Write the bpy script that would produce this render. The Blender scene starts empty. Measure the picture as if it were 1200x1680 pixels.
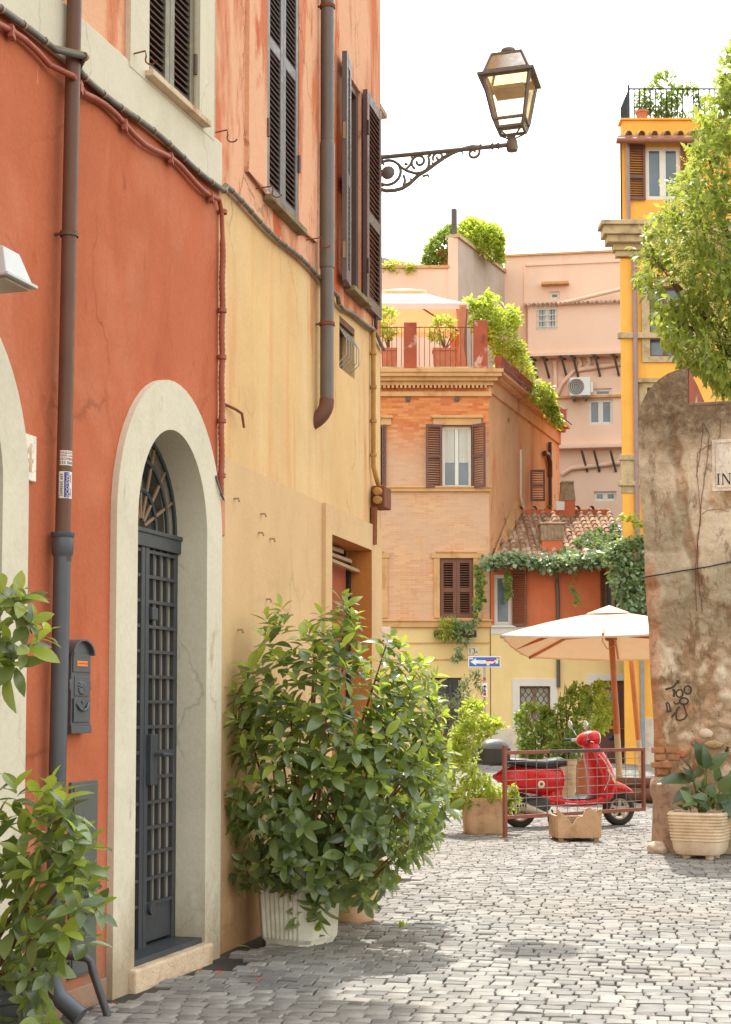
import bpy, bmesh, math, random
from mathutils import Vector, Matrix
from mathutils.geometry import tessellate_polygon
R = random.Random(7)
rad = math.radians
sc = bpy.context.scene
col = sc.collection

# ------------------------------------------------------------------ camera
F = 2600.0; EYE = 1.45; PITCH = rad(3.5); HORIZON = 1160.0
YP = HORIZON - F * math.tan(PITCH)
cam_d = bpy.data.cameras.new('camera'); cam = bpy.data.objects.new('camera', cam_d); col.objects.link(cam)
cam.location = (0, 0, EYE); cam.rotation_euler = (math.pi / 2 + PITCH, 0, 0)
cam_d.sensor_fit = 'HORIZONTAL'; cam_d.sensor_width = 36; cam_d.lens = 36 * F / 1200
cam_d.shift_y = (YP - 840) / 1200 ; cam_d.clip_start = 0.1; cam_d.clip_end = 2000
sc.camera = cam
# ------------------------------------------------------------------ sky, sun, exposure
SUN_EL = 62.0; SUN_AZ = 3.0      # azimuth: degrees right of the view direction (+Y)
w = bpy.data.worlds.new('World'); sc.world = w; w.use_nodes = True
nt = w.node_tree; nt.nodes.clear()
sky = nt.nodes.new('ShaderNodeTexSky'); sky.sky_type = 'NISHITA'; sky.sun_disc = False
sky.sun_elevation = rad(SUN_EL); sky.sun_rotation = rad(SUN_AZ)
sky.air_density = 3.5; sky.dust_density = 1.0; sky.ozone_density = 3.0
bg = nt.nodes.new('ShaderNodeBackground'); bg.inputs[1].default_value = 0.15
out = nt.nodes.new('ShaderNodeOutputWorld')
hs = nt.nodes.new('ShaderNodeHueSaturation'); hs.inputs['Saturation'].default_value = 0.3
nt.links.new(sky.outputs[0], hs.inputs['Color'])
nt.links.new(hs.outputs[0], bg.inputs[0]); nt.links.new(bg.outputs[0], out.inputs[0])
sd = bpy.data.lights.new('sun', 'SUN'); sun = bpy.data.objects.new('sun', sd); col.objects.link(sun)
sd.energy = 2.0; sd.angle = rad(0.55); sd.color = (1.0, 0.95, 0.87)
_dir = Vector((math.sin(rad(SUN_AZ)) * math.cos(rad(SUN_EL)), math.cos(rad(SUN_AZ)) * math.cos(rad(SUN_EL)), math.sin(rad(SUN_EL))))
sun.rotation_euler = _dir.to_track_quat('Z', 'Y').to_euler(); sun.location = (0, 20, 40)
sc.view_settings.view_transform = 'Standard'; sc.view_settings.look = 'None'
sc.view_settings.exposure = 1.42; sc.view_settings.gamma = 1.0; sc.view_settings.use_curve_mapping = False
sc.cycles.use_denoising = True
sc.cycles.max_bounces = 8; sc.cycles.transparent_max_bounces = 16

# ------------------------------------------------------------------ picking: photo pixel -> point at a real distance
def ray(px, py):
    u = (px - 600) / F; v = (YP - py) / F
    c = math.cos(PITCH) - v * math.sin(PITCH)
    return u / c, (math.sin(PITCH) + v * math.cos(PITCH)) / c
def P(px, py, Y):
    u, k = ray(px, py); return Vector((u * Y, Y, EYE + k * Y))
def G(px, py):                      # point on the ground
    u, k = ray(px, py); Y = -EYE / k; return Vector((u * Y, Y, 0))

class Frame:
    """A vertical plane: local x along it, local y into it, z up."""
    def __init__(s, x, y, rz):
        s.x, s.y, s.rz = x, y, rz
        s.d = (math.cos(rz), math.sin(rz)); s.i = (-math.sin(rz), math.cos(rz))
    def hit(s, px, py, off=0.0):
        u, k = ray(px, py)
        t = (-off + s.x * s.i[0] + s.y * s.i[1]) / (u * s.i[0] + s.i[1])
        return ((u * t - s.x) * s.d[0] + (t - s.y) * s.d[1], EYE + k * t)
    def s(s, px, py=900, off=0.0): return s.hit(px, py, off)[0]
    def z(s, px, py, off=0.0): return s.hit(px, py, off)[1]
    def w(s, a, y, z): return Vector((s.x + a * s.d[0] + y * s.i[0], s.y + a * s.d[1] + y * s.i[1], z))

# ------------------------------------------------------------------ colours and materials
def S(r, g, b):
    f = lambda c: (c / 255) / 12.92 if c <= 10.3 else ((c / 255 + 0.055) / 1.055) ** 2.4
    return (f(r), f(g), f(b), 1)
def sc_(c, k): return (min(1, c[0] * k), min(1, c[1] * k), min(1, c[2] * k), 1)

class NT:
    def __init__(s, name):
        s.mat = bpy.data.materials.new(name); s.mat.use_nodes = True
        s.t = s.mat.node_tree; s.t.nodes.clear()
        s.out = s.t.nodes.new('ShaderNodeOutputMaterial')
        s._tc = None
    def n(s, kind, ins=None, **kw):
        nd = s.t.nodes.new('ShaderNode' + kind)
        for k, v in kw.items(): setattr(nd, k, v)
        for k, v in (ins or {}).items(): s.set(nd.inputs[k], v)
        return nd
    def set(s, sock, v):
        if hasattr(v, 'is_output'): s.t.links.new(v, sock)
        else: sock.default_value = v
    def tc(s, kind='Object'):
        if s._tc is None: s._tc = s.n('TexCoord')
        return s._tc.outputs[kind]
    def map(s, scale=(1, 1, 1), vec=None, loc=(0, 0, 0), rot=(0, 0, 0)):
        return s.n('Mapping', {'Vector': vec or s.tc(), 'Scale': scale, 'Location': loc, 'Rotation': rot}).outputs[0]
    def noise(s, scale, detail=5, rough=0.6, vec=None, dist=0.0):
        return s.n('TexNoise', {'Vector': vec or s.tc(), 'Scale': scale, 'Detail': detail, 'Roughness': rough, 'Distortion': dist}).outputs['Fac']
    def ramp(s, fac, stops):
        r = s.n('ValToRGB', {'Fac': fac}); e = r.color_ramp.elements
        while len(e) < len(stops): e.new(0.5)
        for el, (p, c) in zip(e, stops):
            el.position = p; el.color = c if not isinstance(c, (int, float)) else (c, c, c, 1)
        return r.outputs[0]
    def mix(s, fac, a, b, mode='MIX'):
        m = s.n('Mix', data_type='RGBA', blend_type=mode)
        s.set(m.inputs[0], fac); s.set(m.inputs[6], a); s.set(m.inputs[7], b)
        return m.outputs[2]
    def math(s, op, a, b=0.0):
        m = s.n('Math', operation=op); s.set(m.inputs[0], a); s.set(m.inputs[1], b); return m.outputs[0]
    def bump(s, h, strength=0.3, dist=0.01):
        return s.n('Bump', {'Height': h, 'Strength': strength, 'Distance': dist}).outputs[0]
    def pbr(s, color, rough=0.8, normal=None, **kw):
        b = s.n('BsdfPrincipled', {'Base Color': color, 'Roughness': rough})
        if normal is not None: s.set(b.inputs['Normal'], normal)
        for k, v in kw.items(): s.set(b.inputs[k.replace('_', ' ')], v)
        s.t.links.new(b.outputs[0], s.out.inputs[0]); return b

def stucco(name, base, patches=(), var=0.16, scale=1.4, rough=0.92, bump=0.25, grain=45, cracks=0.0, crack_scale=1.1, damp=None):
    """Plaster: slow tone drift, then patches (colour, noise scale, (sx,sy,sz) stretch, threshold, softness, amount), grain relief."""
    n = NT(name)
    c = n.ramp(n.noise(scale, 7, 0.62), [(0.3, sc_(base, 1 - var)), (0.52, base), (0.72, sc_(base, 1 + var * 0.8))])
    for i, (pc, ps, st, th, so, am) in enumerate(patches):
        f = n.noise(ps, 6, 0.62, n.map(st, loc=(i * 7.3, i * 3.1, i * 1.7)), 0.3)
        f = n.ramp(f, [(th, 0.0), (min(1, th + so), am)])
        c = n.mix(f, c, pc)
    ck = None
    if damp:                                     # splash dirt with a ragged upper edge near the paving
        z_ = n.n('SeparateXYZ', {0: n.tc()}).outputs[2]
        dm_ = n.n('MapRange', {0: n.math('ADD', z_, n.math('MULTIPLY', n.noise(2.4, 7, 0.7, n.map((1, 1, 0.6))), -damp[1] * 2.2)), 1: -damp[1] * 0.2, 2: -damp[1] * 0.9, 3: 0.0, 4: damp[2]}).outputs[0]
        c = n.mix(dm_, c, damp[0])
    if cracks:
        wv_ = n.n('VectorMath', {0: n.tc(), 1: n.n('VectorMath', {0: n.n('TexNoise', {'Vector': n.tc(), 'Scale': 3.0, 'Detail': 7.0}).outputs['Color'], 1: (.5, .5, .5)}, operation='MULTIPLY').outputs[0]}, operation='ADD').outputs[0]
        e_ = n.n('TexVoronoi', {'Vector': n.map((1.3, 1, 0.7), wv_), 'Scale': crack_scale}, feature='DISTANCE_TO_EDGE').outputs['Distance']
        ck = n.math('MULTIPLY', n.ramp(e_, [(0.0, 1.0), (0.014, 0.0)]), n.ramp(n.noise(0.8, 3, 0.5, n.map((1, 1, 1), loc=(5, 5, 2))), [(0.50, 0.0), (0.60, cracks)]))
        c = n.mix(ck, c, sc_(base, 0.35))
    fine = n.noise(grain, 4, 0.7)
    c = n.mix(0.22, c, n.ramp(fine, [(0.25, 0.25), (0.75, 0.75)]), 'OVERLAY')
    h = n.math('ADD', n.math('MULTIPLY', fine, 0.4), n.noise(6, 5, 0.6))
    if ck is not None: h = n.math('SUBTRACT', h, n.math('MULTIPLY', ck, 1.5))
    n.pbr(c, rough, n.bump(h, bump, 0.012), Specular_IOR_Level=0.25)
    return n.mat
def paint(name, base, rough=0.5, var=0.12, scale=6, metallic=0.0, wear=None, bump=0.06, spec=0.5, coat=0.0, wth=0.62):
    n = NT(name)
    f = n.noise(scale, 5, 0.6)
    c = n.ramp(f, [(0.3, sc_(base, 1 - var)), (0.7, sc_(base, 1 + var))])
    if wear:
        c = n.mix(n.ramp(n.noise(scale * 3.1, 7, 0.7), [(wth, 0.0), (wth + 0.1, 0.85)]), c, wear)
    r = n.ramp(n.noise(scale * 4, 4), [(0.3, max(0.03, rough - 0.1)), (0.7, min(1, rough + 0.12))])
    n.pbr(c, r, n.bump(n.noise(scale * 9, 4), bump, 0.004), Metallic=metallic, Specular_IOR_Level=spec, Coat_Weight=coat, Coat_Roughness=0.06)
    return n.mat
def stone(name, base, dark, scale=5, rough=0.85, bump=0.5, veins=None):
    n = NT(name)
    c = n.ramp(n.noise(scale, 8, 0.68), [(0.28, dark), (0.5, base), (0.75, sc_(base, 1.18))])
    pits = n.ramp(n.n('TexVoronoi', {'Vector': n.tc(), 'Scale': scale * 7}).outputs['Distance'], [(0.05, 0.0), (0.35, 1.0)])
    c = n.mix(n.math('MULTIPLY', n.math('SUBTRACT', 1.0, pits), 0.3), c, dark)
    if veins: c = n.mix(n.ramp(n.noise(scale * 0.7, 8, 0.7, None, 1.5), [(0.48, 0.0), (0.5, 0.5), (0.53, 0.0)]), c, veins)
    h = n.math('ADD', n.noise(scale * 6, 6, 0.7), n.math('MULTIPLY', pits, 0.5))
    n.pbr(c, rough, n.bump(h, bump, 0.012), Specular_IOR_Level=0.3)
    return n.mat
def leafmat(name, dark, light, trans, gloss=0.35, tfac=0.35, spec=0.5):
    n = NT(name)
    rnd = n.math('FRACT', n.math('ADD', n.n('NewGeometry').outputs['Random Per Island'], n.n('ObjectInfo').outputs['Random']))
    c = n.ramp(rnd, [(0.0, dark), (0.55, sc_(light, 0.75)), (1.0, light)])
    c = n.mix(0.25, c, n.ramp(n.noise(30, 3), [(0.3, 0.3), (0.7, 0.7)]), 'OVERLAY')
    b = n.n('BsdfPrincipled', {'Base Color': c, 'Roughness': gloss, 'Specular IOR Level': spec})
    t = n.n('BsdfTranslucent', {'Color': n.mix(0.5, trans, n.mix(1.0, c, (2.2, 2.2, 1.2, 1), 'MULTIPLY'))})
    m = n.n('MixShader', {0: tfac}); n.t.links.new(b.outputs[0], m.inputs[1]); n.t.links.new(t.outputs[0], m.inputs[2])
    n.t.links.new(m.outputs[0], n.out.inputs[0])
    return n.mat
def glassmat(name, tint, opac=0.25, rough=0.05, body=None):
    """Thin pane: see-through tinted, part reflecting, part dirt film."""
    n = NT(name)
    tr = n.n('BsdfTransparent', {'Color': tint})
    gl = n.n('BsdfGlossy', {'Color': (1, 1, 1, 1), 'Roughness': rough})
    df = n.n('BsdfTranslucent', {'Color': body or tint})
    fr = n.n('Fresnel', {'IOR': 1.5})
    m1 = n.n('MixShader', {0: fr.outputs[0]}); n.t.links.new(tr.outputs[0], m1.inputs[1]); n.t.links.new(gl.outputs[0], m1.inputs[2])
    dirt = n.ramp(n.noise(9, 6, 0.65), [(0.3, opac * 0.6), (0.75, min(1, opac * 1.5))])
    m2 = n.n('MixShader', {0: dirt}); n.t.links.new(m1.outputs[0], m2.inputs[1]); n.t.links.new(df.outputs[0], m2.inputs[2])
    n.t.links.new(m2.outputs[0], n.out.inputs[0])
    return n.mat
def clothmat(name, base, trans, tfac=0.4):
    n = NT(name)
    c = n.ramp(n.noise(5, 5), [(0.3, sc_(base, 0.92)), (0.7, base)])
    wv = n.n('TexWave', {'Vector': n.tc(), 'Scale': 90.0, 'Distortion': 1.0}).outputs['Fac']
    b = n.n('BsdfPrincipled', {'Base Color': c, 'Roughness': 0.9, 'Specular IOR Level': 0.1, 'Normal': n.bump(n.math('ADD', n.math('MULTIPLY', wv, 0.2), n.noise(7, 4)), 0.25, 0.02)})
    t = n.n('BsdfTranslucent', {'Color': trans})
    m = n.n('MixShader', {0: tfac}); n.t.links.new(b.outputs[0], m.inputs[1]); n.t.links.new(t.outputs[0], m.inputs[2])
    n.t.links.new(m.outputs[0], n.out.inputs[0]); return n.mat

# ------------------------------------------------------------------ mesh building
class MB:
    def __init__(s): s.v = []; s.f = []
    def add(s, vs, fs, M=None):
        k = len(s.v)
        s.v += [tuple(M @ Vector(v)) if M else tuple(v) for v in vs]
        s.f += [tuple(i + k for i in f) for f in fs]; return s
    def box(s, a, b, M=None):
        (x0, y0, z0), (x1, y1, z1) = a, b
        return s.add([(x0, y0, z0), (x1, y0, z0), (x1, y1, z0), (x0, y1, z0), (x0, y0, z1), (x1, y0, z1), (x1, y1, z1), (x0, y1, z1)],
                     [(0, 3, 2, 1), (4, 5, 6, 7), (0, 1, 5, 4), (1, 2, 6, 5), (2, 3, 7, 6), (3, 0, 4, 7)], M)
    def bar(s, p, q, wa, wb, up=(0, 0, 1), M=None):
        """Box-section bar from p to q, widths wa (sideways) and wb (along up)."""
        p, q = Vector(p), Vector(q); t = (q - p).normalized(); a = t.cross(Vector(up))
        if a.length < 1e-4: a = t.cross(Vector((1, 0, 0)))
        a.normalize(); b = a.cross(t).normalized(); a = a * wa / 2; b = b * wb / 2
        return s.add([p - a - b, p + a - b, p + a + b, p - a + b, q - a - b, q + a - b, q + a + b, q - a + b],
                     [(0, 1, 2, 3), (7, 6, 5, 4), (0, 4, 5, 1), (1, 5, 6, 2), (2, 6, 7, 3), (3, 7, 4, 0)], M)
    def prism(s, poly, y0, y1, M=None):
        """Polygon in (x,z) extruded along y."""
        n = len(poly)
        vs = [(x, y0, z) for x, z in poly] + [(x, y1, z) for x, z in poly]
        fs = [tuple(range(n)), tuple(range(2 * n - 1, n - 1, -1))] + [(i, i + n, (i + 1) % n + n, (i + 1) % n) for i in range(n)]
        return s.add(vs, fs, M)
    def slab(s, poly, z0, z1, M=None):
        """Polygon in (x,y) extruded along z."""
        n = len(poly)
        vs = [(x, y, z0) for x, y in poly] + [(x, y, z1) for x, y in poly]
        fs = [tuple(range(n - 1, -1, -1)), tuple(range(n, 2 * n))] + [(i, (i + 1) % n, (i + 1) % n + n, i + n) for i in range(n)]
        return s.add(vs, fs, M)
    def tube(s, pts, r, n=8, caps=True, M=None):
        pts = [Vector(p) for p in pts]; rs = r if isinstance(r, (list, tuple)) else [r] * len(pts)
        vs = []; a = None
        for i, p in enumerate(pts):
            t = (pts[min(i + 1, len(pts) - 1)] - pts[max(i - 1, 0)])
            t = t.normalized() if t.length > 1e-9 else Vector((0, 0, 1))
            if a is None:
                a = t.cross(Vector((0, 0, 1)))
                if a.length < 1e-3: a = t.cross(Vector((1, 0, 0)))
            a = (a - t * a.dot(t))
            if a.length < 1e-6: a = t.orthogonal()
            a.normalize(); b = t.cross(a)
            vs += [p + (a * math.cos(2 * math.pi * j / n) + b * math.sin(2 * math.pi * j / n)) * rs[i] for j in range(n)]
        fs = [(i * n + j, i * n + (j + 1) % n, (i + 1) * n + (j + 1) % n, (i + 1) * n + j) for i in range(len(pts) - 1) for j in range(n)]
        if caps: fs += [tuple(range(n - 1, -1, -1)), tuple(range((len(pts) - 1) * n, len(pts) * n))]
        return s.add(vs, fs, M)
    def loft(s, rings, caps=True, M=None, closed=True):
        n = len(rings[0]); vs = [v for r in rings for v in r]
        m = n if closed else n - 1
        fs = [(i * n + j, i * n + (j + 1) % n, (i + 1) * n + (j + 1) % n, (i + 1) * n + j) for i in range(len(rings) - 1) for j in range(m)]
        if caps: fs += [tuple(range(n - 1, -1, -1)), tuple(range((len(rings) - 1) * n, len(rings) * n))]
        return s.add(vs, fs, M)
    def lathe(s, prof, n=20, M=None, caps=True):
        return s.loft([[(r * math.cos(2 * math.pi * j / n), r * math.sin(2 * math.pi * j / n), z) for j in range(n)] for r, z in prof], caps, M)
    def wallpoly(s, outer, holes=(), y=0.0, reveal=0.0):
        """Face in the xz-plane with holes cut out; reveals run back by `reveal`."""
        loops = [outer] + list(holes)
        flat = [p for lp in loops for p in lp]
        tris = tessellate_polygon([[Vector((x, z, 0)) for x, z in lp] for lp in loops])
        k = len(s.v); s.v += [(x, y, z) for x, z in flat]; s.f += [tuple(i + k for i in t) for t in tris]
        if reveal:
            for lp in holes:
                n = len(lp); k = len(s.v)
                s.v += [(x, y, z) for x, z in lp] + [(x, y + reveal, z) for x, z in lp]
                s.f += [(k + i, k + (i + 1) % n, k + (i + 1) % n + n, k + i + n) for i in range(n)]
        return s
    def mesh(s, name, mat=None, smooth=None):
        me = bpy.data.meshes.new(name); me.from_pydata(s.v, [], s.f)
        if len(s.f) < 30000:
            bm = bmesh.new(); bm.from_mesh(me); bmesh.ops.recalc_face_normals(bm, faces=bm.faces); bm.to_mesh(me); bm.free()
        if mat: me.materials.append(mat)
        if smooth is not None:
            me.shade_smooth(); me.set_sharp_from_angle(angle=rad(smooth))
        return me
    def build(s, name, mat, parent=None, smooth=None, bevel=0.0, kind=None, loc=None, rot=None, label=None):
        return link(name, s.mesh(name, mat, smooth), parent, bevel, kind, loc, rot, label)
def link(name, me, parent=None, bevel=0.0, kind=None, loc=None, rot=None, label=None):
    o = bpy.data.objects.new(name, me); col.objects.link(o)
    if parent is not None: o.parent = parent
    if loc is not None: o.location = loc
    if rot is not None: o.rotation_euler = rot
    if bevel:
        m = o.modifiers.new('bevel', 'BEVEL'); m.width = bevel; m.segments = 2; m.limit_method = 'ANGLE'; m.angle_limit = rad(40)
    if kind: o['kind'] = kind
    if label: o['label'] = label
    return o
def tag(o, label, cat, group=None):
    o['label'] = label; o['category'] = cat
    if group: o['group'] = group
    return o
def thing(name, label, cat, loc=(0, 0, 0), rz=0.0, group=None, rot=None):
    o = bpy.data.objects.new(name, None); col.objects.link(o); o.empty_display_size = 0.1
    o.location = loc; o.rotation_euler = rot or (0, 0, rz)
    return tag(o, label, cat, group)
def framething(fr, name, label, cat, group=None): return thing(name, label, cat, (fr.x, fr.y, 0), fr.rz, group)
def rect(x0, z0, x1, z1): return [(x0, z0), (x1, z0), (x1, z1), (x0, z1)]
def T(loc=(0, 0, 0), rot=(0, 0, 0), s=1.0):
    from mathutils import Euler
    return Matrix.LocRotScale(Vector(loc), Euler(rot), Vector((s, s, s)) if not isinstance(s, tuple) else Vector(s))
def text_mesh(txt, size, mat, depth=0.001, align='LEFT', shear=0.0):
    cu = bpy.data.curves.new('lettering', 'FONT'); cu.body = txt; cu.size = size; cu.extrude = depth; cu.align_x = align; cu.shear = shear
    o = bpy.data.objects.new('lettering', cu); col.objects.link(o)
    me = bpy.data.meshes.new_from_object(o.evaluated_get(bpy.context.evaluated_depsgraph_get()))
    bpy.data.objects.remove(o); bpy.data.curves.remove(cu)
    me.materials.clear(); me.materials.append(mat); return me
def superring(cx, cz, hx, hz, n=20, e=2.6, y=None, axis='x'):
    out = []
    for j in range(n):
        a = 2 * math.pi * j / n; c, s_ = math.cos(a), math.sin(a)
        p = math.copysign(abs(c) ** (2 / e), c) * hx + cx; q = math.copysign(abs(s_) ** (2 / e), s_) * hz + cz
        out.append((p, q))
    return out

M = {}
M['terracotta'] = stucco('terracotta_plaster', S(190, 104, 70), [(S(206, 134, 102), 1.3, (1, 1, 0.6), 0.50, 0.2, 0.65), (S(172, 86, 54), 2.2, (1.4, 1, 0.4), 0.55, 0.16, 0.6), (S(150, 76, 50), 5.0, (1.6, 1, 0.45), 0.62, 0.08, 0.5), (S(222, 156, 122), 7.0, (1.8, 1, 0.5), 0.68, 0.05, 0.45), (S(112, 60, 44), 3.2, (1, 1, 0.8), 0.70, 0.07, 0.55)], var=0.14, cracks=0.45, crack_scale=0.7, damp=(S(140, 108, 88), .42, .75), bump=0.35)
M['upper_red'] = stucco('weathered_orange_plaster', S(205, 118, 78), [(S(230, 176, 140), 1.5, (1.3, 1, 0.35), 0.44, 0.1, 0.9), (S(198, 92, 52), 1.7, (1.6, 1, 0.4), 0.54, 0.06, 0.9), (S(168, 120, 96), 2.6, (1.2, 1, 0.8), 0.62, 0.1, 0.6), (S(104, 66, 50), 3.2, (1.6, 1, 0.7), 0.70, 0.06, 0.7), (S(236, 208, 182), 2.4, (2.2, 1, 0.4), 0.66, 0.06, 0.7)], bump=0.6, cracks=0.5, crack_scale=0.9)
M['cream'] = stucco('cream_plaster', S(214, 203, 180), [(S(190, 176, 148), 1.6, (1, 1, 0.6), 0.55, 0.2, 0.6), (S(226, 216, 196), 2.5, (1, 1, 1), 0.55, 0.2, 0.5), (S(168, 146, 112), 4.5, (1.4, 1, 0.5), 0.64, 0.08, 0.6)], var=0.09, cracks=0.35, crack_scale=1.0, damp=(S(160, 138, 108), .55, .8))
M['yellow'] = stucco('yellow_plaster', S(222, 182, 128), [(S(230, 200, 156), 1.2, (1.6, 1, 0.25), 0.48, 0.25, 0.7), (S(216, 148, 92), 1.7, (2.4, 1, 0.18), 0.54, 0.14, 0.65), (S(204, 122, 74), 2.2, (3, 1, 0.35), 0.61, 0.08, 0.7), (S(176, 132, 86), 4.0, (2.6, 1, 0.3), 0.68, 0.06, 0.5), (S(248, 232, 200), 9.0, (5, 1, 0.25), 0.70, 0.03, 0.8)], var=0.12, cracks=0.5, crack_scale=0.8, bump=0.35)
M['tan'] = stucco('tan_plaster', S(214, 176, 130), [(S(226, 192, 150), 1.0, (1, 1, 0.4), 0.5, 0.25, 0.6), (S(196, 146, 96), 1.6, (1.6, 1, 0.3), 0.58, 0.18, 0.6), (S(164, 118, 76), 6.0, (1.5, 1, 0.6), 0.70, 0.05, 0.5), (S(240, 218, 186), 8.0, (4, 1, 0.3), 0.70, 0.03, 0.7)], var=0.1, cracks=0.3, crack_scale=0.6, damp=(S(150, 110, 74), .6, .8))
M['ochre_reveal'] = stucco('ochre_plaster', S(190, 122, 62), (), var=0.1)
M['brown_shutter'] = paint('brown_shutter_paint', S(104, 76, 70), 0.45, wear=S(150, 110, 80), wth=0.72)
M['grey_shutter'] = paint('grey_shutter_paint', S(104, 92, 90), 0.45, wear=S(140, 120, 60), wth=0.70)
M['olive_shutter'] = paint('olive_stained_paint', S(118, 106, 84), 0.5, wear=S(136, 124, 60), wth=0.55)
M['travertine'] = stone('travertine', S(214, 188, 158), S(170, 130, 98), 6)
M['iron'] = paint('dark_iron', S(72, 74, 78), 0.5, metallic=0.3, wear=S(110, 100, 92), wth=0.7)
M['castiron'] = paint('grey_cast_iron', S(86, 88, 92), 0.45, metallic=0.25, var=0.15, scale=5)
M['brownpipe'] = paint('brown_painted_pipe', S(106, 74, 58), 0.45, spec=0.3, var=0.12, scale=4, wear=S(140, 120, 104), wth=0.75)
M['greypipe'] = paint('grey_brown_painted_pipe', S(104, 92, 84), 0.4, var=0.16, scale=4, wear=S(96, 62, 46), wth=0.66)
M['rust'] = paint('rust', S(128, 72, 44), 0.85, var=0.3, scale=14)
M['black'] = paint('black_rubber', S(30, 30, 32), 0.6)
M['blackcable'] = paint('black_cable', S(104, 98, 88), 0.55, var=0.25, wear=S(140, 132, 112), wth=0.6)
M['redcable'] = paint('red_brown_conduit', S(158, 80, 54), 0.55, var=0.12)
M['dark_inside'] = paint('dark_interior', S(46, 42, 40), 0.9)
M['white_paint'] = paint('white_paint', S(232, 230, 224), 0.5, var=0.04, scale=3)
M['marble'] = stone('marble', S(238, 228, 210), S(206, 192, 172), 3, 0.5, 0.1, S(176, 160, 140))
M['lettering'] = paint('dark_lettering', S(52, 46, 42), 0.7)
M['soil'] = stone('soil', S(74, 58, 44), S(40, 30, 24), 12, 0.95, 0.8)
# ================================================================== ground and cobbles
n = NT('street_bed')
c = n.ramp(n.noise(1.3, 7, 0.65), [(0.3, S(52, 48, 44)), (0.55, S(76, 70, 63)), (0.8, S(102, 94, 84))])
n.pbr(c, 0.95, n.bump(n.noise(40, 6, 0.7), 0.6, 0.01), Specular_IOR_Level=0.2)
M['bed'] = n.mat
n = NT('cobble_stone')
g = n.n('NewGeometry'); oi = n.n('ObjectInfo')
rnd = n.math('FRACT', n.math('ADD', g.outputs['Random Per Island'], oi.outputs['Random']))
c = n.ramp(rnd, [(0.0, S(108, 105, 101)), (0.5, S(133, 129, 123)), (1.0, S(155, 150, 142))])
c = n.mix(n.ramp(n.noise(0.5, 6, 0.6, g.outputs['Position']), [(0.46, 0.0), (0.7, 0.45)]), c, S(134, 120, 105))
c = n.mix(n.ramp(n.noise(2.2, 6, 0.7, g.outputs['Position']), [(0.55, 0.0), (0.7, 0.5)]), c, S(84, 78, 72))
fine = n.noise(70, 5, 0.7, g.outputs['Position'])
c = n.mix(0.35, c, n.ramp(fine, [(0.25, 0.2), (0.75, 0.8)]), 'OVERLAY')
n.pbr(c, n.ramp(n.noise(3, 4, 0.6, g.outputs['Position']), [(0.3, 0.42), (0.7, 0.68)]), n.bump(n.math('ADD', fine, n.noise(14, 4, 0.6, g.outputs['Position'])), 0.45, 0.008), Specular_IOR_Level=0.45)
M['cobble'] = n.mat
ground = MB().add([(-250, -60, -0.002), (250, -60, -0.002), (250, 400, -0.002), (-250, 400, -0.002)], [(0, 1, 2, 3)]).build('street', M['bed'])
ground['kind'] = 'structure'

def cobble_verts(w, l, rr):
    """A worn stone: irregular quad foot, inset cushioned top (local, centred)."""
    q = [(-w / 2, -l / 2), (w / 2, -l / 2), (w / 2, l / 2), (-w / 2, l / 2)]
    q = [(x + rr.uniform(-.006, .006), y + rr.uniform(-.006, .006)) for x, y in q]
    h = rr.uniform(0.010, 0.017); k = 0.93
    t1 = [(x * 0.97, y * 0.97, h * 0.66 + rr.uniform(-.0015, .0015)) for x, y in q]
    t2 = [(x * k * 0.93, y * k * 0.92, h + rr.uniform(-.0015, .0015)) for x, y in q]
    v = [(x, y, -0.02) for x, y in q] + t1 + t2
    f = [(i, (i + 1) % 4, (i + 1) % 4 + 4, i + 4) for i in range(4)] + [(i + 4, (i + 1) % 4 + 4, (i + 1) % 4 + 8, i + 8) for i in range(4)] + [(8, 9, 10, 11)]
    return v, f
rc = random.Random(21)
ANG = rad(-13); ca, sa = math.cos(ANG), math.sin(ANG)
def wall_x(y):                                    # the left houses' foot line
    return -0.877 + (0.3077 if y < 9.31 else 0.25) * (y - 9.31) if y < 13.5 else -2.5
stones = []
pitch = 0.102
for r in range(-80, 480):
    off = rc.uniform(0, 0.1); u = -14.0 + off
    v0 = r * pitch
    while u < 16:
        L = rc.uniform(0.085, 0.14); uc = u + L / 2; u += L
        wob = 0.10 * math.sin(uc * 0.55 + 0.3 * math.sin(v0 * .35)) + 0.025 * math.sin(uc * 2.1 + v0 * .9)
        x = uc * ca - (v0 + wob) * sa; y = uc * sa + (v0 + wob) * ca
        if y < 5.6 or y > 40.6: continue
        if x < wall_x(y) + (0.16 + 0.12 * math.sin(y * 5.1) * math.sin(y * 2.3) + rc.uniform(-.06, .06) if y < 13.4 else .02) or abs(x) > 0.30 * y + 1.2: continue
        if x > 3.0 and y > 15.6 - 0.36 * (x - 3.0) and y < 19 and x - 3.0 > 0.12 * (y - 15.6): continue
        if y > 28 and x > 8: continue
        stones.append((x, y, L - rc.uniform(0.002, 0.009), pitch - rc.uniform(0.002, 0.010)))
stones.sort(key=lambda q: q[1])
vis = [q for q in stones if abs(q[0]) < 0.232 * q[1] and q[1] > 7.0]
near = set(id(q) for q in vis[:300])
proto = []
for k in range(14):
    v, f = cobble_verts(0.108, 0.092, rc); proto.append(MB().add(v, f).mesh('cobble', M['cobble'], 50))
rest = MB()
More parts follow.
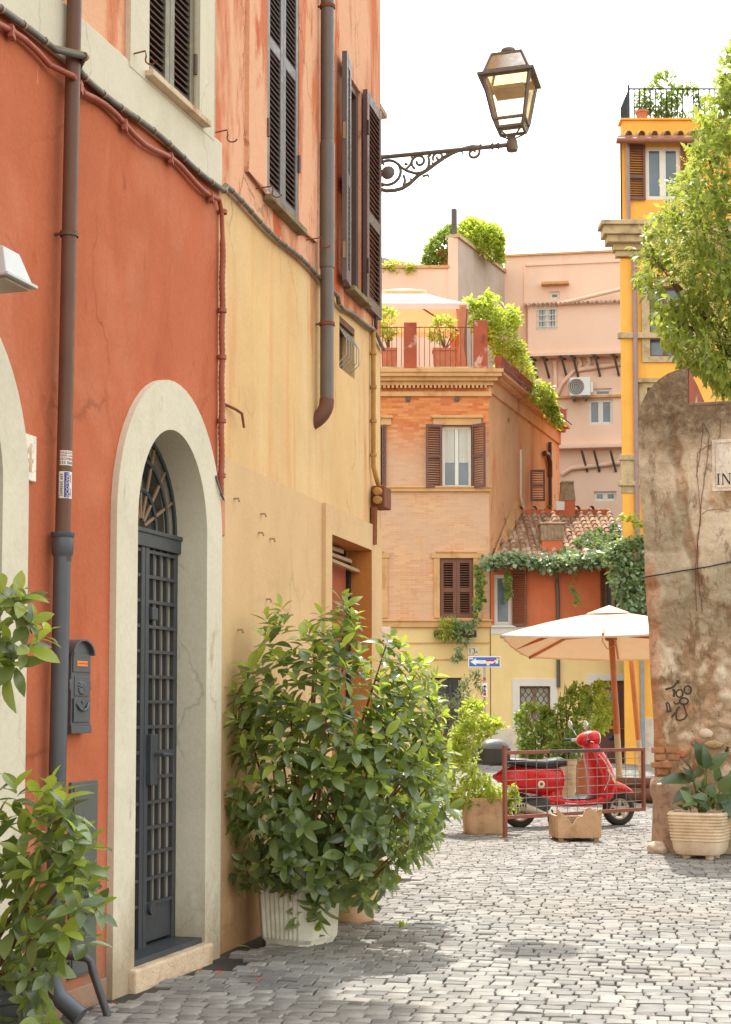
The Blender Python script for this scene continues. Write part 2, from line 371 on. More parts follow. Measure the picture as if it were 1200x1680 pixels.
for q in stones:
    x, y, L, W = q
    a = ANG + rc.uniform(-.07, .07) + 0.055 * math.cos(x * 0.55)
    if id(q) in near:
        o = link('cobble', rc.choice(proto), ground, loc=(x, y, rc.uniform(-.003, .004)), rot=(rc.uniform(-.02, .02), rc.uniform(-.02, .02), a))
        o.scale = (L / 0.108, W / 0.092, 1)
    else:
        v, f = cobble_verts(L, W, rc)
        rest.add(v, f, T((x, y, rc.uniform(-.003, .004)), (rc.uniform(-.02, .02), rc.uniform(-.02, .02), a)))
o = rest.build('cobbles', M['cobble'], ground, kind='stuff')
# ================================================================== the two houses on the left
FR = Frame(-0.877, 9.31, math.atan2(0.9558, 0.2941))
FY = Frame(-0.877, 9.31, math.atan2(0.9701, 0.2425))
YEND = FY.s(625)

_slats = {}
def slat_mesh(w, mat, depth=0.042, tilt=38):
    k = (round(w, 3), mat.name, depth, tilt)
    if k not in _slats:
        _slats[k] = MB().box((-w / 2, -depth / 2, -.004), (w / 2, depth / 2, .004), T((0, 0, 0), (rad(tilt), 0, 0))).mesh('slat', mat)
    return _slats[k]
def shutter(parent, x, y, z0, z1, wdt, ang, mat, pitch=0.036, single=True, rails=(0.5,), stile=0.06, t=0.04, sgn=1, smat=None, label=None, hinges=True):
    """One louvred leaf hinged at (x,y); slats are sub-parts (or one stuff part where they are too small to pick)."""
    h = z1 - z0; mb = MB()
    X = lambda a: sgn * a
    def bx(a0, a1, c0, c1, yy=0): mb.box((min(X(a0), X(a1)), -t / 2 + yy, c0), (max(X(a0), X(a1)), t / 2 + yy, c1))
    bx(0, stile, 0, h); bx(wdt - stile, wdt, 0, h)
    rz_ = [0.0] + [r * h for r in rails] + [h]; rh = stile * 1.35
    spans = []
    edges = [(0, rh)] + [(r * h - rh / 2, r * h + rh / 2) for r in rails] + [(h - rh, h)]
    for a, b in edges: bx(stile, wdt - stile, a, b, 0.002)
    for (a, b), (c, d) in zip(edges, edges[1:]): spans.append((b, c))
    o = mb.build('shutter', mat, parent, bevel=0.003 if single else 0, loc=(x, y, z0), rot=(0, 0, ang), label=label)
    sw = wdt - 2 * stile; m = smat or mat
    joined = MB()
    for a, b in spans:
        k = max(1, int((b - a) / pitch))
        for i in range(k):
            z = a + (i + 0.5) * (b - a) / k
            if single: link('slat', slat_mesh(sw, m), o, loc=(X(wdt / 2), 0, z))
            else: joined.box((-sw / 2, -.02, -.004), (sw / 2, .02, .004), T((X(wdt / 2), 0, z), (rad(38), 0, 0)))
    if not single: joined.build('slats', m, o, kind='stuff')
    if single and hinges:
        for z in (0.18 * h, 0.82 * h):
            MB().tube([(0, -t * 0.7, z - .06), (0, -t * .7, z + .06)], 0.012, 8).build('hinge', M['brown_shutter'], o, 50)
    return o

def arch(cx, half, zs, b, z0, n=18):
    return [(cx - half, z0)] + [(cx - half * math.cos(math.pi * i / n), zs + b * math.sin(math.pi * i / n)) for i in range(n + 1)] + [(cx + half, z0)]

house = framething(FR, 'red_house', 'terracotta red house with cream arched doorways and cream window surrounds', 'house')
S1 = FR.s
Z_BAND = 4.54; Z_SILL = 4.82; HTOP = 10.4
inner_c = (S1(215, 1000) + S1(330, 1000)) / 2; inner_h = (S1(330, 1000) - S1(215, 1000)) / 2
out_c = (S1(180, 1000) + S1(355, 1000)) / 2; out_h = (S1(355, 1000) - S1(180, 1000)) / 2
z_in = FR.z(268, 703); z_out = FR.z(267, 622)
ZS = 2.42
arch2_c = S1(35, 1000) - out_h
holes = [arch(inner_c, inner_h + .08, ZS, z_in - ZS + .08, -0.2), arch(arch2_c, inner_h + .08, ZS, z_in - ZS + .08, -0.2)]
MB().wallpoly(rect(-9, -.3, 0, Z_BAND), holes, 0, 0.45).build('wall', M['terracotta'], house)
MB().box((-9, -.022, Z_BAND), (-0.003, .1, Z_SILL)).build('string_course', M['cream'], house, bevel=0.006)
w0, w1 = S1(238, 100), S1(322, 100)
whole = rect(w0, Z_SILL + .02, w1, 6.62)
MB().wallpoly(rect(-9, Z_SILL, 0, HTOP), [whole], 0, 0.3).build('wall', M['upper_red'], house)
f0, f1 = S1(206, 60), S1(346, 150)
MB().wallpoly(rect(f0, Z_SILL - .03, f1, 6.86), [whole], -0.0245, 0.055).build('window_surround', M['cream'], house)
for a in (f0, f1): MB().add([(a, -.03, Z_SILL), (a, 0.02, Z_SILL), (a, 0.02, 6.86), (a, -.03, 6.86)], [(0, 1, 2, 3)]).build('surround_edge', M['cream'], house)
MB().box((w0 - .05, -0.075, Z_SILL - .012), (w1 + .06, 0.06, Z_SILL + .022)).build('window_sill', M['travertine'], house, bevel=0.005)
lw = (w1 - w0 - .012) / 2
shutter(house, w0 + .004, 0.03, Z_SILL + .03, 6.6, lw, 0, M['olive_shutter'], 0.037, True, (0.5,), smat=M['grey_shutter'])
shutter(house, w1 - .004, 0.03, Z_SILL + .03, 6.6, lw, 0, M['olive_shutter'], 0.037, True, (0.5,), sgn=-1, smat=M['grey_shutter'])
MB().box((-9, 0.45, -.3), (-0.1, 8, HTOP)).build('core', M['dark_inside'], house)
MB().box((-9.2, -0.45, HTOP), (0.0, 8, HTOP + .18)).build('eaves', M['travertine'], house)

def arch_surround(cx):
    p_in = arch(cx + (inner_c - out_c), inner_h, ZS, z_in - ZS, -.25, 28); p_out = arch(cx, out_h, ZS, z_out - ZS, -.25, 28)
    mb = MB(); n_ = len(p_in); y0, y1 = -0.036, 0.47
    for lp, ya in ((p_out, (y0, 0.01)), (p_in, (y0, y1))):
        k = len(mb.v); mb.v += [(a, ya[0], b) for a, b in lp] + [(a, ya[1], b) for a, b in lp]
        mb.f += [(k + i, k + i + 1, k + i + 1 + n_, k + i + n_) for i in range(n_ - 1)]
    k = len(mb.v); mb.v += [(a, y0, b) for a, b in p_out] + [(a, y0, b) for a, b in p_in]
    mb.f += [(k + i, k + i + 1, k + i + 1 + n_, k + i + n_) for i in range(n_ - 1)]
    return mb.build('arch_surround', M['cream'], house, 40)
arch_surround(out_c); arch_surround(arch2_c + (out_c - inner_c))

# grille door with fanlight behind each arch
M['tanglass'] = paint('dusty_tan_glass', S(160, 148, 128), 0.35, var=0.1, scale=2)
M['spokewood'] = paint('brown_spoke', S(142, 114, 88), 0.7)
M['tanwood'] = paint('bleached_wood', S(172, 140, 108), 0.7, var=0.15)
def grille_door(cx, full=True):
    yd = 0.145; a0, a1 = cx - inner_h, cx + inner_h
    ztr = 2.33; zb = 0.14
    mb = MB()
    for a in (a0, a1 - .05): mb.box((a, yd, zb), (a + .05, yd + .05, ztr))
    mb.box((cx - .05, yd - .012, zb), (cx - .004, yd + .05, ztr)); mb.box((cx + .004, yd - .012, zb), (cx + .05, yd + .05, ztr))
    mb.box((a0, yd - .02, ztr), (a1, yd + .06, ztr + .09)); mb.box((a0 - .01, yd - .03, ztr + .075), (a1, yd + .06, ztr + .10))
    door = mb.build('door', M['iron'], house, bevel=0.004)
    zp = 0.37
    for lo, hi in ((a0 + .05, cx - .05), (cx + .05, a1 - .05)):
        MB().box((lo, yd + .01, zb + .02), (hi, yd + .04, zp)).build('kick_panel', M['iron'], door, bevel=0.004)
        for i in range(1, 4):
            x = lo + (hi - lo) * i / 4
            MB().box((x - .011, yd + .004, zp - .01), (x + .011, yd + .026, ztr)).build('bar', M['iron'], door)
        k = 14
        for i in range(k + 1):
            z = zp + (ztr - .02 - zp) * i / k
            MB().box((lo - .01, yd - .006, z - .009), (hi + .01, yd + .012, z + .009)).build('crossbar', M['iron'], door)
        MB().box((lo, yd + .027, zp), (hi - .0, yd + .034, ztr)).build('door_glass', M['tanglass'], door)
    MB().box((cx + .03, yd - .04, 1.02), (cx + .12, yd + .03, 1.30)).build('lock_case', M['iron'], door, bevel=0.006)
    MB().tube([(cx + .075, yd - .03, 1.19), (cx + .075, yd - .085, 1.19), (cx + .20, yd - .09, 1.185)], 0.011, 8).build('door_handle', M['iron'], door, 40)
    MB().box((cx + .055, yd - .03, 1.93), (cx + .13, yd + .02, 2.0)).build('bolt_case', M['iron'], door, bevel=0.006)
    MB().lathe([(0.0, 0), (0.035, 0), (0.035, .02), (0, .02)], 12, T((cx + .09, yd - .01, 0.345), (rad(90), 0, 0))).build('bolt_case', M['iron'], door, 40)
    MB().box((a0 - .03, -0.02, 0.115), (a1, 0.22, 0.145)).build('threshold_plate', M['iron'], door, bevel=0.004)
    zf = ztr + .1; rf = z_in - zf - .02
    mb = MB()
    for rr_ in (0.42, 0.76, 1.0):
        pts = [(cx - inner_h * rr_ * math.cos(math.pi * i / 24), yd + .02, zf + rf * rr_ * math.sin(math.pi * i / 24)) for i in range(25)]
        mb.tube(pts, 0.014, 6)
    fan = mb.build('fanlight', M['iron'], house, 40)
    for i in range(1, 8):
        t = math.pi * i / 8
        MB().tube([(cx - inner_h * .12 * math.cos(t), yd + .025, zf + rf * .12 * math.sin(t)), (cx - inner_h * .97 * math.cos(t), yd + .025, zf + rf * .97 * math.sin(t))], 0.010, 8).build('spoke', M['spokewood'], fan, 40)
    MB().prism(arch(cx, inner_h, zf, z_in - zf, zf, 18), yd + .09, yd + .1).build('fan_glass', M['smoked'], fan)
    return door
M['smoked'] = paint('smoked_glass', S(70, 68, 66), 0.15, var=0.2, scale=3, spec=0.6)
grille_door(inner_c); grille_door(arch2_c)
for cxx in (inner_c, arch2_c):
    MB().box((cxx - inner_h - .06, -0.075, -.05), (cxx + inner_h + .035, 0.22, 0.115)).build('door_step', M['travertine'], house, bevel=0.012)
# thin grime band at the foot of the wall
M['foot'] = stucco('damp_plaster_foot', S(150, 124, 104), [(S(190, 104, 74), 4, (1, 1, 1), 0.5, 0.15, 0.7)])
MB().box((-9, -.012, -.1), (out_c - out_h, 0.05, 0.11)).build('wall_foot', M['foot'], house, bevel=0.006)

# ---- yellow house
yh = framething(FY, 'yellow_house', 'tall narrow house, ochre yellow below the cables and weathered orange above', 'house')
SY = FY.s
ZT = 2.945; ZC = FY.z(440, 385) + .01
d0, d1, dz = SY(539, 890), SY(605, 905), FY.z(570, 889)
e0, e1 = SY(528.5, 850), SY(612, 880)
g0, g1 = SY(557, 560), SY(582, 580); gz0, gz1 = FY.z(569, 612), FY.z(569, 528)
p0, p1 = SY(432, 250), SY(484, 330); pz0 = FY.z(455, 345)
q0, q1 = SY(566, 450), SY(592, 450); qz0 = FY.z(578, 482); qz1 = FY.z(578, 130)
MB().wallpoly(rect(0, -.3, e0, ZT), [], 0).build('wall', M['tan'], yh)
MB().wallpoly(rect(0, ZT, YEND, ZC), [rect(g0, gz0, g1, gz1)], 0.0, 0.3).build('wall', M['yellow'], yh)
MB().wallpoly(rect(0, ZC, YEND, HTOP + .1), [rect(p0, pz0, p1, pz0 + 2.45), rect(q0, qz0, q1, qz1)], 0.0, 0.3).build('wall', M['upper_red'], yh)
mb = MB().wallpoly(rect(e0, -.3, e1, ZT), [rect(d0, -.2, d1, dz)], -0.03, 0.22)
mb.add([(e0, -.03, -.3), (e0, .05, -.3), (e0, .05, ZT), (e0, -.03, ZT)], [(0, 1, 2, 3)])
mb.add([(e0, -.03, ZT), (e1, -.03, ZT), (e1, .02, ZT), (e0, .02, ZT)], [(0, 1, 2, 3)])
mb.build('door_surround', M['tan'], yh)
MB().wallpoly(rect(e1, -.3, YEND, ZT), [], -0.012).build('wall', M['tan'], yh)
# the doorway's painted reveal, frame, panel and loose lintel board
rv = MB(); dd = 0.17
rv.add([(d1 - .004, -.026, -.1), (d1 - .004, dd, -.1), (d1 - .004, dd, dz - .004), (d1 - .004, -.026, dz - .004)], [(0, 1, 2, 3)])
rv.add([(d0, -.026, dz - .004), (d1 - .004, -.026, dz - .004), (d1 - .004, dd, dz - .004), (d0, dd, dz - .004)], [(0, 1, 2, 3)])
rv.build('door_reveal', M['ochre_reveal'], yh)
M['reddoor'] = paint('brick_red_door_paint', S(166, 84, 52), 0.6, var=0.12, scale=3)
dr = MB().box((d0, dd, -.1), (d1 - .03, dd + .04, dz - .12)).build('door', M['reddoor'], yh)
MB().box((d1 - .085, dd - .03, -.1), (d1 - .03, dd + .02, dz - .1)).build('door_frame', M['black'], dr)
for i in range(4):
    MB().box((d0, dd - .1 + i * .02, dz - .12 + i * .012), (d1 - .05 - i * .15, dd - .06 + i * .02, dz - .095 + i * .014), T((0, 0, 0), (0, rad(1.0 - i * .8), 0))).build('lintel_board', M['tanwood'], dr)
M['galvbar'] = paint('grey_bar', S(168, 164, 156), 0.5)
# grated window
gw = MB().box((g0 - .02, 0.10, gz0 - .02), (g1 + .02, 0.13, gz1 + .02)).build('window', M['smoked'], yh)
for i in range(6):
    x = g0 + (g1 - g0) * (i + .3) / 6
    MB().tube([(x, .03, gz0 + .02), (x, -.05, gz0 + .1), (x, -.05, gz1 - .18), (x, .02, gz1 - .06)], 0.004, 6).build('bar', M['galvbar'], gw, 40)
MB().tube([(g0 + .02, .0, gz1 - .1), (g1 - .02, 0, gz1 - .1)], 0.004, 6).build('bar', M['galvbar'], gw)
M['oldwood'] = paint('old_brown_wood', S(112, 72, 50), 0.8, var=0.25, scale=8)
MB().box((g0, .0, gz1 - .05), (g1, .1, gz1 + .0)).build('lintel', M['oldwood'], yh)
# tall shuttered window
lw = (p1 - p0 - .01) / 2
shutter(yh, p0 + .004, -0.005, pz0 + .02, pz0 + 2.43, lw, 0, M['grey_shutter'], 0.037, True, (0.43,))
shutter(yh, p1 - .004, -0.005, pz0 + .02, pz0 + 2.43, lw, 0, M['grey_shutter'], 0.037, True, (0.43,), sgn=-1)
M['mossy'] = stone('mossy_sill', S(142, 124, 92), S(96, 84, 58), 10)
MB().box((p0 - .01, -.07, pz0 - .03), (p1 + .08, .05, pz0 + .012)).build('window_sill', M['mossy'], yh, bevel=0.006)
r0, r1 = SY(402, 200), SY(515, 330)
MB().wallpoly(rect(r0, ZC + .25, r1, pz0 + 2.75), [rect(p0, pz0, p1, pz0 + 2.45)], -0.028, 0.03).build('window_surround', M['upper_red'], yh)
for a in (r0, r1): MB().add([(a, -.028, ZC + .25), (a, 0.02, ZC + .25), (a, 0.02, pz0 + 2.75), (a, -.028, pz0 + 2.75)], [(0, 1, 2, 3)]).build('surround_edge', M['upper_red'], yh)
# open window at the corner
wn = MB()
for a, b in ((q0, q0 + .05), (q1 - .05, q1)): wn.box((a, .02, qz0), (b, .1, qz1))
wn.box((q0 + .05, .022, qz1 - .06), (q1 - .05, .1, qz1)); wn.box((q0 + .05, .06, qz0), (q1 - .05, .1, qz0 + .08))
win = wn.build('window', M['brown_shutter'], yh, bevel=0.003)
MB().box((q0, .12, qz0), (q1, .13, qz1)).build('pane', M['smoked'], win)
MB().box((q0 - .03, -.09, qz0 - .04), (q1 + .03, .05, qz0)).build('window_sill', M['mossy'], yh, bevel=0.005)
lh = qz1 - qz0
shutter(yh, q0 - .01, -.035, qz0 - .02, qz1 + .03, SY(566, 450) - SY(552, 450), math.pi + rad(7), M['grey_shutter'], 0.04, True, (0.45,), stile=0.075, label='louvred leaf with bare patches of split wood on its edge')
shutter(yh, q1 + .01, -.035, qz0 - .02, qz1 + .03, SY(617, 450) - SY(592, 450), rad(0.5), M['brown_shutter'], 0.042, True, (0.42,), stile=0.07)
for zz in (qz0 + .15, qz0 + lh * .62):
    MB().box((q0 - .27, -.075, zz), (q0 - .21, -.055, zz + .13)).build('bare_wood_patch', M['tanwood'], yh)
# stone quoin strip at the far corner, body and eaves
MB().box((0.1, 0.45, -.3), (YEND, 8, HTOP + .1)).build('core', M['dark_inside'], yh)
MB().box((YEND - .02, 0.0, -.3), (YEND, 8, HTOP + .1)).build('end_wall', M['upper_red'], yh)
MB().box((0.0, -0.45, HTOP + .1), (YEND + .1, 8, HTOP + .3)).build('eaves', M['travertine'], yh)
# bolts and studs left in the tan wall
for px, py in ((384, 818), (428, 843), (424, 874), (443, 884), (437, 983), (390, 1033), (450, 1023)):
    a, z = FY.hit(px, py)
    MB().tube([(a, .01, z), (a, -.03, z), (a + .01, -.032, z - .02)], 0.007, 6).build('stud', M['tanwood'], yh)
for px, py in ((365, 660),):
    a, z = FY.hit(px, py)
    MB().tube([(a, .01, z), (a + .12, -.04, z - .02), (a + .22, -.05, z - .03), (a + .26, -.05, z - .11)], 0.009, 6).build('wall_hook', M['rust'], yh, 40)

# ---- drainpipes
def clamp(fr_parent, x, y, z, r, mat):
    MB().lathe([(r + .008, -.012), (r + .008, .012)], 16, T((x, y, z)), False).tube([(x - .02, y + .02, z), (x - .02, .01, z)], 0.008, 6).build('clamp', mat, fr_parent, 40)
dp = framething(FR, 'drainpipe', 'brown drainpipe with grey cast iron lower half on the red wall', 'drainpipe')
rp = 0.036; yp_ = -0.065
PTOP = FR.hit(122, 0, .065); PBOT = FR.hit(97, 1150, .065)
def px_at(z): return PBOT[0] + (PTOP[0] - PBOT[0]) * (z - PBOT[1]) / (PTOP[1] - PBOT[1])
xp = px_at(Z_BAND)
zj = FR.z(106, 880, .065)
MB().tube([(px_at(zj), yp_, zj), (px_at(HTOP), yp_, HTOP - .1)], rp, 20).build('upper_pipe', M['brownpipe'], dp, 40)
x0_ = px_at(.25)
MB().tube([(x0_, yp_, 0.30), (px_at(zj), yp_, zj - .02)], rp * 1.12, 20).tube([(x0_, yp_, .32), (x0_, yp_, .2), (x0_, yp_ - .03, .13), (x0_, yp_ - .14, .05)], [rp * 1.06, rp * 1.1, rp * 1.15, rp * 1.25], 20).build('lower_pipe', M['castiron'], dp, 40)
MB().lathe([(rp * 1.06, -.13), (rp * 1.15, -.12), (rp * 1.15, -.1), (rp * 1.38, -.085), (rp * 1.45, -.03), (rp * 1.38, -.01), (rp * 1.55, 0), (rp * 1.55, .015), (rp, .02)], 20, T((px_at(zj), yp_, zj)), False).build('collar', M['castiron'], dp, 35)
MB().lathe([(rp * 1.2, 0), (rp * 1.5, .02), (rp * 1.5, .09), (rp * 1.2, .11)], 20, T((x0_, yp_, .24)), False).build('collar', M['castiron'], dp, 35)
zk = FR.z(115, 385, .065); clamp(dp, px_at(zk), yp_, zk, rp, M['brownpipe'])
# stickers wrapped on the pipe
M['sticker'] = paint('sticker_paper', S(226, 216, 208), 0.6, var=0.03)
M['ink_red'] = paint('red_ink', S(176, 52, 52), 0.6); M['ink_blue'] = paint('blue_ink', S(52, 44, 130), 0.6)
view_a = rad(-130)     # side of the pipe that faces the street's mouth
def wrap(me, cx, cz, r):
    for v in me.vertices:
        a = view_a + v.co.x / r; d = r + v.co.z; z = v.co.y
        v.co = (px_at(cz) + d * math.cos(a), yp_ + d * math.sin(a), cz + z)
    return me
def patch(w_, h_, lift, mat):
    mb = MB(); k = 10
    vs = [(-w_ / 2 + w_ * i / k, -h_ / 2 + h_ * j, lift) for j in (0, 1) for i in range(k + 1)]
    mb.add(vs, [(i, i + 1, i + k + 2, i + k + 1) for i in range(k)]); return mb.mesh('sticker', mat)
def sticker(cz, w_, h_, lines, vertical):
    o = link('sticker', wrap(patch(w_, h_, 0.0012, M['sticker']), 0, cz, rp), dp)
    for txt, size, mat, u_, v_, bar in lines:
        if bar:
            me = patch(bar[0], bar[1], 0.0018, bar[2])
            for v in me.vertices: v.co.x += bar[3]; v.co.y += bar[4]
            link('print', wrap(me, 0, cz, rp), o)
        me = text_mesh(txt, size, mat, 0.0002, 'CENTER')
        for v in me.vertices:
            x_, y_ = v.co.x, v.co.y
            if vertical: x_, y_ = y_ , -x_
            v.co = (x_ + u_, y_ + v_, v.co.z + 0.0026)
        link('print', wrap(me, 0, cz, rp), o)
zA = FR.z(113, 751, .1); zB = FR.z(111, 795, .1)
sticker(zA, 0.070, 0.070, [('TRASLOCHI', 0.0165, M['ink_red'], 0, .019, None), ('ROMA  arredi', 0.0105, M['lettering'], -.002, .007, None), ('SGOMBERI', 0.0155, M['ink_red'], 0, -.010, None), ('333 5601', 0.019, M['lettering'], 0, -.029, None)], False)
sticker(zB, 0.074, 0.126, [('339 2939692', 0.0205, M['lettering'], -.032, 0, None), ('TRASLOCHI', 0.0215, M['sticker'], -.0055, 0, (0.024, 0.118, M['ink_blue'], 0.0, 0)), ('Sgomberi', 0.010, M['lettering'], .017, .03, None), ('montaggio', 0.010, M['lettering'], .017, -.034, None)], True)

dp2 = framething(FY, 'drainpipe', 'grey brown drainpipe ending in an elbow halfway down the yellow wall', 'drainpipe')
xq = FY.s(537, 400, .08); yq = -.08; zq = FY.z(537, 660, .08); rq = 0.050
MB().tube([(xq, yq, zq), (xq, yq, HTOP - .1)], rq, 20).build('upper_pipe', M['greypipe'], dp2, 40)
el = [(xq - .0, yq, zq + .02)] + [(xq - .0 - .03 * math.sin(t), yq + .19 * (1 - math.cos(t)), zq - .17 * math.sin(t)) for t in [rad(10 * i) for i in range(1, 10)]]
M['brownelbow'] = paint('rusty_brown_elbow', S(108, 66, 50), 0.6, var=0.2, scale=9)
MB().tube(el, rq * 1.08, 20).build('elbow', M['brownelbow'], dp2, 40)
MB().lathe([(rq * 1.1, -.02), (rq * 1.12, .0), (rq * 1.12, .9), (rq * 1.0, .92)], 20, T((xq, yq, FY.z(537, 236, .08) - .9)), False).build('sleeve', M['greypipe'], dp2, 40)
clamp(dp2, xq, yq, FY.z(537, 532, .08), rq, M['rust']); clamp(dp2, xq, yq, FY.z(537, 10, .08), rq, M['rust'])

# ---- cables along the string course
def cable_pts(fr, pxa, pxb, z, dy, wav, amp, k, ph=0.0, dz=lambda t: 0):
    a, b = fr.s(pxa, 300), fr.s(pxb, 300); o = []
    for i in range(k + 1):
        t = i / k; x = a + (b - a) * t
        o.append(fr.w(x, -dy, z + amp * math.sin(wav * x + ph) + dz(t)))
    return o
bc = thing('black_cable_bundle', 'dark cable bundle tied with pale clips running along both house fronts', 'cable', FR.w(-3, 0, Z_BAND))
base_m = Matrix.Translation(bc.location).inverted()
path = []
for i in range(71):
    a = -7 + 7 * i / 70; bump_ = 0.075 * math.exp(-((a - xp) / .06) ** 2)
    path.append(FR.w(a, -.035 - bump_ * 1.5, Z_BAND - .01 + .012 * math.sin(5 * a)))
path += cable_pts(FY, 356, 522, ZC, .035, 4, .014, 24, 1.0)[1:]
bend = [FY.w(FY.s(530 + 18 * i / 4, 480), -.035, ZC - .0) for i in range(5)]
path += bend + [FY.w(FY.s(px_, py_), -.035, FY.z(px_, py_)) for px_, py_ in ((549, 498), (556, 507), (575, 517), (595, 534), (607, 541), (613, 552), (619, 566), (624, 574))]
MB().tube(path, 0.015, 8, M=base_m).build('cable', M['blackcable'], bc, 50)
tie = [p + Vector((0, 0, .016)) + Vector((FR.i[0], FR.i[1], 0)) * 0.012 for p in path]
M['mosswire'] = paint('mossy_wire', S(122, 108, 66), 0.8, var=0.3, scale=12)
MB().tube(tie, 0.011, 6, M=base_m).build('cable', M['mosswire'], bc, 50)
for i in range(4, len(path) - 1, 2):
    p = path[i]; t = (path[i + 1] - path[i - 1]).normalized()
    q = t.to_track_quat('Z', 'Y').to_matrix().to_4x4()
    MB().lathe([(0.019, -.008), (0.019, .008)], 10, base_m @ Matrix.Translation(p) @ q, False).build('clip', M['tanwood'], bc, 50)
rcn = thing('red_conduit', 'red brown corrugated conduit under the cable bundle, dropping beside the arch', 'cable', FR.w(-3, 0, Z_BAND - .07))
base_m = Matrix.Translation(rcn.location).inverted()
path = []
for i in range(61):
    a = -7 + 6.93 * i / 60; bump_ = 0.09 * math.exp(-((a - xp) / .06) ** 2)
    path.append(FR.w(a, -.03 - bump_ * 1.4, Z_BAND - .085 + .022 * math.sin(7.5 * a + .6)))
path += [FR.w(-.03, -.03, Z_BAND - .14), FR.w(-.012, -.03, Z_BAND - .3)]
zend = FR.z(354, 812)
k = 90
for i in range(k + 1):
    path.append(FR.w(-.012 + .006 * math.sin(i * .35), -.03, Z_BAND - .34 + (zend - Z_BAND + .34) * i / k))
rs = [0.0145] * 63 + [0.0175 if i % 2 else 0.0205 for i in range(k + 1)]
MB().tube(path, rs[:len(path)], 8, M=base_m).build('conduit', M['redcable'], rcn, 50)
for i in list(range(4, 62, 5)):
    MB().box((-.012, -.03, -.035), (.012, .03, .02), base_m @ Matrix.Translation(path[i])).build('bracket', M['redcable'], rcn)
for py in (345, 508, 585, 690, 780):
    MB().lathe([(0.027, -.012), (0.027, .012)], 10, base_m @ Matrix.Translation(FR.w(-.012, -.03, FR.z(354, py))), False).build('clip', M['redcable'], rcn, 50)
MB().tube([FR.w(-.012, -.03, zend), FR.w(-.02, -.05, zend - .03), FR.w(-.08, -.05, zend + .02), FR.w(-.12, -.04, zend + .1)], 0.007, 6, M=base_m).build('loose_wire', M['blackcable'], rcn)
yc = framething(FY, 'yellow_conduit', 'thin ochre conduit running down the house corner to a rusty junction box', 'cable')
M['ochrepipe'] = paint('ochre_conduit_paint', S(176, 128, 66), 0.6, var=0.2, scale=10)
xa = FY.s(613, 700, .03)
MB().tube([(xa, -.03, FY.z(613, 548)), (xa, -.03, FY.z(613, 770)), (xa + .06, -.05, FY.z(616, 795)), (xa + .16, -.06, FY.z(622, 812))], 0.02, 8).build('conduit', M['ochrepipe'], yc, 50)
for py in (585, 640, 695, 750):
    MB().lathe([(0.028, -.012), (0.028, .012)], 10, T((xa, -.03, FY.z(613, py))), False).build('clip', M['ochrepipe'], yc)
zbx = FY.z(622, 822)
jb = MB().box((xa + .02, -.12, zbx - .09), (xa + .26, -.01, zbx + .09), T((0, 0, 0))).build('junction_box', M['rust'], yc, bevel=0.008)
for zz in (-.035, .035):
    MB().lathe([(0.034, 0), (0.034, .05), (.02, .06)], 12, T((xa + .01, -.07, zbx + zz), (0, rad(-90), 0))).build('cable_gland', M['ochrepipe'], jb, 40)
MB().tube([(xa + .01, -.03, zbx - .09), (xa - .0, -.03, zbx - .4)], 0.03, 6).build('rusty_duct', M['rust'], yc)
MB().tube([(xa + .1, -.03, FY.z(616, 500)), (xa + .1, -.03, FY.z(616, 545))], 0.012, 8).build('black_lead', M['black'], yc)
MB().tube([(xa + .07, -.03, FY.z(615, 540)), (xa + .1, -.03, FY.z(616, 500))], 0.012, 8).build('black_lead', M['black'], yc)

# shutter hooks
hk = ((FR, 213, 90, .09), (FR, 347, 219, .10), (FY, 420, 310, .11), (FY, 503, 394, .11))
for (fr, px, py, ln), lb in zip(hk, ('iron shutter hook left of the cream framed window', 'iron shutter hook right of the cream framed window', 'iron shutter hook left of the tall closed shutters', 'iron shutter hook between the tall closed shutters and the drainpipe')):
    a, z = fr.hit(px, py)
    o = MB().tube([(0, .02, 0), (0, -ln, .012), (0.0, -ln - .005, -.02)] + [(.0, -ln - .035 + .035 * math.cos(t), -.035 - .03 * math.sin(t)) for t in [rad(30 * i) for i in range(0, 6)]], 0.0045, 6).build('shutter_hook', M['rust'], smooth=40)
    o.location = fr.w(a, 0, z); o.rotation_euler = (0, 0, fr.rz); tag(o, lb, 'hook', 'shutter hooks')

# ---- house number, pink plaque, letter box, meter hatch, white lamp
a, z = FR.hit(41, 750)
pq = thing('number_plaque', 'small pale marble plaque with the number 4 beside the arch edge', 'plaque', FR.w(a, 0, z), FR.rz)
n = MB().box((-.075, -.018, -.105), (.075, .01, .105)).build('plate', M['marble'], pq, bevel=0.004)
link('numeral', text_mesh('4', 0.19, M['travertine'], 0.0015, 'CENTER'), pq, loc=(0, -.0195, -.065), rot=(math.pi / 2, 0, 0))
M['pinkstone'] = stone('pink_plaster_tile', S(206, 140, 112), S(176, 104, 80), 8)
a, z = FY.hit(358, 848)
pk = MB().box((-.05, -.02, -.11), (.07, .01, .11)).build('pink_tile', M['pinkstone'], bevel=0.004)
pk.location = FY.w(a, 0, z); pk.rotation_euler = (0, 0, FY.rz); tag(pk, 'blank pinkish tile on the tan wall under the conduit end', 'plaque')

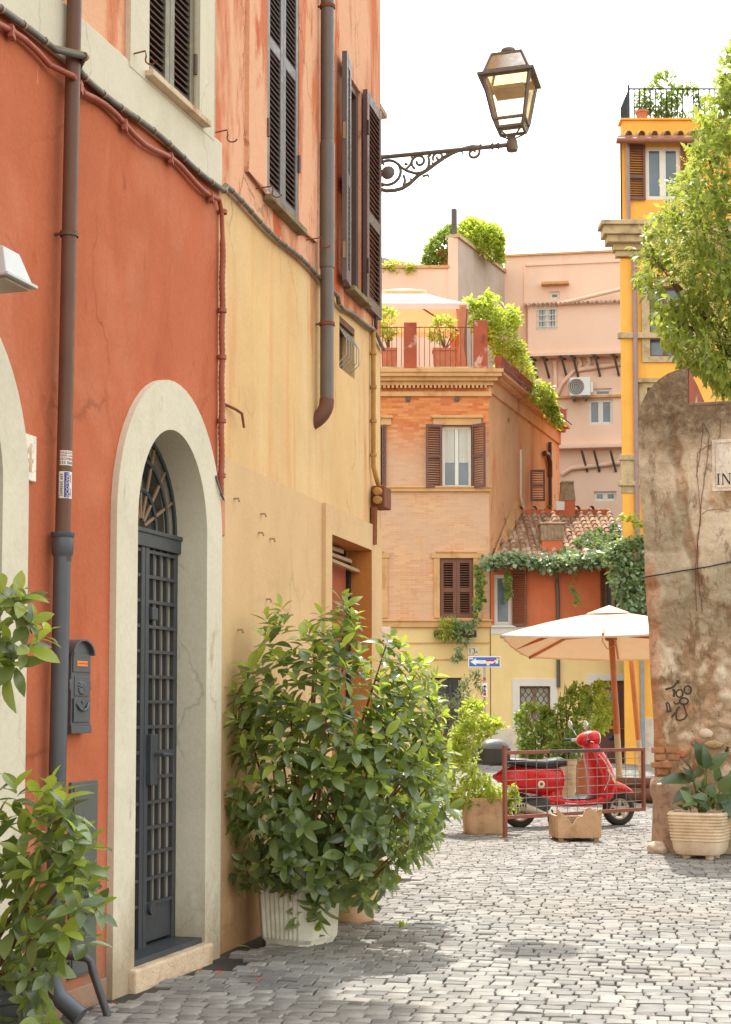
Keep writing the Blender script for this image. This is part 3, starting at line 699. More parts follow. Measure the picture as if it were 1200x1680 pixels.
a0, z0 = FR.hit(117, 1204, .055); a1, z1 = FR.hit(151, 1204, .055); zt = FR.z(134, 1049, .055)
mbw = (a1 - a0); mh = .62
lb = thing('letter_box', 'dark cast letter box with arched hood and small orange name tag', 'letter box', FR.w((a0 + a1) / 2, 0, z0), FR.rz)
h2 = mbw / 2 * .92; lb.scale = (1, .48, (zt - z0) / (.60 + h2 * 1.1))
body = MB().box((-h2, -.1, 0.06), (h2, .0, mh - .02)).build('body', M['castiron'], lb, bevel=0.004)
MB().box((-h2 * 1.06, -.115, 0.0), (h2 * 1.06, 0, .055)).box((-h2 * 1.03, -.108, 0.055), (h2 * 1.03, 0, .075)).build('base', M['castiron'], lb, bevel=0.004)
hood = MB(); pts = [(h2 * 1.0 * math.cos(math.pi * i / 14), mh - .02 + h2 * .95 * math.sin(math.pi * i / 14)) for i in range(15)]
hood.prism(pts, -.09, 0)
ho = hood.build('pediment', M['castiron'], lb, 30)
outer = [(h2 * 1.14 * math.cos(math.pi * i / 14), mh - .02 + h2 * 1.1 * math.sin(math.pi * i / 14)) for i in range(15)]
hd = MB(); k = 15
hd.v = [(x, -.14, z) for x, z in outer] + [(x, 0, z) for x, z in outer] + [(x * .9, -.14, z - .012) for x, z in outer] + [(x * .9, 0, z - .012) for x, z in outer]
for i in range(14): hd.f += [(i, i + 1, i + 1 + k, i + k), (i + 2 * k, i + 1 + 2 * k, i + 1 + 3 * k, i + 3 * k), (i, i + 1, i + 1 + 2 * k, i + 2 * k)]
hd.box((-h2 * 1.25, -.13, mh - .03), (-h2 * 1.0, 0, mh - .018)).box((h2 * 1.0, -.13, mh - .03), (h2 * 1.25, 0, mh - .018))
hd.build('hood', M['castiron'], lb, 40)
MB().box((-h2 * .9, -.112, mh - .16), (h2 * .9, -.1, mh - .03)).build('mail_flap', M['castiron'], lb, bevel=0.003)
M['orange'] = paint('orange_tag', S(236, 128, 36), 0.5)
tg = MB().box((-h2 * .55, -.1155, mh - .115), (h2 * .55, -.112, mh - .075)).build('name_tag', M['orange'], lb)
link('print', text_mesh('LA MADDALENA', 0.016, M['lettering'], 0.0002, 'CENTER'), tg, loc=(0, -.1158, mh - .1), rot=(math.pi / 2, 0, 0))
MB().box((-h2 * .72, -.108, .28), (h2 * .72, -.1, mh - .19)).build('front_panel', M['castiron'], lb, bevel=0.003)
cr = MB()
for i in range(40):
    t = R.random(); x = R.uniform(-.26, .26) * h2 * 2 * (1 - abs(t - .55) * 1.2) * .7
    cr.add(*(lambda s_: (s_.v, s_.f))(MB().lathe([(0.001, -.012), (.012, -.006), (.014, .004), (.004, .012)], 6, T((x, -.108, .30 + t * (mh - .53)), (rad(90), 0, R.random())))))
cr.build('crest', M['castiron'], lb, 60)
MB().box((-h2 * .85, -.118, .085), (h2 * .85, -.1, .265)).build('lower_door', M['castiron'], lb, bevel=0.003)
MB().tube([(-h2 * .6, -.122, .225), (-h2 * .35, -.135, .185), (0, -.138, .17), (h2 * .35, -.135, .185), (h2 * .65, -.122, .23)], 0.010, 8).build('horn_relief', M['castiron'], lb, 50)
MB().lathe([(0.012, 0), (.012, .01), (0.004, .012)], 10, T((0, -.118, .238), (rad(90), 0, 0))).build('lock', M['castiron'], lb, 40)
for s_ in (-1, 1):
    MB().lathe([(.006, 0), (.012, .02), (.007, .04), (.012, .06), (.005, .085)], 8, T((s_ * h2 * 1.02, -.09, mh - .3))).build('side_ornament', M['castiron'], lb, 50)

a0, z1 = FR.hit(113, 1284); a1, _ = FR.hit(156.5, 1284); z0 = FR.z(140, 1598)
ht = thing('meter_hatch', 'dark olive grey metal meter hatch low on the red wall', 'hatch', FR.w((a0 + a1) / 2, 0, z0), FR.rz)
hw = (a1 - a0) / 2; hh = z1 - z0
M['hatch'] = paint('olive_grey_metal', S(86, 88, 82), 0.5, var=0.12, scale=4, wear=S(128, 110, 92), wth=0.72)
MB().box((-hw, -.015, 0), (hw, .01, hh)).build('frame', M['hatch'], ht, bevel=0.003)
MB().box((-hw + .015, -.022, hh * .55), (hw - .015, -.01, hh - .015)).build('upper_door', M['hatch'], ht, bevel=0.003)
ld = MB().box((-hw + .015, -.022, .015), (hw - .015, -.01, hh * .53)).build('lower_door', M['hatch'], ht, bevel=0.003)
for i in range(7):
    MB().box((-hw * .6 + i * hw * .19, -.026, hh * .36), (-hw * .6 + i * hw * .19 + .01, -.02, hh * .5)).build('vent_slot', M['black'], ld)

lp = thing('wall_lamp', 'white metal lantern hood at the left edge of the picture on the red wall', 'lamp', P(-6, 466, 6.35), FR.rz)
M['lampwhite'] = paint('white_lamp_enamel', S(196, 194, 190), 0.4, var=0.04)
k_ = 0.108
def sq(h_, z_): return [(-h_, -h_, z_), (h_, -h_, z_), (h_, h_, z_), (-h_, h_, z_)]
MB().loft([sq(k_, .012), sq(k_ * .62, .135), sq(k_ * .3, .15)], True).build('hood', M['lampwhite'], lp, bevel=0.004)
MB().loft([sq(k_ * 1.14, 0), sq(k_ * 1.14, .014)], True).build('rim', M['lampwhite'], lp, bevel=0.003)
MB().box((-k_ * .9, -k_ * .9, -.012), (k_ * .9, k_ * .9, -.001)).build('diffuser', M['tanglass'], lp)
MB().tube([(0, 0, .14), (0, .05, .2), (0, .5, .22)], 0.012, 8).build('arm', M['lampwhite'], lp, 40)
# ================================================================== buildings round the little square
M['winglass'] = paint('window_glass', S(92, 104, 116), 0.08, var=0.2, scale=1.5, spec=0.8, bump=0.02)
M['curtain'] = clothmat('lace_curtain', S(232, 226, 212), S(240, 234, 220), 0.2)
M['wframe'] = paint('white_window_frame', S(228, 220, 206), 0.5, var=0.05)
M['brown2'] = paint('maroon_shutter_paint', S(112, 72, 62), 0.5, wear=S(150, 120, 104), wth=0.74)
M['brown3'] = paint('closed_shutter_paint', S(120, 76, 58), 0.55, var=0.12)
def brickmat():
    n = NT('thin_brick')
    v = n.map((1, 1, 1), rot=(rad(90), 0, 0))
    b = n.n('TexBrick', {'Vector': v, 'Scale': 1.0, 'Mortar Size': 0.007, 'Mortar Smooth': 0.6, 'Brick Width': 0.26, 'Row Height': 0.062, 'Color1': S(214, 154, 112), 'Color2': S(230, 178, 132), 'Mortar': S(220, 186, 154)})
    sep = n.n('SeparateXYZ', {0: n.tc()}).outputs[2]
    hi = n.ramp(n.math('DIVIDE', n.math('ADD', sep, n.math('MULTIPLY', n.noise(1.2, 5), 1.2)), 12.0), [(0.68, 0.0), (0.79, 0.9)])
    b2 = n.n('TexBrick', {'Vector': v, 'Scale': 1.0, 'Mortar Size': 0.006, 'Mortar Smooth': 0.4, 'Brick Width': 0.28, 'Row Height': 0.07, 'Color1': S(196, 92, 48), 'Color2': S(230, 152, 88), 'Mortar': S(206, 120, 70), 'Bias': 0.0})
    c = n.mix(hi, b.outputs['Color'], b2.outputs['Color'])
    g = n.noise(0.55, 6, 0.6)
    c = n.mix(n.math('MULTIPLY', n.ramp(g, [(0.38, 0.0), (0.56, 0.7)]), n.math('SUBTRACT', 1.0, hi)), c, S(210, 172, 144))
    c = n.mix(n.ramp(n.noise(3.5, 7, 0.7, n.map((1, 1, 0.7), loc=(3, 0, 5))), [(0.58, 0.0), (0.68, 0.5)]), c, S(176, 128, 100))
    c = n.mix(n.ramp(n.noise(1.6, 6, 0.65, n.map((1.5, 1, 0.5))), [(0.58, 0.0), (0.72, 0.6)]), c, S(222, 160, 96))
    n.pbr(c, 0.92, n.bump(n.mix(0.5, b.outputs['Fac'], n.noise(30, 4)), 0.35, 0.01), Specular_IOR_Level=0.2)
    return n.mat
M['brick'] = brickmat()
M['sqyellow'] = stucco('square_yellow_plaster', S(238, 206, 146), [(S(228, 184, 122), 1.0, (1, 1, 0.6), 0.55, 0.2, 0.6), (S(242, 214, 156), 1.4, (1, 1, 1), 0.52, 0.2, 0.5)], var=0.07)
M['trim'] = stucco('ochre_stone_trim', S(216, 168, 116), [(S(180, 120, 78), 3, (1, 1, 0.6), 0.52, 0.15, 0.6), (S(196, 176, 156), 2.4, (1, 1, 1), 0.58, 0.12, 0.5)], var=0.12)
M['sideplaster'] = stucco('streaked_orange_plaster', S(236, 178, 134), [(S(212, 104, 56), 0.8, (1.2, 1, 0.22), 0.52, 0.14, 0.85), (S(236, 190, 150), 0.9, (1.0, 1, 0.2), 0.50, 0.16, 0.8), (S(120, 92, 76), 0.9, (1, 1, 0.8), 0.64, 0.05, 0.75)], var=0.12)
M['lowred'] = stucco('salmon_red_plaster', S(208, 112, 74), [(S(220, 134, 96), 1.1, (1, 1, 0.6), 0.52, 0.2, 0.6)], var=0.08)
M['palebase'] = stone('pale_travertine_dado', S(216, 200, 182), S(186, 160, 136), 3)
M['whitetrim'] = stucco('white_trim', S(220, 212, 202), (), var=0.05)
M['pink'] = stucco('pink_plaster', S(244, 206, 180), [(S(248, 214, 192), 0.4, (1, 1, 0.5), 0.5, 0.25, 0.7), (S(236, 184, 156), 0.5, (1.5, 1, 0.3), 0.58, 0.2, 0.5)], var=0.06, scale=0.5)  # paler base: distance haze is put into the plaster colour
M['greywall'] = stucco('grey_render', S(190, 172, 158), [(S(226, 176, 150), 0.6, (1, 1, 0.4), 0.55, 0.15, 0.5), (S(120, 110, 104), 1.2, (3, 3, 0.3), 0.64, 0.1, 0.7)], var=0.12)
M['tallorange'] = stucco('orange_yellow_plaster', S(250, 182, 84), [(S(252, 200, 116), 0.6, (1, 1, 0.5), 0.5, 0.2, 0.6), (S(206, 132, 56), 1.0, (2, 1, 0.25), 0.6, 0.15, 0.6)], var=0.08)
M['oldstone'] = stone('old_cornice_stone', S(196, 172, 132), S(150, 122, 84), 3)
M['mauvepipe'] = paint('mauve_pipe_paint', S(158, 128, 122), 0.5)
M['gutter'] = paint('dark_gutter', S(92, 80, 72), 0.5)
M['browngutter'] = paint('copper_brown_gutter', S(152, 96, 74), 0.5, var=0.2)
M['parapet'] = stucco('red_parapet', S(168, 86, 62), [(S(206, 176, 156), 2.2, (1, 1, 1), 0.56, 0.08, 0.8), (S(110, 66, 54), 3.0, (1, 1, .6), 0.56, 0.1, 0.7)], var=0.2)
M['clay'] = paint('terracotta_pot', S(200, 120, 86), 0.85, var=0.14, scale=5, wear=S(222, 176, 146), wth=0.66)
def tilemat(name, cs):
    n = NT(name)
    rnd = n.math('FRACT', n.math('ADD', n.n('ObjectInfo').outputs['Random'], n.n('NewGeometry').outputs['Random Per Island']))
    c = n.ramp(rnd, [(0.0, cs[0]), (0.5, cs[1]), (1.0, cs[2])])
    c = n.mix(n.ramp(n.noise(9, 6, 0.7), [(0.5, 0.0), (0.68, 0.7)]), c, S(150, 116, 96))
    n.pbr(c, 0.9, n.bump(n.noise(40, 5), 0.4, 0.01), Specular_IOR_Level=0.2); return n.mat
M['tile'] = tilemat('clay_roof_tile', (S(158, 122, 96), S(184, 148, 120), S(210, 182, 154)))

def fwin(parent, x0, z0, x1, z1, y, fmat, leaves=2, t=0.05, glass=None, sash=0.045):
    mb = MB().box((x0, y, z0), (x0 + t, y + .06, z1)).box((x1 - t, y, z0), (x1, y + .06, z1)).box((x0 + t, y, z1 - t), (x1 - t, y + .06, z1)).box((x0 + t, y, z0), (x1 - t, y + .06, z0 + t))
    for i in range(1, leaves):
        x = x0 + (x1 - x0) * i / leaves; mb.box((x - sash, y - .006, z0 + t), (x + sash, y + .055, z1 - t))
    o = mb.build('window', fmat, parent)
    for i in range(leaves):
        a = x0 + (x1 - x0) * i / leaves; b = x0 + (x1 - x0) * (i + 1) / leaves
        MB().box((a + .02, y + .03, z0 + .02), (b - .02, y + .04, z1 - .02)).build('pane', glass or M['winglass'], o)
    return o
YF = 41.0
cx_ = ray(803, 800)[0] * YF
FO = Frame(cx_, YF, 0.0); FS = Frame(cx_, YF, math.atan2(0.9462, 0.3236))
def bx(fr, px0, py0, px1, py1, off=0.0):
    """Pixel box on a wall plane -> (x0, z0, x1, z1)."""
    pm = ((px0 + px1) / 2, (py0 + py1) / 2)
    return fr.s(px0, pm[1], off), fr.z(pm[0], py1, off), fr.s(px1, pm[1], off), fr.z(pm[0], py0, off)

ob = framething(FO, 'brick_house', 'tall orange brick house with a roof terrace behind the lamp', 'house')
XL = -6.5; z1030 = FO.z(700, 1030); z800 = FO.z(700, 803); zcor = FO.z(720, 640); zter = FO.z(720, 612)
wA = bx(FO, 722, 916, 777, 1014); wB = bx(FO, 725, 699, 775, 801); wC = bx(FO, 598, 699, 627, 801); wD = bx(FO, 570, 916, 624, 1014)
shopd = bx(FO, 702, 1112, 758, 1260)
MB().wallpoly(rect(XL, -.3, 0, z1030), [rect(shopd[0], -.2, shopd[2], shopd[3])], 0, .3).build('wall', M['sqyellow'], ob)
MB().wallpoly(rect(XL, z1030, 0, zter), [rect(*wA), rect(*wB), rect(*wC), rect(*wD)], 0, .22).build('wall', M['brick'], ob)
for py in (1055, 1082): MB().box((XL, -.025, FO.z(700, py) - .02), (-.02, .05, FO.z(700, py) + .015)).build('groove_moulding', M['trim'], ob)
zz = FO.z(700, 1022)
MB().box((XL, -.09, zz - .12), (.04, .05, zz + .03)).box((XL, -.13, zz + .03), (.06, .05, zz + .085)).build('string_course', M['trim'], ob, bevel=0.01)
MB().box((XL, -.08, z800 - .06), (.05, .05, z800 + .03)).box((XL, -.11, z800 + .03), (.08, .05, z800 + .075)).build('string_course', M['trim'], ob, bevel=0.01)
for a in (wA, wD):
    for x0, x1 in ((a[0] - .16, a[0]), (a[2], a[2] + .2)): MB().box((x0, -.05, a[1]), (x1, .03, a[3] + .0)).build('jamb_stone', M['trim'], ob, bevel=0.008)
    MB().box((a[0] - .22, -.07, a[3]), (a[2] + .24, .03, a[3] + .14)).box((a[0] - .1, -.1, a[3] + .14), (a[2] + .1, .03, a[3] + .19)).build('lintel_stone', M['trim'], ob, bevel=0.008)
for a in (wB, wC):
    MB().box((a[0] - .22, -.06, a[3] + .02), (a[2] + .24, .03, a[3] + .2)).box((a[0] - .26, -.11, a[3] + .2), (a[2] + .28, .03, a[3] + .27)).build('lintel_stone', M['trim'], ob, bevel=0.008)
hw = (wA[2] - wA[0]) / 2
for a in (wA, wD):
    shutter(ob, a[0] + .01, .03, a[1], a[3], hw - .012, 0, M['brown3'], 0.06, False, (0.47,), stile=.09)
    shutter(ob, a[2] - .01, .03, a[1], a[3], hw - .012, 0, M['brown3'], 0.06, False, (0.47,), stile=.09, sgn=-1)
shutter(ob, wB[0], -.05, wB[1] - .0, wB[3] + .03, .42, math.pi + rad(12), M['brown2'], 0.06, False, (0.5,), stile=.05)
shutter(ob, wB[2], -.05, wB[1] - .0, wB[3] + .03, .42, rad(-42), M['brown2'], 0.06, False, (0.5,), stile=.05)
shutter(ob, wC[2] + .0, -.05, wC[1], wC[3] + .03, .11, rad(-8), M['brown2'], 0.06, False, (0.5,), stile=.04)
MB().box((wB[0], -.02, wB[3]), (wB[2], .02, wB[3] + .07)).build('window_head', M['brown2'], ob)
bw = fwin(ob, wB[0] + .02, wB[1] + .02, wB[2] - .02, wB[3], .1, M['wframe'], 2, .07, M['winglass'])
mid = (wB[0] + wB[2]) / 2; zm = wB[1] + (wB[3] - wB[1]) * .42
for x0, x1 in ((wB[0] + .09, mid - .06), (mid + .06, wB[2] - .09)):
    cu = MB(); k = 16
    cu.v = [(x0 + (x1 - x0) * i / k, .118 + .006 * math.sin(i * 1.9), zc_) for zc_ in (zm, wB[3] - .07) for i in range(k + 1)]
    cu.f = [(i, i + 1, i + k + 2, i + k + 1) for i in range(k)]
    cu.build('curtain', M['curtain'], bw, 60)
for px in (670, 750):
    x, z = FO.hit(px, 655); MB().lathe([(0.07, 0), (.07, .03), (.03, .04)], 12, T((x, 0, z), (rad(90), 0, 0))).build('beam_hole_disc', M['gutter'], ob, 40)  # dark disc standing in for the shade inside an open beam hole
# shop opening at the foot, half hidden by plants
MB().box((shopd[0], .2, -.1), (shopd[2], .25, shopd[3])).build('shop_door', M['smoked'], ob)
for i in range(4):
    x = shopd[0] + (shopd[2] - shopd[0]) * i / 3; MB().box((x - .03, .14, -.1), (x + .03, .2, shopd[3])).build('shop_frame', M['iron'], ob)
# cornice and terrace edge on both fronts
def cornice(fr, x0, x1, parent, mat, z, ext=0.0):
    mb = MB()
    if not ext:
        for y, za, zb in ((.06, -.5, -.12), (.22, -.12, -.02), (.36, -.02, .05)): mb.box((x0, -y, z + za), (x1, .1, z + zb))
        return mb.build('cornice', mat, parent)
    for y, za, zb in ((.07, -.62, -.5), (.12, -.34, -.24), (.22, -.24, -.14), (.32, -.14, -.04), (.36, -.04, .05)):
        mb.box((x0, -y, z + za), (x1 + (y if ext else 0), .1, z + zb))
    k = int((x1 - x0) / .11)
    for i in range(k): mb.box((x0 + i * .11, -.16, z - .42), (x0 + i * .11 + .06, .0, z - .34))
    return mb.build('cornice', mat, parent, bevel=0.0)
cornice(FO, XL, 0, ob, M['trim'], zter, 1)
MB().box((XL, .3, -.3), (-1.0, 8, zter)).build('core', M['dark_inside'], ob)
dl = FS.rz
LS = FS.s(918, 760)
side = MB().wallpoly(rect(0, -.3, LS, zter), [], 0).build('side_wall', M['sideplaster'], ob, rot=(0, 0, dl))
MB().box((0.02, .03, -.3), (LS, 3.0, zter - .03)).build('side_core', M['dark_inside'], ob, rot=(0, 0, dl))
cc = cornice(FS, 0.0, LS, ob, M['sideplaster'], zter); cc.rotation_euler = (0, 0, dl)
for i in range(4):
    x0 = .2 + i * (LS - .3) / 4; x1 = x0 + (LS - .3) / 4 - .15
    MB().box((x0, -.30, zter + .05), (x1, -.12, zter + .48)).build('parapet_box', M['parapet'], ob, bevel=0.01, rot=(0, 0, dl))
    MB().box((x1, -.26, zter + .05), (x1 + .15, -.10, zter + .58)).build('parapet_pier', M['parapet'], ob, bevel=0.01, rot=(0, 0, dl))
MB().tube([(0, -.4, zter + .12), (LS, -.4, zter + .12)], .02, 6).build('terrace_rail', M['gutter'], ob, rot=(0, 0, dl))
# side fittings
x, z = FS.hit(899, 810); _, z2 = FS.hit(899, 735)
MB().tube([(x, -.08, z - 1.5), (x, -.08, zter - .7)], .06, 10).tube([(x - .75, -.08, z2 - .28), (x - .35, -.1, z2 - .26), (x - .08, -.1, z2 - .45), (x, -.08, z2 - .9)], .075, 10).build('side_drainpipe', M['brownpipe'], ob, 40, rot=(0, 0, dl))
x, z = FS.hit(852, 738); x2, z3 = FS.hit(852, 815)
MB().tube([(x, -.05, z), (x2, -.05, z3), (x2 + .35, -.1, z3 - .45)], .035, 8).build('white_pipe', M['wframe'], ob, 40, rot=(0, 0, dl))
a = bx(FS, 868, 788, 878, 825)
shutter(ob, 0, 0, a[1], a[3] + .25, .42, dl - rad(70), M['brown2'], .06, False, (.5,), stile=.05).location = FS.w(a[0], -.05, a[1]) - Vector((FO.x, FO.y, 0))
# terrace floor
MB().slab([(XL, .1), (-.1, .1), (LS * .3236 - .3, LS * .9462), (XL, LS * .9462)], zter - .02, zter + .02).build('terrace_floor', M['clay'], ob)
for px0, px1, py0 in ((663, 684, 530), (778, 800, 527)):
    a0, a1 = FO.s(px0, 560), FO.s(px1, 560)
    MB().box((a0, -.1, zter + .05), (a1, .25, FO.z(670, py0))).build('terrace_pillar', M['parapet'], ob, bevel=0.012)
rail = MB(); zr0, zr1 = zter + .1, FO.z(720, 536)
ta, tb = FO.s(684, 560), FO.s(778, 560)
def railing(x0, x1, k):
    MB().tube([(x0, .05, zr1), (x1, .05, zr1)], .014, 6).tube([(x0, .05, zr0), (x1, .05, zr0)], .012, 6).build('terrace_handrail', M['rust'], ob)
    for i in range(k):
        x = x0 + (x1 - x0) * (i + .5) / k
        MB().tube([(x, .05, zr0), (x, .05, zr1)], .009, 5).build('baluster', M['rust'], ob)
railing(ta, tb, 11); railing(FO.s(600, 560), FO.s(663, 560), 8)
MB().box((XL, -.05, zter + .05), (0, .12, zter + .16)).build('terrace_kerb', M['oldstone'], ob, bevel=0.01)

# house number and arrow signs on the square
a, z = FO.hit(776.5, 1068)
pq = thing('number_plaque', 'pale plaque numbered 13A above the blue arrow sign', 'plaque', FO.w(a, 0, z))
MB().box((-.14, -.02, -.1), (.14, .02, .1)).build('plate', M['marble'], pq, bevel=0.004)
link('numeral', text_mesh('13', 0.2, M['lettering'], 0.001, 'CENTER'), pq, loc=(-.03, -.0215, -.07), rot=(math.pi / 2, 0, 0))
link('numeral', text_mesh('A', 0.11, M['lettering'], 0.001, 'CENTER'), pq, loc=(.09, -.0215, -.07), rot=(math.pi / 2, 0, 0))

# ---- low house with the tiled roof
lh = framething(FO, 'low_house', 'low house with salmon upper floor, yellow ground floor and vine covered tile roof', 'house')
XR = FO.s(1031, 1100); ze = FO.z(900, 931); YL = -.04
zs2 = FO.z(900, 1030); zdado = FO.z(900, 1196)
wE = bx(FO, 811, 943, 862 - 22, 1026); wF = bx(FO, 992, 938, 1020, 1012); wG = bx(FO, 853, 1126, 903, 1196); wH = bx(FO, 975, 1117, 1027, 1252)
MB().wallpoly(rect(.02, zs2, XR, ze + .3), [rect(*wE), rect(*wF)], YL, .2).build('wall', M['lowred'], lh)
MB().wallpoly(rect(.02, zdado, XR, zs2), [rect(wG[0], zdado + .01, wG[2], wG[3]), rect(wH[0], zdado + .005, wH[2], wH[3])], YL, .25).build('wall', M['sqyellow'], lh)
for x0, x1 in ((.02, wH[0] - .16), (wH[2] + .1, XR)): MB().box((x0, YL - .03, -.2), (x1, .05, zdado)).build('dado', M['palebase'], lh, bevel=0.006)
MB().box((.02, YL - .02, zs2 - .17), (XR, .0, zs2 + .02)).build('pale_band', M['whitetrim'], lh)
for a0, a1, b0, b1 in ((wG[0] - .19, wG[0], zdado, wG[3] + .19), (wG[2], wG[2] + .19, zdado, wG[3] + .19), (wG[0], wG[2], wG[3], wG[3] + .19), (wH[0] - .2, wH[0], 0, wH[3] + .17), (wH[0], wH[2] + .08, wH[3], wH[3] + .17)):
    MB().box((a0, YL - .035, b0), (a1, .02, b1)).build('white_trim', M['whitetrim'], lh, bevel=0.005)
# lattice window
lg = fwin(lh, wG[0], wG[1], wG[2], wG[3], .1, M['tanwood'], 2, .05, M['curtain'])
lat = MB(); k = 5
for i in range(k):
    for s_ in (0, 1):
        pts = []
        for j in range(25):
            t = j / 24; ph = math.pi * (t * 5 + s_)
            pts.append((wG[0] + (wG[2] - wG[0]) * (i + .5 + .48 * math.sin(ph)) / k, .02, wG[1] + (wG[3] - wG[1]) * t))
        lat.tube(pts, .012, 5)
lat.build('lattice', M['gutter'], lg, 50, kind='stuff')
# door
M['brdoor'] = paint('dark_brown_door', S(112, 70, 58), 0.5, var=0.1)
d = MB().box((wH[0], .06, 0), (wH[2], .11, wH[3])).build('door', M['brdoor'], lh)
dw = wH[2] - wH[0]
MB().box((wH[0] + .18 * dw, .045, 1.06), (wH[2] - .18 * dw, .06, wH[3] - .25)).build('door_light', M['winglass'], d)
for i in range(4): MB().box((wH[0] + dw * (.18 + .213 * i) - .012, .03, 1.06), (wH[0] + dw * (.18 + .213 * i) + .012, .045, wH[3] - .25)).build('glazing_bar', M['brdoor'], d)
for i in range(4): MB().box((wH[0] + .18 * dw, .034, 1.06 + (wH[3] - 1.33) * i / 3), (wH[2] - .18 * dw, .046, 1.09 + (wH[3] - 1.33) * i / 3)).build('glazing_bar', M['brdoor'], d)
M['brass'] = paint('brass', S(206, 150, 72), 0.35, metallic=0.6)
MB().box((wH[0] + dw * .34, .04, .88), (wH[0] + dw * .66, .062, .95)).build('letter_slot', M['brass'], d, bevel=0.004)
MB().lathe([(.05, 0), (.075, .02), (.04, .05), (.01, .06)], 12, T((wH[0] + dw * .55, .06, .66), (rad(90), 0, 0))).build('door_knocker', M['iron'], d, 50)
for z0_, z1_ in ((.1, .5), (.72, 1.0)): MB().box((wH[0] + .1, .048, z0_), (wH[2] - .1, .06, z1_)).build('door_panel', M['brdoor'], d, bevel=0.006)
# upper windows
fwin(lh, wE[0], wE[1], wE[2], wE[3], .02, M['whitetrim'], 1, .09)
shutter(lh, wE[2], YL - .04, wE[1] - .02, wE[3] + .08, .40, rad(-22), M['brown3'], .055, False, (), stile=.04)
fwin(lh, wF[0] + .02, wF[1], wF[2], wF[3], .06, M['tanwood'], 2, .05)
shutter(lh, wF[0], YL - .04, wF[1] - .02, wF[3] + .03, .12, math.pi + rad(20), M['brown3'], .055, False, (), stile=.03)
MB().box((wE[0] - .08, YL - .07, wE[1] - .06), (wE[2] + .1, .05, wE[1])).build('window_sill', M['whitetrim'], lh, bevel=0.005)
# roof: deck, tiles laid in courses, gutter, rafters, parapet wall
YE, YR = -.45, 2.9; zE = ze + .06; zR = FO.z(930, 846, -2.9)
sl = math.atan2(zR - zE, YR - YE)
def wx(yl): return max(0.02, .342 * yl) + .03
MB().add([(wx(YE) - .1, YE, zE - .05), (XR, YE, zE - .05), (XR, YR, zR - .05), (wx(YR), YR, zR - .05)], [(0, 1, 2, 3)]).build('roof', M['tile'], lh)
roof = [o for o in lh.children if o.name.startswith('roof')][0]
def coppo(w0, w1, L, h=.6, t=.012):
    k = 6; mb = MB()
    def arc(w_, y, d): return [(math.cos(math.pi * i / k) * (w_ / 2 - d), y, math.sin(math.pi * i / k) * (w_ * h - d)) for i in range(k + 1)]
    A, B, A2, B2 = arc(w0, 0, 0), arc(w1, L, 0), arc(w0, 0, t), arc(w1, L, t)
    mb.v = A + B + A2 + B2; n1 = k + 1
    for i in range(k): mb.f += [(i, i + 1, i + 1 + n1, i + n1), (i + 2 * n1, i + 3 * n1, i + 1 + 3 * n1, i + 1 + 2 * n1), (i, i + 2 * n1, i + 1 + 2 * n1, i + 1)]
    return mb
cm = coppo(.175, .14, .40).mesh('cover_tile', M['tile'], 50)
tm = MB().box((-.105, 0, 0), (.105, .40, .022)).box((-.118, 0, 0), (-.105, .40, .045)).box((.105, 0, 0), (.118, .40, .045)).mesh('pan_tile', M['tile'])
slope_len = (YR - YE) / math.cos(sl); exp_ = .30; rows = int(slope_len / exp_); rt = random.Random(5)
for c_ in range(26):
    x = .02 + c_ * .262
    for r_ in range(rows + 1):
        s_ = r_ * exp_; y = YE - .02 + s_ * math.cos(sl); z = zE + s_ * math.sin(sl)
        if x > XR - .05 or x < wx(y) + .02: continue
        link('pan_tile', tm, roof, loc=(x + rt.uniform(-.006, .006), y, z + .005), rot=(sl - .045, 0, rt.uniform(-.015, .015)))
        if x + .131 < XR: link('cover_tile', cm, roof, loc=(x + .131 + rt.uniform(-.008, .008), y - .01, z + .035), rot=(sl - .04 + rt.uniform(-.01, .01), rt.uniform(-.03, .03), rt.uniform(-.03, .03)))
MB().box((wx(YR) - .2, YR - .02, zR - 1), (XR, YR + .2, zR + .17)).build('roof_parapet', M['lowred'], lh)
cap = coppo(.2, .2, .42).mesh('ridge_tile', M['tile'], 50)
for i in range(int((XR - wx(YR)) / .4)):
    link('ridge_tile', cap, lh, loc=(wx(YR) + .05 + i * .4, YR - .06, zR + .16), rot=(rad(3), 0, 0))
mb = MB(); k = 8
gpts = [(YE - .06 + .065 * math.cos(math.pi + math.pi * i / k), zE - .02 + .065 * math.sin(math.pi + math.pi * i / k)) for i in range(k + 1)]
mb.v = [(0.0, y, z) for y, z in gpts] + [(XR, y, z) for y, z in gpts]
mb.f = [(i, i + 1, i + k + 2, i + k + 1) for i in range(k)]
mb.build('gutter', M['gutter'], lh, 50)
for i in range(11):
    x = .1 + i * .62
    if x < XR: MB().box((x, YE + .02, zE - .17), (x + .09, .0, zE - .07)).build('rafter_end', M['gutter'], lh)
x, z = FO.hit(915, 1000)
MB().tube([(x - .1, YE - .05, zE - .06), (x - .08, YE - .02, zE - .2), (x - .02, YL - .08, zE - .45), (x, YL - .07, zE - .7), (x, YL - .07, FO.z(915, 1128))], .05, 10).build('drainpipe', M['gutter'], lh, 40)
# mortar seam where the roof meets the brick house
MB().add([(wx(YE) - .06, YE + .1, zE + .02), (wx(YE) + .12, YE + .1, zE + .1), (wx(YR) + .12, YR, zR + .1), (wx(YR) - .06, YR, zR + .5)], [(0, 1, 2, 3)]).build('mortar_seam', M['trim'], lh)
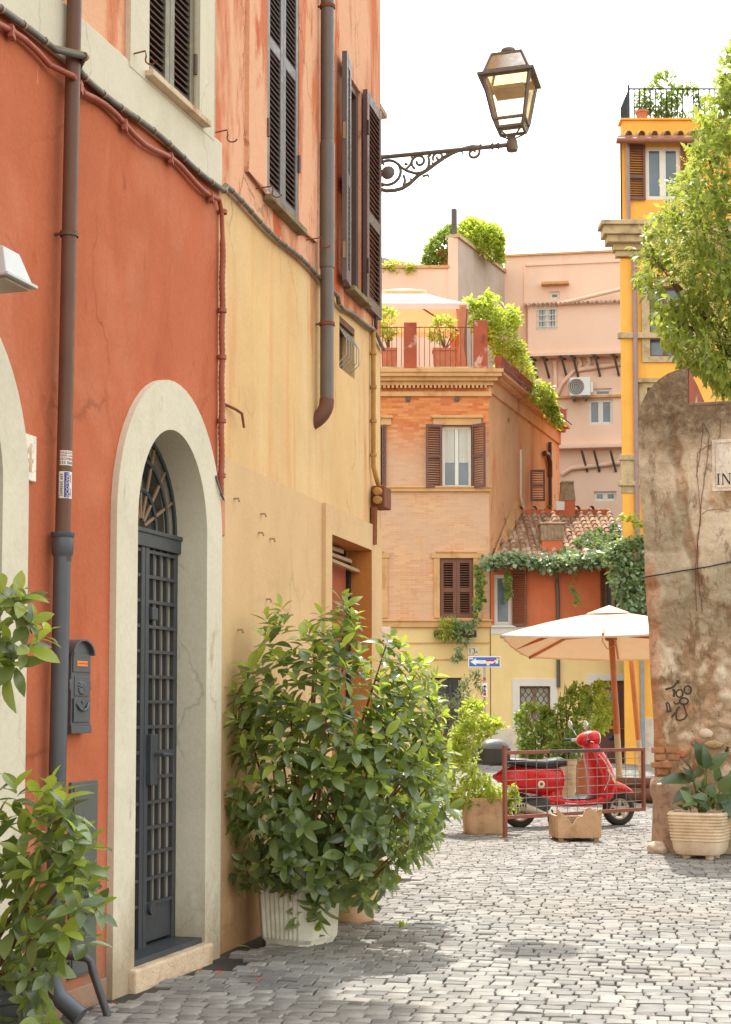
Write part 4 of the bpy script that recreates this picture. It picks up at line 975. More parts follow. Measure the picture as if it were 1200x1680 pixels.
# chimneys
M['chimneystone'] = stone('sooty_chimney_clay', S(164, 136, 110), S(108, 86, 68), 7)
def chimney(px, py_base, yl, w_, h_, cap_w, cap_h, lbl, stackm):
    x, z = FO.hit(px, py_base, -yl)
    c = thing('chimney', lbl, 'chimney', FO.w(x, yl, z - .15))
    MB().box((-w_ / 2, -w_ / 2, -.35), (w_ / 2, w_ / 2, h_ + .15)).build('stack', stackm, c, bevel=0.01)
    z0 = h_ + .15
    MB().loft([[(-a, -a, zz), (a, -a, zz), (a, a, zz), (-a, a, zz)] for a, zz in ((w_ * .53, z0), (cap_w / 2, z0 + cap_h))]).build('pot', M['chimneystone'], c, bevel=0.01)
    MB().loft([[(-a, -a, zz), (a, -a, zz), (a, a, zz), (-a, a, zz)] for a, zz in ((cap_w * .53, z0 + cap_h), (cap_w * .56, z0 + cap_h + .03), (cap_w * .5, z0 + cap_h + .07))]).build('cap', M['chimneystone'], c, bevel=0.008)
    for s_ in (-.3, 0, .3):
        MB().box((s_ * cap_w - .035, -cap_w * .5 - .012, z0 + cap_h * .12), (s_ * cap_w + .035, -cap_w * .4, z0 + cap_h * .95)).build('pot_rib', M['chimneystone'], c, bevel=0.006)
    return c
chimney(905, 905, .55, .54, .26, .62, .42, 'square chimney standing in the middle of the tile roof', M['lowred'])
c2 = chimney(931, 838, 2.85, .40, .25, .33, .5, 'slimmer chimney at the roof ridge with a white meter box', M['lowred'])
MB().box((-.33, -.24, .14), (-.1, -.19, .38)).build('meter_box', M['white_paint'], c2, bevel=0.006)

# ---- tall orange house on the right
FT = Frame(ray(1024, 800)[0] * 40.0, 40.0, 0.0)
th = framething(FT, 'orange_house', 'tall orange yellow house with stone cornice and railed attic terrace behind the tree', 'house')
zc0, zc1 = FT.z(1030, 400), FT.z(1030, 368); zat = FT.z(1080, 236); W_ = 7.5
wJ = bx(FT, 1060, 241, 1116, 327); wK = bx(FT, 1066, 470, 1120, 585); wL = bx(FT, 1062, 636, 1100, 700)
MB().wallpoly(rect(0, -.3, W_, zc0), [rect(*wK), rect(*wL)], 0, .2).build('wall', M['tallorange'], th)
MB().wallpoly(rect(.0, zc0, W_, zat + .1), [rect(*wJ)], .0, .2).build('attic_wall', M['tallorange'], th)
MB().slab([(.02, .2), (W_, .2), (W_ + 2, 9), (2.4, 9)], -.3, zat).build('core', M['dark_inside'], th)
MB().slab([(-.012, .0), (.03, .0), (2.43, 9), (2.388, 9)], -.3, zat + .1).build('side_wall', M['tallorange'], th)
mb = MB()
for y, za, zb in ((.16, -.36, -.22), (.24, -.22, -.06), (.42, -.06, .12), (.52, .12, .34), (.6, .34, .46)):
    mb.box((-y, -y, zc0 + za), (W_, .1, zc0 + zb))
mb.build('cornice', M['oldstone'], th, bevel=0.012)
MB().box((-.04, -.06, -.3), (.34, .04, zc0 - .4)).build('pilaster', M['tallorange'], th, bevel=0.008)
for py, hh_ in ((752, .26),):
    z = FT.z(1032, py); MB().box((-.12, -.14, z - .06), (.42, .04, z + .08)).box((-.08, -.1, z - .6), (.36, .04, z - .06)).box((-.14, -.16, z - .72), (.44, .04, z - .6)).box((-.06, -.09, z - .9), (.38, .04, z - .72)).build('pilaster_capital', M['oldstone'], th, bevel=0.012)
z = FT.z(1060, 550); MB().box((-.12, -.14, z - .1), (W_, .04, z + .05)).build('string_course', M['oldstone'], th, bevel=0.012)
for a in (wK, wL): MB().wallpoly(rect(a[0] - .2, a[1] - .15, a[2] + .2, a[3] + .12), [rect(*a)], -.05, .05).box((a[0] - .3, -.12, a[3] + .12), (a[2] + .3, .0, a[3] + .22)).build('window_surround', M['oldstone'], th)
for a in (wK, wL): fwin(th, a[0], a[1], a[2], a[3], .1, M['brown2'], 2, .06)
fwin(th, wJ[0], wJ[1], wJ[2], wJ[3], .02, M['wframe'], 2, .09, None, .08)
shutter(th, wJ[0] - .02, -.05, wJ[1] - .03, wJ[3] + .04, .46, math.pi + rad(4), M['brown2'], .06, False, (.42,), stile=.06)
shutter(th, wJ[2] + .02, -.05, wJ[1] - .03, wJ[3] + .04, .46, rad(-4), M['brown2'], .06, False, (.42,), stile=.06)
x = FT.s(1043, 600, .1)
MB().tube([(x, -.12, FT.z(1043, 1000)), (x, -.12, zc0 - .3)], .065, 12).tube([(x - .14, -.12, zc0 + .46), (x - .14, -.12, zat)], .055, 12).build('mauve_drainpipe', M['mauvepipe'], th, 40)
MB().tube([(-.15, -.32, zat - .02), (W_, -.32, zat - .02)], .075, 10).build('attic_gutter', M['browngutter'], th, 40)
MB().box((-.1, -.3, zat + .04), (W_, .1, zat + .12)).build('roof_edge', M['tile'], th)
cov = coppo(.2, .16, .5).mesh('cover_tile', M['tile'], 50)
for i in range(20): link('cover_tile', cov, th, loc=(.16 + i * .33, -.36, zat + .1), rot=(rad(20), 0, 0))
zp1 = FT.z(1080, 195)
MB().box((.08, .1, zat + .1), (W_, .5, zp1)).box((.02, .04, zp1), (W_, .56, zp1 + .05)).build('terrace_parapet', M['tallorange'], th, bevel=0.01)
zr_ = FT.z(1080, 138)
MB().tube([(.28, .3, zr_), (W_, .3, zr_)], .022, 6).build('terrace_handrail', M['black'], th)
for i in range(34): MB().tube([(.28 + i * .14, .3, zp1 + .05), (.28 + i * .14, .3, zr_ + (.1 if i == 0 else 0))], .03 if i == 0 else .017, 5).build('baluster', M['black'], th)
for i in range(10): MB().tube([(.28, .3 + i * .14, zp1), (.28, .3 + i * .14, zr_)], .015, 5).build('baluster', M['black'], th)
MB().box((.0, -.045, -.2), (W_, .03, FT.z(1045, 1178))).build('dado', M['palebase'], th, bevel=0.006)
x = FT.s(1054, 1100, .1)
M['bluegrey'] = paint('blue_grey_pipe', S(140, 148, 152), 0.45)
MB().tube([(x, -.12, 0), (x, -.12, FT.z(1054, 900))], .05, 12).build('grey_drainpipe', M['bluegrey'], th, 40)

# ---- pink houses at the back
FP = Frame(ray(930, 700)[0] * 60, 60, rad(-9))
pk = framething(FP, 'pink_house', 'large pink house with projecting bay and air conditioner at the back of the square', 'house')
pl, pr = FP.s(829, 600), FP.s(1040, 600) + 3; zt_ = FP.z(930, 417)
wins = [bx(FP, 902, 478, 919, 491), bx(FP, 975, 637, 1004, 650), bx(FP, 966, 655, 1006, 696), bx(FP, 918, 671, 932, 686), bx(FP, 975, 806, 1012, 822)]
MB().wallpoly(rect(pl, -.3, pr, zt_), [rect(*a) for a in wins], 0, .25).build('wall', M['pink'], pk)
MB().box((pl, .25, -.3), (pr, 9, zt_ - .05)).build('core', M['dark_inside'], pk)
MB().box((pl - .1, -.08, zt_), (pr, .5, zt_ + .08)).build('coping', M['trim'], pk)
z = FP.z(930, 432); MB().box((FP.s(862, 432), -.05, z - .04), (pr, .02, z + .04)).build('moulding', M['pink'], pk)
MB().box((FP.s(860, 432), -.05, FP.z(860, 570)), (FP.s(863, 432), .02, z + .04)).build('moulding', M['pink'], pk)
for i, a in enumerate(wins): fwin(pk, a[0], a[1], a[2], a[3], .08, M['wframe'], (1, 1, 2, 1, 2)[i], .1 if i != 3 else .12, None, .09)
a = wins[0]; MB().box((a[0] - .3, -.3, a[3] + .22), (a[2] + .35, .0, a[3] + .32)).build('window_hood', M['trim'], pk)
# bay
b0, b1 = FP.s(866, 540, .5), pr; bz0, bz1 = FP.z(940, 578, .5), FP.z(940, 499, .5)
wQ = bx(FP, 881, 503, 915, 541, .5)
bay = MB().wallpoly(rect(b0, bz0, b1, bz1), [rect(*wQ)], -.5, .15).box((b0 - .001, -.5, bz0), (b0 + .02, 0, bz1)).build('bay', M['pink'], pk)
MB().box((b0 - .25, -.62, bz0 - .12), (b1, 0, bz0)).build('bay_floor', M['pink'], pk)
mb = MB()
for i in range(60):
    x = b0 - .2 + i * .17
    if x < b1: mb.tube([(x + .1, -.72, bz1 + .0), (x + .1, 0, bz1 + .18)], .06, 6)
mb.build('corrugated_roof', M['tile'], pk, 50, kind='stuff')
qw = fwin(pk, wQ[0], wQ[1], wQ[2], wQ[3], -.47, M['wframe'], 2, .1, None, .07)
for i in range(7):
    x = wQ[0] + (wQ[2] - wQ[0]) * (i + .5) / 7; MB().tube([(x, -.53, wQ[1]), (x, -.53, wQ[3])], .016, 5).build('bar', M['wframe'], qw)
for i in range(4):
    z = wQ[1] + (wQ[3] - wQ[1]) * (i + .5) / 4; MB().tube([(wQ[0], -.53, z), (wQ[2], -.53, z)], .016, 5).build('bar', M['wframe'], qw)
for px in (874, 893, 922, 941, 977, 1008):
    x = FP.s(px, 590, .3)
    MB().bar((x, -.55, bz0 - .16), (x + .18, -.02, bz0 - .85), .07, .07).bar((x - .1, -.6, bz0 - .15), (x + .1, 0, bz0 - .15), .09, .06).build('strut', M['gutter'], pk)
for px in (955, 975, 1002):
    x, z = FP.hit(px, 740, .3); MB().bar((x, -.5, z), (x + .2, -.02, z - .75), .07, .07).build('strut', M['gutter'], pk)
z = FP.z(960, 735, .3); MB().box((FP.s(915, 735), -.4, z), (pr, 0, z + .12)).build('ledge', M['pink'], pk)
z = FP.z(960, 652); MB().box((FP.s(905, 652), -.12, z - .03), (pr, 0, z + .06)).build('ledge', M['trim'], pk)
def pipe(pts, r=.09, off=.1): MB().tube([(FP.hit(px, py, off)[0], -off, FP.hit(px, py, off)[1]) for px, py in pts], r, 8).build('wall_pipe', M['pink'], pk, 50)
pipe([(912, 652), (922, 630), (942, 607), (1022, 596)]); pipe([(911, 592), (911, 645)]); pipe([(948, 605), (953, 597), (948, 586)]); pipe([(962, 603), (968, 596), (965, 585)])
pipe([(915, 499), (1024, 473)], .08, .55); pipe([(922, 778), (938, 768), (1025, 758)])
ac = thing('air_conditioner', 'white air conditioner unit hung on the pink wall', 'air conditioner', FP.w(FP.s(952, 633, .4), -.25, FP.z(952, 650, .4)), FP.rz)
w_ = (FP.s(969, 633, .5) - FP.s(935, 633, .5)) / 2; h_ = FP.z(952, 618, .5) - FP.z(952, 648, .5)
MB().box((-w_, -.3, 0), (w_, .05, h_)).build('casing', M['white_paint'], ac, bevel=0.02)
MB().lathe([(h_ * .42, 0), (h_ * .42, .03), (h_ * .34, .035), (0.001, .03)], 20, T((-w_ * .35, -.3, h_ * .5), (rad(90), 0, 0))).build('fan_grille', M['gutter'], ac, 30)
for i in range(4): MB().lathe([(h_ * .1 * (i + .6), 0), (h_ * .1 * (i + .6) + .015, .01)], 20, T((-w_ * .35, -.338, h_ * .5), (rad(90), 0, 0)), False).build('grille_ring', M['white_paint'], ac)
MB().box((w_, -.2, .12), (w_ * 1.25, .02, h_ * .75)).build('valve_cover', M['white_paint'], ac, bevel=0.02)
for s_ in (-.6, .6): MB().box((w_ * s_ - .04, -.35, -.12), (w_ * s_ + .04, .25, -.01)).build('bracket', M['gutter'], ac)
# left pink house with the grey flank
FG = Frame(ray(752, 500)[0] * 55.4, 55.4, 0)
pg = framething(FG, 'pink_terrace_house', 'pink house with tall grey flank wall and planted roof above the gazebo', 'house')
zg = FG.z(690, 440); zgp = FG.z(745, 390)
MB().box((-8, 0, -.3), (-.02, 8, zg)).build('wall', M['pink'], pg)
MB().box((-8, -.06, zg), (-.3, .4, zg + .1)).build('coping', M['trim'], pg)
MB().box((-.35, -.03, -.3), (.0, .4, zgp)).build('corner_pier', M['pink'], pg)
e = FP.w(pl, 0, 0) - Vector((FG.x, FG.y, 0)); ang = math.atan2(e.y, e.x); ln = e.length + .3
zge = P(830, 443, 60).z
fl = MB(); fl.prism([(0, -.3), (ln, -.3), (ln, zge), (0, zgp)], 0, .35); fl.build('flank_wall', M['greywall'], pg, rot=(0, 0, ang))
MB().prism([(-.1, zgp), (ln, zge), (ln, zge + .12), (-.1, zgp + .12)], -.08, .43).build('flank_coping', M['oldstone'], pg, rot=(0, 0, ang))
for f_, hh_ in ((.03, 1.1), (.93, 1.2)):
    MB().tube([(ln * f_, .2, zgp - .3 - (zgp - zge) * f_), (ln * f_, .2, zgp + hh_ - (zgp - zge) * f_)], .11, 10).build('flue_pipe', M['gutter'], pg, 40, rot=(0, 0, ang))
MB().tube([(ln * .98, .2, zge), (ln * .98, .2, zge + .9), (ln * 1.2, 1.6, zge + .4)], .03, 6).build('roof_rail', M['bluegrey'], pg, rot=(0, 0, ang))
# roof shelter behind the gazebo, seen against the sky
sh = thing('roof_shelter', 'grey metal roof shelter at the back beside the lamp wall', 'shelter', FG.w(-4.5, 4, zg))
MB().prism([(-2.6, .9), (0, 1.35), (2.9, .75), (2.9, .9), (0, 1.5), (-2.6, 1.05)], -1.5, 1.5).build('roof_panel', M['bluegrey'], sh)
for s_ in (-2.2, -1.1, 0, 1.1, 2.3): MB().bar((s_, -1.3, -.1), (s_ + .3, -1.3, 1.0), .07, .07).build('post', M['gutter'], sh)

# ---- house fragment beyond the near corner: only its eaves show past the lamp wall
FC = Frame(ray(627, 200)[0] * 24, 24, rad(76))
fc = framething(FC, 'cream_house', 'cream house whose eaves just show beyond the shuttered corner', 'house')
zf = FC.z(628, 222)
MB().box((-8.0, .35, -.3), (.0, 8, zf)).build('wall', M['cream'], fc)
MB().box((-8.0, .2, zf - .1), (.05, 8, zf + .12)).box((-8, .1, zf + .12), (.1, 8, zf + .3)).build('cornice', M['cream'], fc, bevel=0.02)
MB().box((-8.0, -.05, zf + .3), (.15, 8, zf + .38)).build('eaves', M['tile'], fc)
# ================================================================== things in the street
# ---- lamp on its scrolled bracket
FL = Frame(FY.w(YEND - .06, 0, 0).x, FY.w(YEND - .06, 0, 0).y, math.atan2(-.2425, .9701))
za = FL.z(735, 246)
lampi = thing('street_lamp', 'old iron street lantern on a scrolled wall bracket against the sky', 'street lamp', FL.w(0, 0, za), FL.rz)
M['lampiron'] = paint('weathered_lamp_iron', S(122, 108, 98), 0.6, var=0.2, scale=12, metallic=0.2, wear=S(160, 112, 88), wth=0.62)
AL = 1.15
arm = MB().tube([(-.02, 0, -.012), (AL, 0, 0.0)], .019, 10).build('arm', M['lampiron'], lampi, 40)
for x in (.98, 1.03): MB().lathe([(.02, -.012), (.032, 0), (.02, .012)], 12, T((x, 0, 0), (0, rad(90), 0))).build('collar', M['lampiron'], lampi, 40)
def zc(zx, zy): return ((zx - 85) / 715 * (AL / 1.12), 0, (787 - zy) / 739 - .012 + (zx - 85) / 715 * .01)
def scroll(pts, r): return MB().tube([zc(*p) for p in pts], r, 6).build('scrollwork', M['lampiron'], arm, 50)
def circ(cx, cy, r, a0, a1, k=20, r1=None): return [(cx + (r + ((r1 if r1 is not None else r) - r) * i / k) * math.cos(rad(a0 + (a1 - a0) * i / k)), cy + (r + ((r1 if r1 is not None else r) - r) * i / k) * math.sin(rad(a0 + (a1 - a0) * i / k))) for i in range(k + 1)]
scroll(circ(140, 890, 78, 200, 520, 26), .013)
scroll([(88, 990), (130, 1006), (180, 1008), (225, 1000), (270, 975), (325, 925), (380, 895), (430, 860), (480, 828), (530, 803), (580, 786), (640, 776), (690, 782), (705, 772)], .017)
scroll(circ(655, 815, 44, -100, 330, 26, 12), .012)
scroll([(200, 836), (222, 865), (260, 892), (310, 912), (360, 908), (385, 880), (392, 840), (385, 812), (402, 800)], .013)
scroll(circ(330, 838, 50, 120, 560, 28, 12), .012); scroll(circ(447, 822, 36, 150, 560, 24, 8), .011); scroll(circ(510, 797, 17, 120, 470, 16, 6), .009)
scroll([(250, 880), (275, 855), (290, 820), (285, 800)], .011); scroll([(235, 985), (245, 950), (235, 915)], .012); scroll([(250, 975), (280, 960), (278, 940)], .009); scroll([(350, 935), (385, 928), (388, 945)], .01)
scroll([(400, 880), (420, 868), (408, 852)], .009); scroll([(560, 792), (588, 800), (590, 815)], .008); scroll([(88, 990), (92, 960), (112, 975)], .01); scroll([(105, 800), (110, 825), (115, 838)], .01); scroll([(240, 850), (262, 848), (245, 838)], .009)
MB().lathe([(.002, -.02), (.04, -.018), (.06, 0), (.04, .018), (.002, .02)], 14, T(zc(140, 890), (rad(90), 0, 0))).build('rosette', M['lampiron'], arm, 50)
MB().box((-.03, -.03, -.34), (-.005, .03, .03)).build('wall_plate', M['lampiron'], lampi)
tilt = rad(-2.0)
LT = T((AL, 0, -.06), (0, tilt, 0))
MB().lathe([(.02, 0), (.045, .005), (.05, .03), (.046, .085), (.035, .11), (.028, .125)], 14, LT).build('socket', M['lampiron'], lampi, 40)
def sq4(h, z): return [(-h, -h, z), (h, -h, z), (h, h, z), (-h, h, z)]
Zs = dict(a=(.105, .185), b=(.128, .25), c=(.195, .60), rim=(.232, .615), r0=(.185, .64), r1=(.125, .80))
body = MB()
def ringbars(mb, h, z, w_, t_):
    q = sq4(h, z)
    for i in range(4): mb.bar(LT @ Vector(q[i]), LT @ Vector(q[(i + 1) % 4]), w_, t_)
def posts(mb, ha, z0_, hb, z1_, w_):
    p, q = sq4(ha, z0_), sq4(hb, z1_)
    for i in range(4): mb.bar(LT @ Vector(p[i]), LT @ Vector(q[i]), w_, w_)
for k in ('a', 'b', 'c'): ringbars(body, Zs[k][0], Zs[k][1], .022, .02)
posts(body, *Zs['a'], *Zs['b'], .02); posts(body, *Zs['b'], *Zs['c'], .024)
body.build('lantern_frame', M['lampiron'], lampi)
cano = MB(); cano.loft([[tuple(LT @ Vector(v)) for v in sq4(h, z)] for h, z in ((.2, .595), (.236, .60), (.236, .622), (.19, .642))], False)
cano.build('canopy_rim', M['lampiron'], lampi)
rf = MB(); ringbars(rf, *Zs['r0'], .02, .02); ringbars(rf, *Zs['r1'], .018, .018); posts(rf, *Zs['r0'], *Zs['r1'], .018)
rf.loft([[tuple(LT @ Vector(v)) for v in sq4(h, z)] for h, z in ((.125, .80), (.13, .812), (.03, .825))], True)
rf.build('roof_frame', M['lampiron'], lampi)
MB().lathe([(.03, .82), (.028, .83), (.058, .84), (.066, .858), (.058, .878), (.02, .886)], 16, LT).build('finial', M['lampiron'], lampi, 50)
M['lampglass'] = glassmat('dusty_lamp_glass', (.97, .94, .86, 1), 0.25, 0.1, S(246, 232, 196))
M['lampamber'] = glassmat('yellowed_lamp_glass', (.95, .84, .6, 1), 0.55, 0.15, S(236, 206, 140))
for (ka, kb, m) in (('a', 'b', 'lampglass'), ('b', 'c', 'lampglass'), ('r0', 'r1', 'lampamber')):
    p, q = sq4(*Zs[ka]), sq4(*Zs[kb])
    for i in range(4):
        j = (i + 1) % 4; MB().add([LT @ Vector(p[i]), LT @ Vector(p[j]), LT @ Vector(q[j]), LT @ Vector(q[i])], [(0, 1, 2, 3)]).build('pane', M['lampamber'] if (ka == 'b' and i == 1) else M[m], lampi)
M['ballast'] = paint('ballast_tray', S(190, 160, 128), 0.7, var=0.15)
MB().box((-.13, -.13, .50), (.13, .13, .53), LT).build('reflector_tray', M['ballast'], lampi)
for sx in (-1, 1):
    for sy in (-1, 1):
        MB().tube([LT @ Vector(v) for v in ((sx * .1, sy * .1, .2), (sx * .085, sy * .085, .165), (sx * .04, sy * .04, .13), (sx * .015, sy * .015, .11))], .008, 6).build('yoke', M['lampiron'], lampi, 50)

# ---- pedestrian area sign past the house corner
sg = thing('area_sign', 'white pedestrian area sign half hidden behind the house corner', 'sign', P(616, 1070, 15.6) * 1.0, rad(-6))
sg.location.z = 0
zs_ = P(616, 1029, 15.6).z
M['signwhite'] = paint('sign_white', S(236, 234, 230), 0.4, var=0.03); M['signblue'] = paint('sign_blue', S(56, 104, 186), 0.4, var=0.05); M['signred'] = paint('sign_red', S(200, 44, 48), 0.4, var=0.05); M['galv'] = paint('galvanised_pole', S(170, 168, 164), 0.45, metallic=0.4, var=0.1)
MB().tube([(0, .03, 0), (0, .03, zs_ + .05)], .024, 10).build('pole', M['galv'], sg, 40)
pl_ = MB().box((-.15, -.004, zs_ - .36), (.15, .004, zs_)).build('plate', M['signwhite'], sg, bevel=0.003)
for i, t_ in enumerate(('area', 'pedonale')): link('print', text_mesh(t_, .052, M['lettering'], .0005, 'RIGHT'), pl_, loc=(.095 if i else .06, -.0055, zs_ - .055 - i * .048), rot=(math.pi / 2, 0, 0))
MB().lathe([(.03, 0), (.03, .001)], 14, T((.0, -.0045, zs_ - .15), (rad(90), 0, 0))).build('print', M['signblue'], pl_)
MB().prism([(-.05, -.33), (.055, -.33), (.05, -.2), (-.03, -.18)], -.0058, -.0046, T((0, 0, zs_))).build('print', M['signblue'], pl_)
MB().prism([(-.10, -.30), (-.10, -.26), (.06, -.125), (.09, -.125), (.09, -.135)], -.0075, -.006, T((0, 0, zs_))).build('print', M['signred'], pl_)

# ---- blue arrow sign on its pole
c0 = P(796, 1250, 38); c0.z = 0
ar = thing('arrow_sign', 'blue one way arrow sign covered with stickers on a slim pole', 'sign', c0)
z1_, z0_ = P(796, 1077, 38).z, P(796, 1095, 38).z; hwid = .385
MB().tube([(0, .04, 0), (0, .04, z1_)], .03, 10).build('pole', M['galv'], ar, 40)
pl_ = MB().box((-hwid, -.006, z0_), (hwid, .006, z1_)).build('plate', M['signwhite'], ar, bevel=0.01)
MB().box((-hwid + .02, -.009, z0_ + .02), (hwid - .02, -.0065, z1_ - .02)).build('print', M['signblue'], pl_)
zm_ = (z0_ + z1_) / 2
MB().prism([(-.34, 0), (-.2, .085), (-.2, .04), (.33, .04), (.33, -.04), (-.2, -.04), (-.2, -.085)], -.012, -.0095, T((0, 0, zm_))).build('print', M['signwhite'], pl_)
MB().box((-.12, -.0145, zm_ - .05), (-.02, -.0125, zm_ + .03)).build('sticker', M['sticker'], pl_)
MB().box((.03, -.0145, zm_ + .01), (.24, -.0125, zm_ + .05)).build('sticker', M['signred'], pl_)
MB().box((.05, -.0165, zm_ - .09), (.12, -.0147, zm_ + .0)).build('sticker', M['sticker'], pl_)
M['yellowst'] = paint('yellow_sticker', S(240, 200, 40), 0.5)
MB().lathe([(.035, 0), (.035, .002)], 12, T((.32, -.0125, zm_ + .06), (rad(90), 0, 0))).build('sticker', M['yellowst'], pl_)
MB().prism([(.2, -.04), (.28, .02), (.26, -.05), (.22, -.06)], -.0155, -.0127, T((0, 0, zm_))).build('sticker', M['signred'], pl_)
MB().box((-.36, -.0145, zm_ + .06), (-.27, -.0125, zm_ + .1)).build('sticker', M['sticker'], pl_)
za0, za1 = P(796, 1144, 38).z, P(796, 1121, 38).z
p2 = MB().box((-.065, -.03, za0), (.065, -.02, za1)).build('small_plate', M['signwhite'], ar, bevel=0.008)
zc_ = (za0 + za1) / 2
MB().prism([(0, .11), (.045, .06), (.028, .045), (.012, .062), (.012, .0), (-.012, .0), (-.012, .062), (-.028, .045), (-.045, .06)], -.034, -.0315, T((.0, 0, zc_ + .02))).build('print', M['lettering'], p2)
MB().box((-.035, -.034, zc_ - .13), (.035, -.0315, zc_ - .05)).build('print', M['signred'], p2)
MB().box((-.025, -.034, zc_ - .04), (.025, -.0315, zc_ + .01)).build('print', M['lettering'], p2)
for zz in (za0 - .1, za0 - .42, za1 + .1): MB().lathe([(.034, -.04), (.034, .04)], 10, T((0, .04, zz)), False).build('sticker', M['signred'], ar)

# ---- big cream parasol
Yc = 26.0; hub = P(1003, 1040, Yc)
M['canvas'] = clothmat('cream_canvas', S(232, 216, 192), S(240, 170, 110), 0.14); M['varnish'] = paint('varnished_wood', S(190, 102, 44), 0.4, var=0.15, scale=9); M['barewood'] = paint('bare_wood', S(200, 164, 120), 0.7, var=0.15)
um = thing('parasol', 'large cream canvas parasol on leaning wooden mast behind the red scooter', 'parasol', (P(1018, 1300, Yc).x, Yc, 0))
O = um.location
c1 = P(822, 1042, 24.5); c2_ = P(869, 1077, 28.3); c3 = hub * 2 - c1; c4 = hub * 2 - c2_
c3.z = c2_.z - .03; c4.z = c1.z + .04
cs = [c - O for c in (c1, c2_, c3, c4)]; ap = P(1000, 993, Yc) - O
vb = ap + Vector((0, 0, -.1))
can = MB(); k = 10
for i in range(4):
    a_, b_ = cs[i], cs[(i + 1) % 4]; idx = len(can.v)
    for r_ in range(k + 1):
        t = .1 + .9 * r_ / k
        for q in range(k + 1):
            e = a_ + (b_ - a_) * q / k; p = vb + (e - vb) * t
            p.z += -.10 * math.sin(math.pi * q / k) * t * .5 + .16 * t * (1 - t)
            can.v.append(tuple(p))
    can.f += [(idx + r_ * (k + 1) + q, idx + r_ * (k + 1) + q + 1, idx + (r_ + 1) * (k + 1) + q + 1, idx + (r_ + 1) * (k + 1) + q) for r_ in range(k) for q in range(k)]
canopy = can.build('canopy', M['canvas'], um, 60)
vt = MB(); q_ = [vb + (c - vb) * .22 + Vector((0, 0, .045)) for c in cs]
for i in range(4): vt.add([ap + Vector((0, 0, .0)), q_[i], q_[(i + 1) % 4]], [(0, 1, 2)])
vt.build('vent_cap', M['canvas'], um)
for i in range(4):     # short valance hanging from each edge
    a_, b_ = cs[i], cs[(i + 1) % 4]; v_ = MB(); kk = 16
    for q in range(kk + 1):
        e = a_ + (b_ - a_) * q / kk; e = e + Vector((0, 0, -.05 * math.sin(math.pi * q / kk)))
        v_.v += [tuple(e), tuple(e + Vector((.01 * math.sin(q * 2.2), .01 * math.cos(q * 1.7), -.03 - .004 * math.sin(q * 1.3))))]
    v_.f = [(2 * q, 2 * q + 2, 2 * q + 3, 2 * q + 1) for q in range(kk)]
    v_.build('valance', M['canvas'], canopy, 60)
hb = hub - O
mast_top = hb + Vector((-.02, 0, .45)); foot = P(1019, 1290, Yc) - O; foot.z = 0
MB().tube([foot * .45 + hb * .55, mast_top], .05, 12).tube([foot * .62 + hb * .38, foot * .44 + hb * .56], .055, 12).build('mast', M['varnish'], um, 40)
MB().tube([foot, foot * .62 + hb * .38], .052, 12).build('mast_foot', M['barewood'], um, 40)
MB().lathe([(.07, -.12), (.1, -.1), (.1, .02), (.12, .04), (.12, .12), (.06, .14)], 12, Matrix.Translation(hb)).build('hub', M['varnish'], um, 40)
hub2 = hb + Vector((0, 0, -.02)); hub1 = hb + Vector((0, 0, .33))
mids = [(cs[i] + cs[(i + 1) % 4]) / 2 for i in range(4)]
for c in cs + mids:
    MB().bar(hub1, c + Vector((0, 0, -.03)), .03, .045).build('rib', M['varnish'], um)
    MB().bar(hub2, hub1 + (c - hub1) * .52 + Vector((0, 0, -.03)), .028, .04).build('strut', M['varnish'], um)
a_ = P(1035, 1072, 29.0) - O; b_ = P(1055, 1292, 29.0) - O; b_.z = 0
MB().tube([a_ + (a_ - b_) * .12, a_ * .35 + b_ * .65], .048, 12).build('side_mast', M['varnish'], um, 40)
MB().tube([a_ * .35 + b_ * .65, b_], .05, 12).build('side_mast_foot', M['barewood'], um, 40)
MB().lathe([(.35, 0), (.36, .03), (.3, .09), (.06, .11)], 20, Matrix.Translation(foot)).build('base', M['palebase'], um, 40)
MB().tube([hb + Vector((-.12, -.08, .1)), hb + Vector((-.16, -.1, -.12)), hb + Vector((-.08, -.1, -.25)), hb + Vector((.05, -.1, -.2))], .008, 6).build('pull_cord', M['barewood'], um, 50)

# ---- the old rough wall on the right
from mathutils import noise as mnoise
g_ = G(1078, 1397)
FW = Frame(g_.x, g_.y, rad(-20))
BAND = ((1100, 690), (1112, 760), (1122, 830), (1135, 900), (1146, 970), (1148, 1040))
BANDW = [FW.hit(*q) for q in BAND]
def band_d(s, z):
    best = 9
    for (a0, b0), (a1, b1) in zip(BANDW, BANDW[1:]):
        dx, dz = a1 - a0, b1 - b0; t = max(0, min(1, ((s - a0) * dx + (z - b0) * dz) / (dx * dx + dz * dz)))
        best = min(best, math.hypot(s - a0 - dx * t, z - b0 - dz * t))
    return best
def plaster(s, z):
    p = Vector((s, z, 1.7)); q = mnoise.fractal(p * 1.5, 0.9, 2.0, 6) * .75 + (z - 2.6) * .25 + mnoise.noise(p * 7) * .12
    q = min(q, (band_d(s, z) - .05 - .05 * mnoise.noise(p * 6)) * 6)
    return max(0.0, min(1.0, .5 + q * 5))
def disp(s, z):
    p = Vector((s * 1.0, z * 1.0, 3.3))
    d = mnoise.fractal(p * 1.3, 0.9, 2.0, 5) * .035 + mnoise.noise(p * 9) * .012 + mnoise.noise(p * 22) * .006
    return -d - .02 - .032 * plaster(s, z)
edge = [FW.hit(x, y) for x, y in ((1079, 1400), (1077, 1330), (1075, 1270), (1073, 1180), (1068, 1080), (1061, 960), (1056, 860), (1050, 760), (1048, 700))]
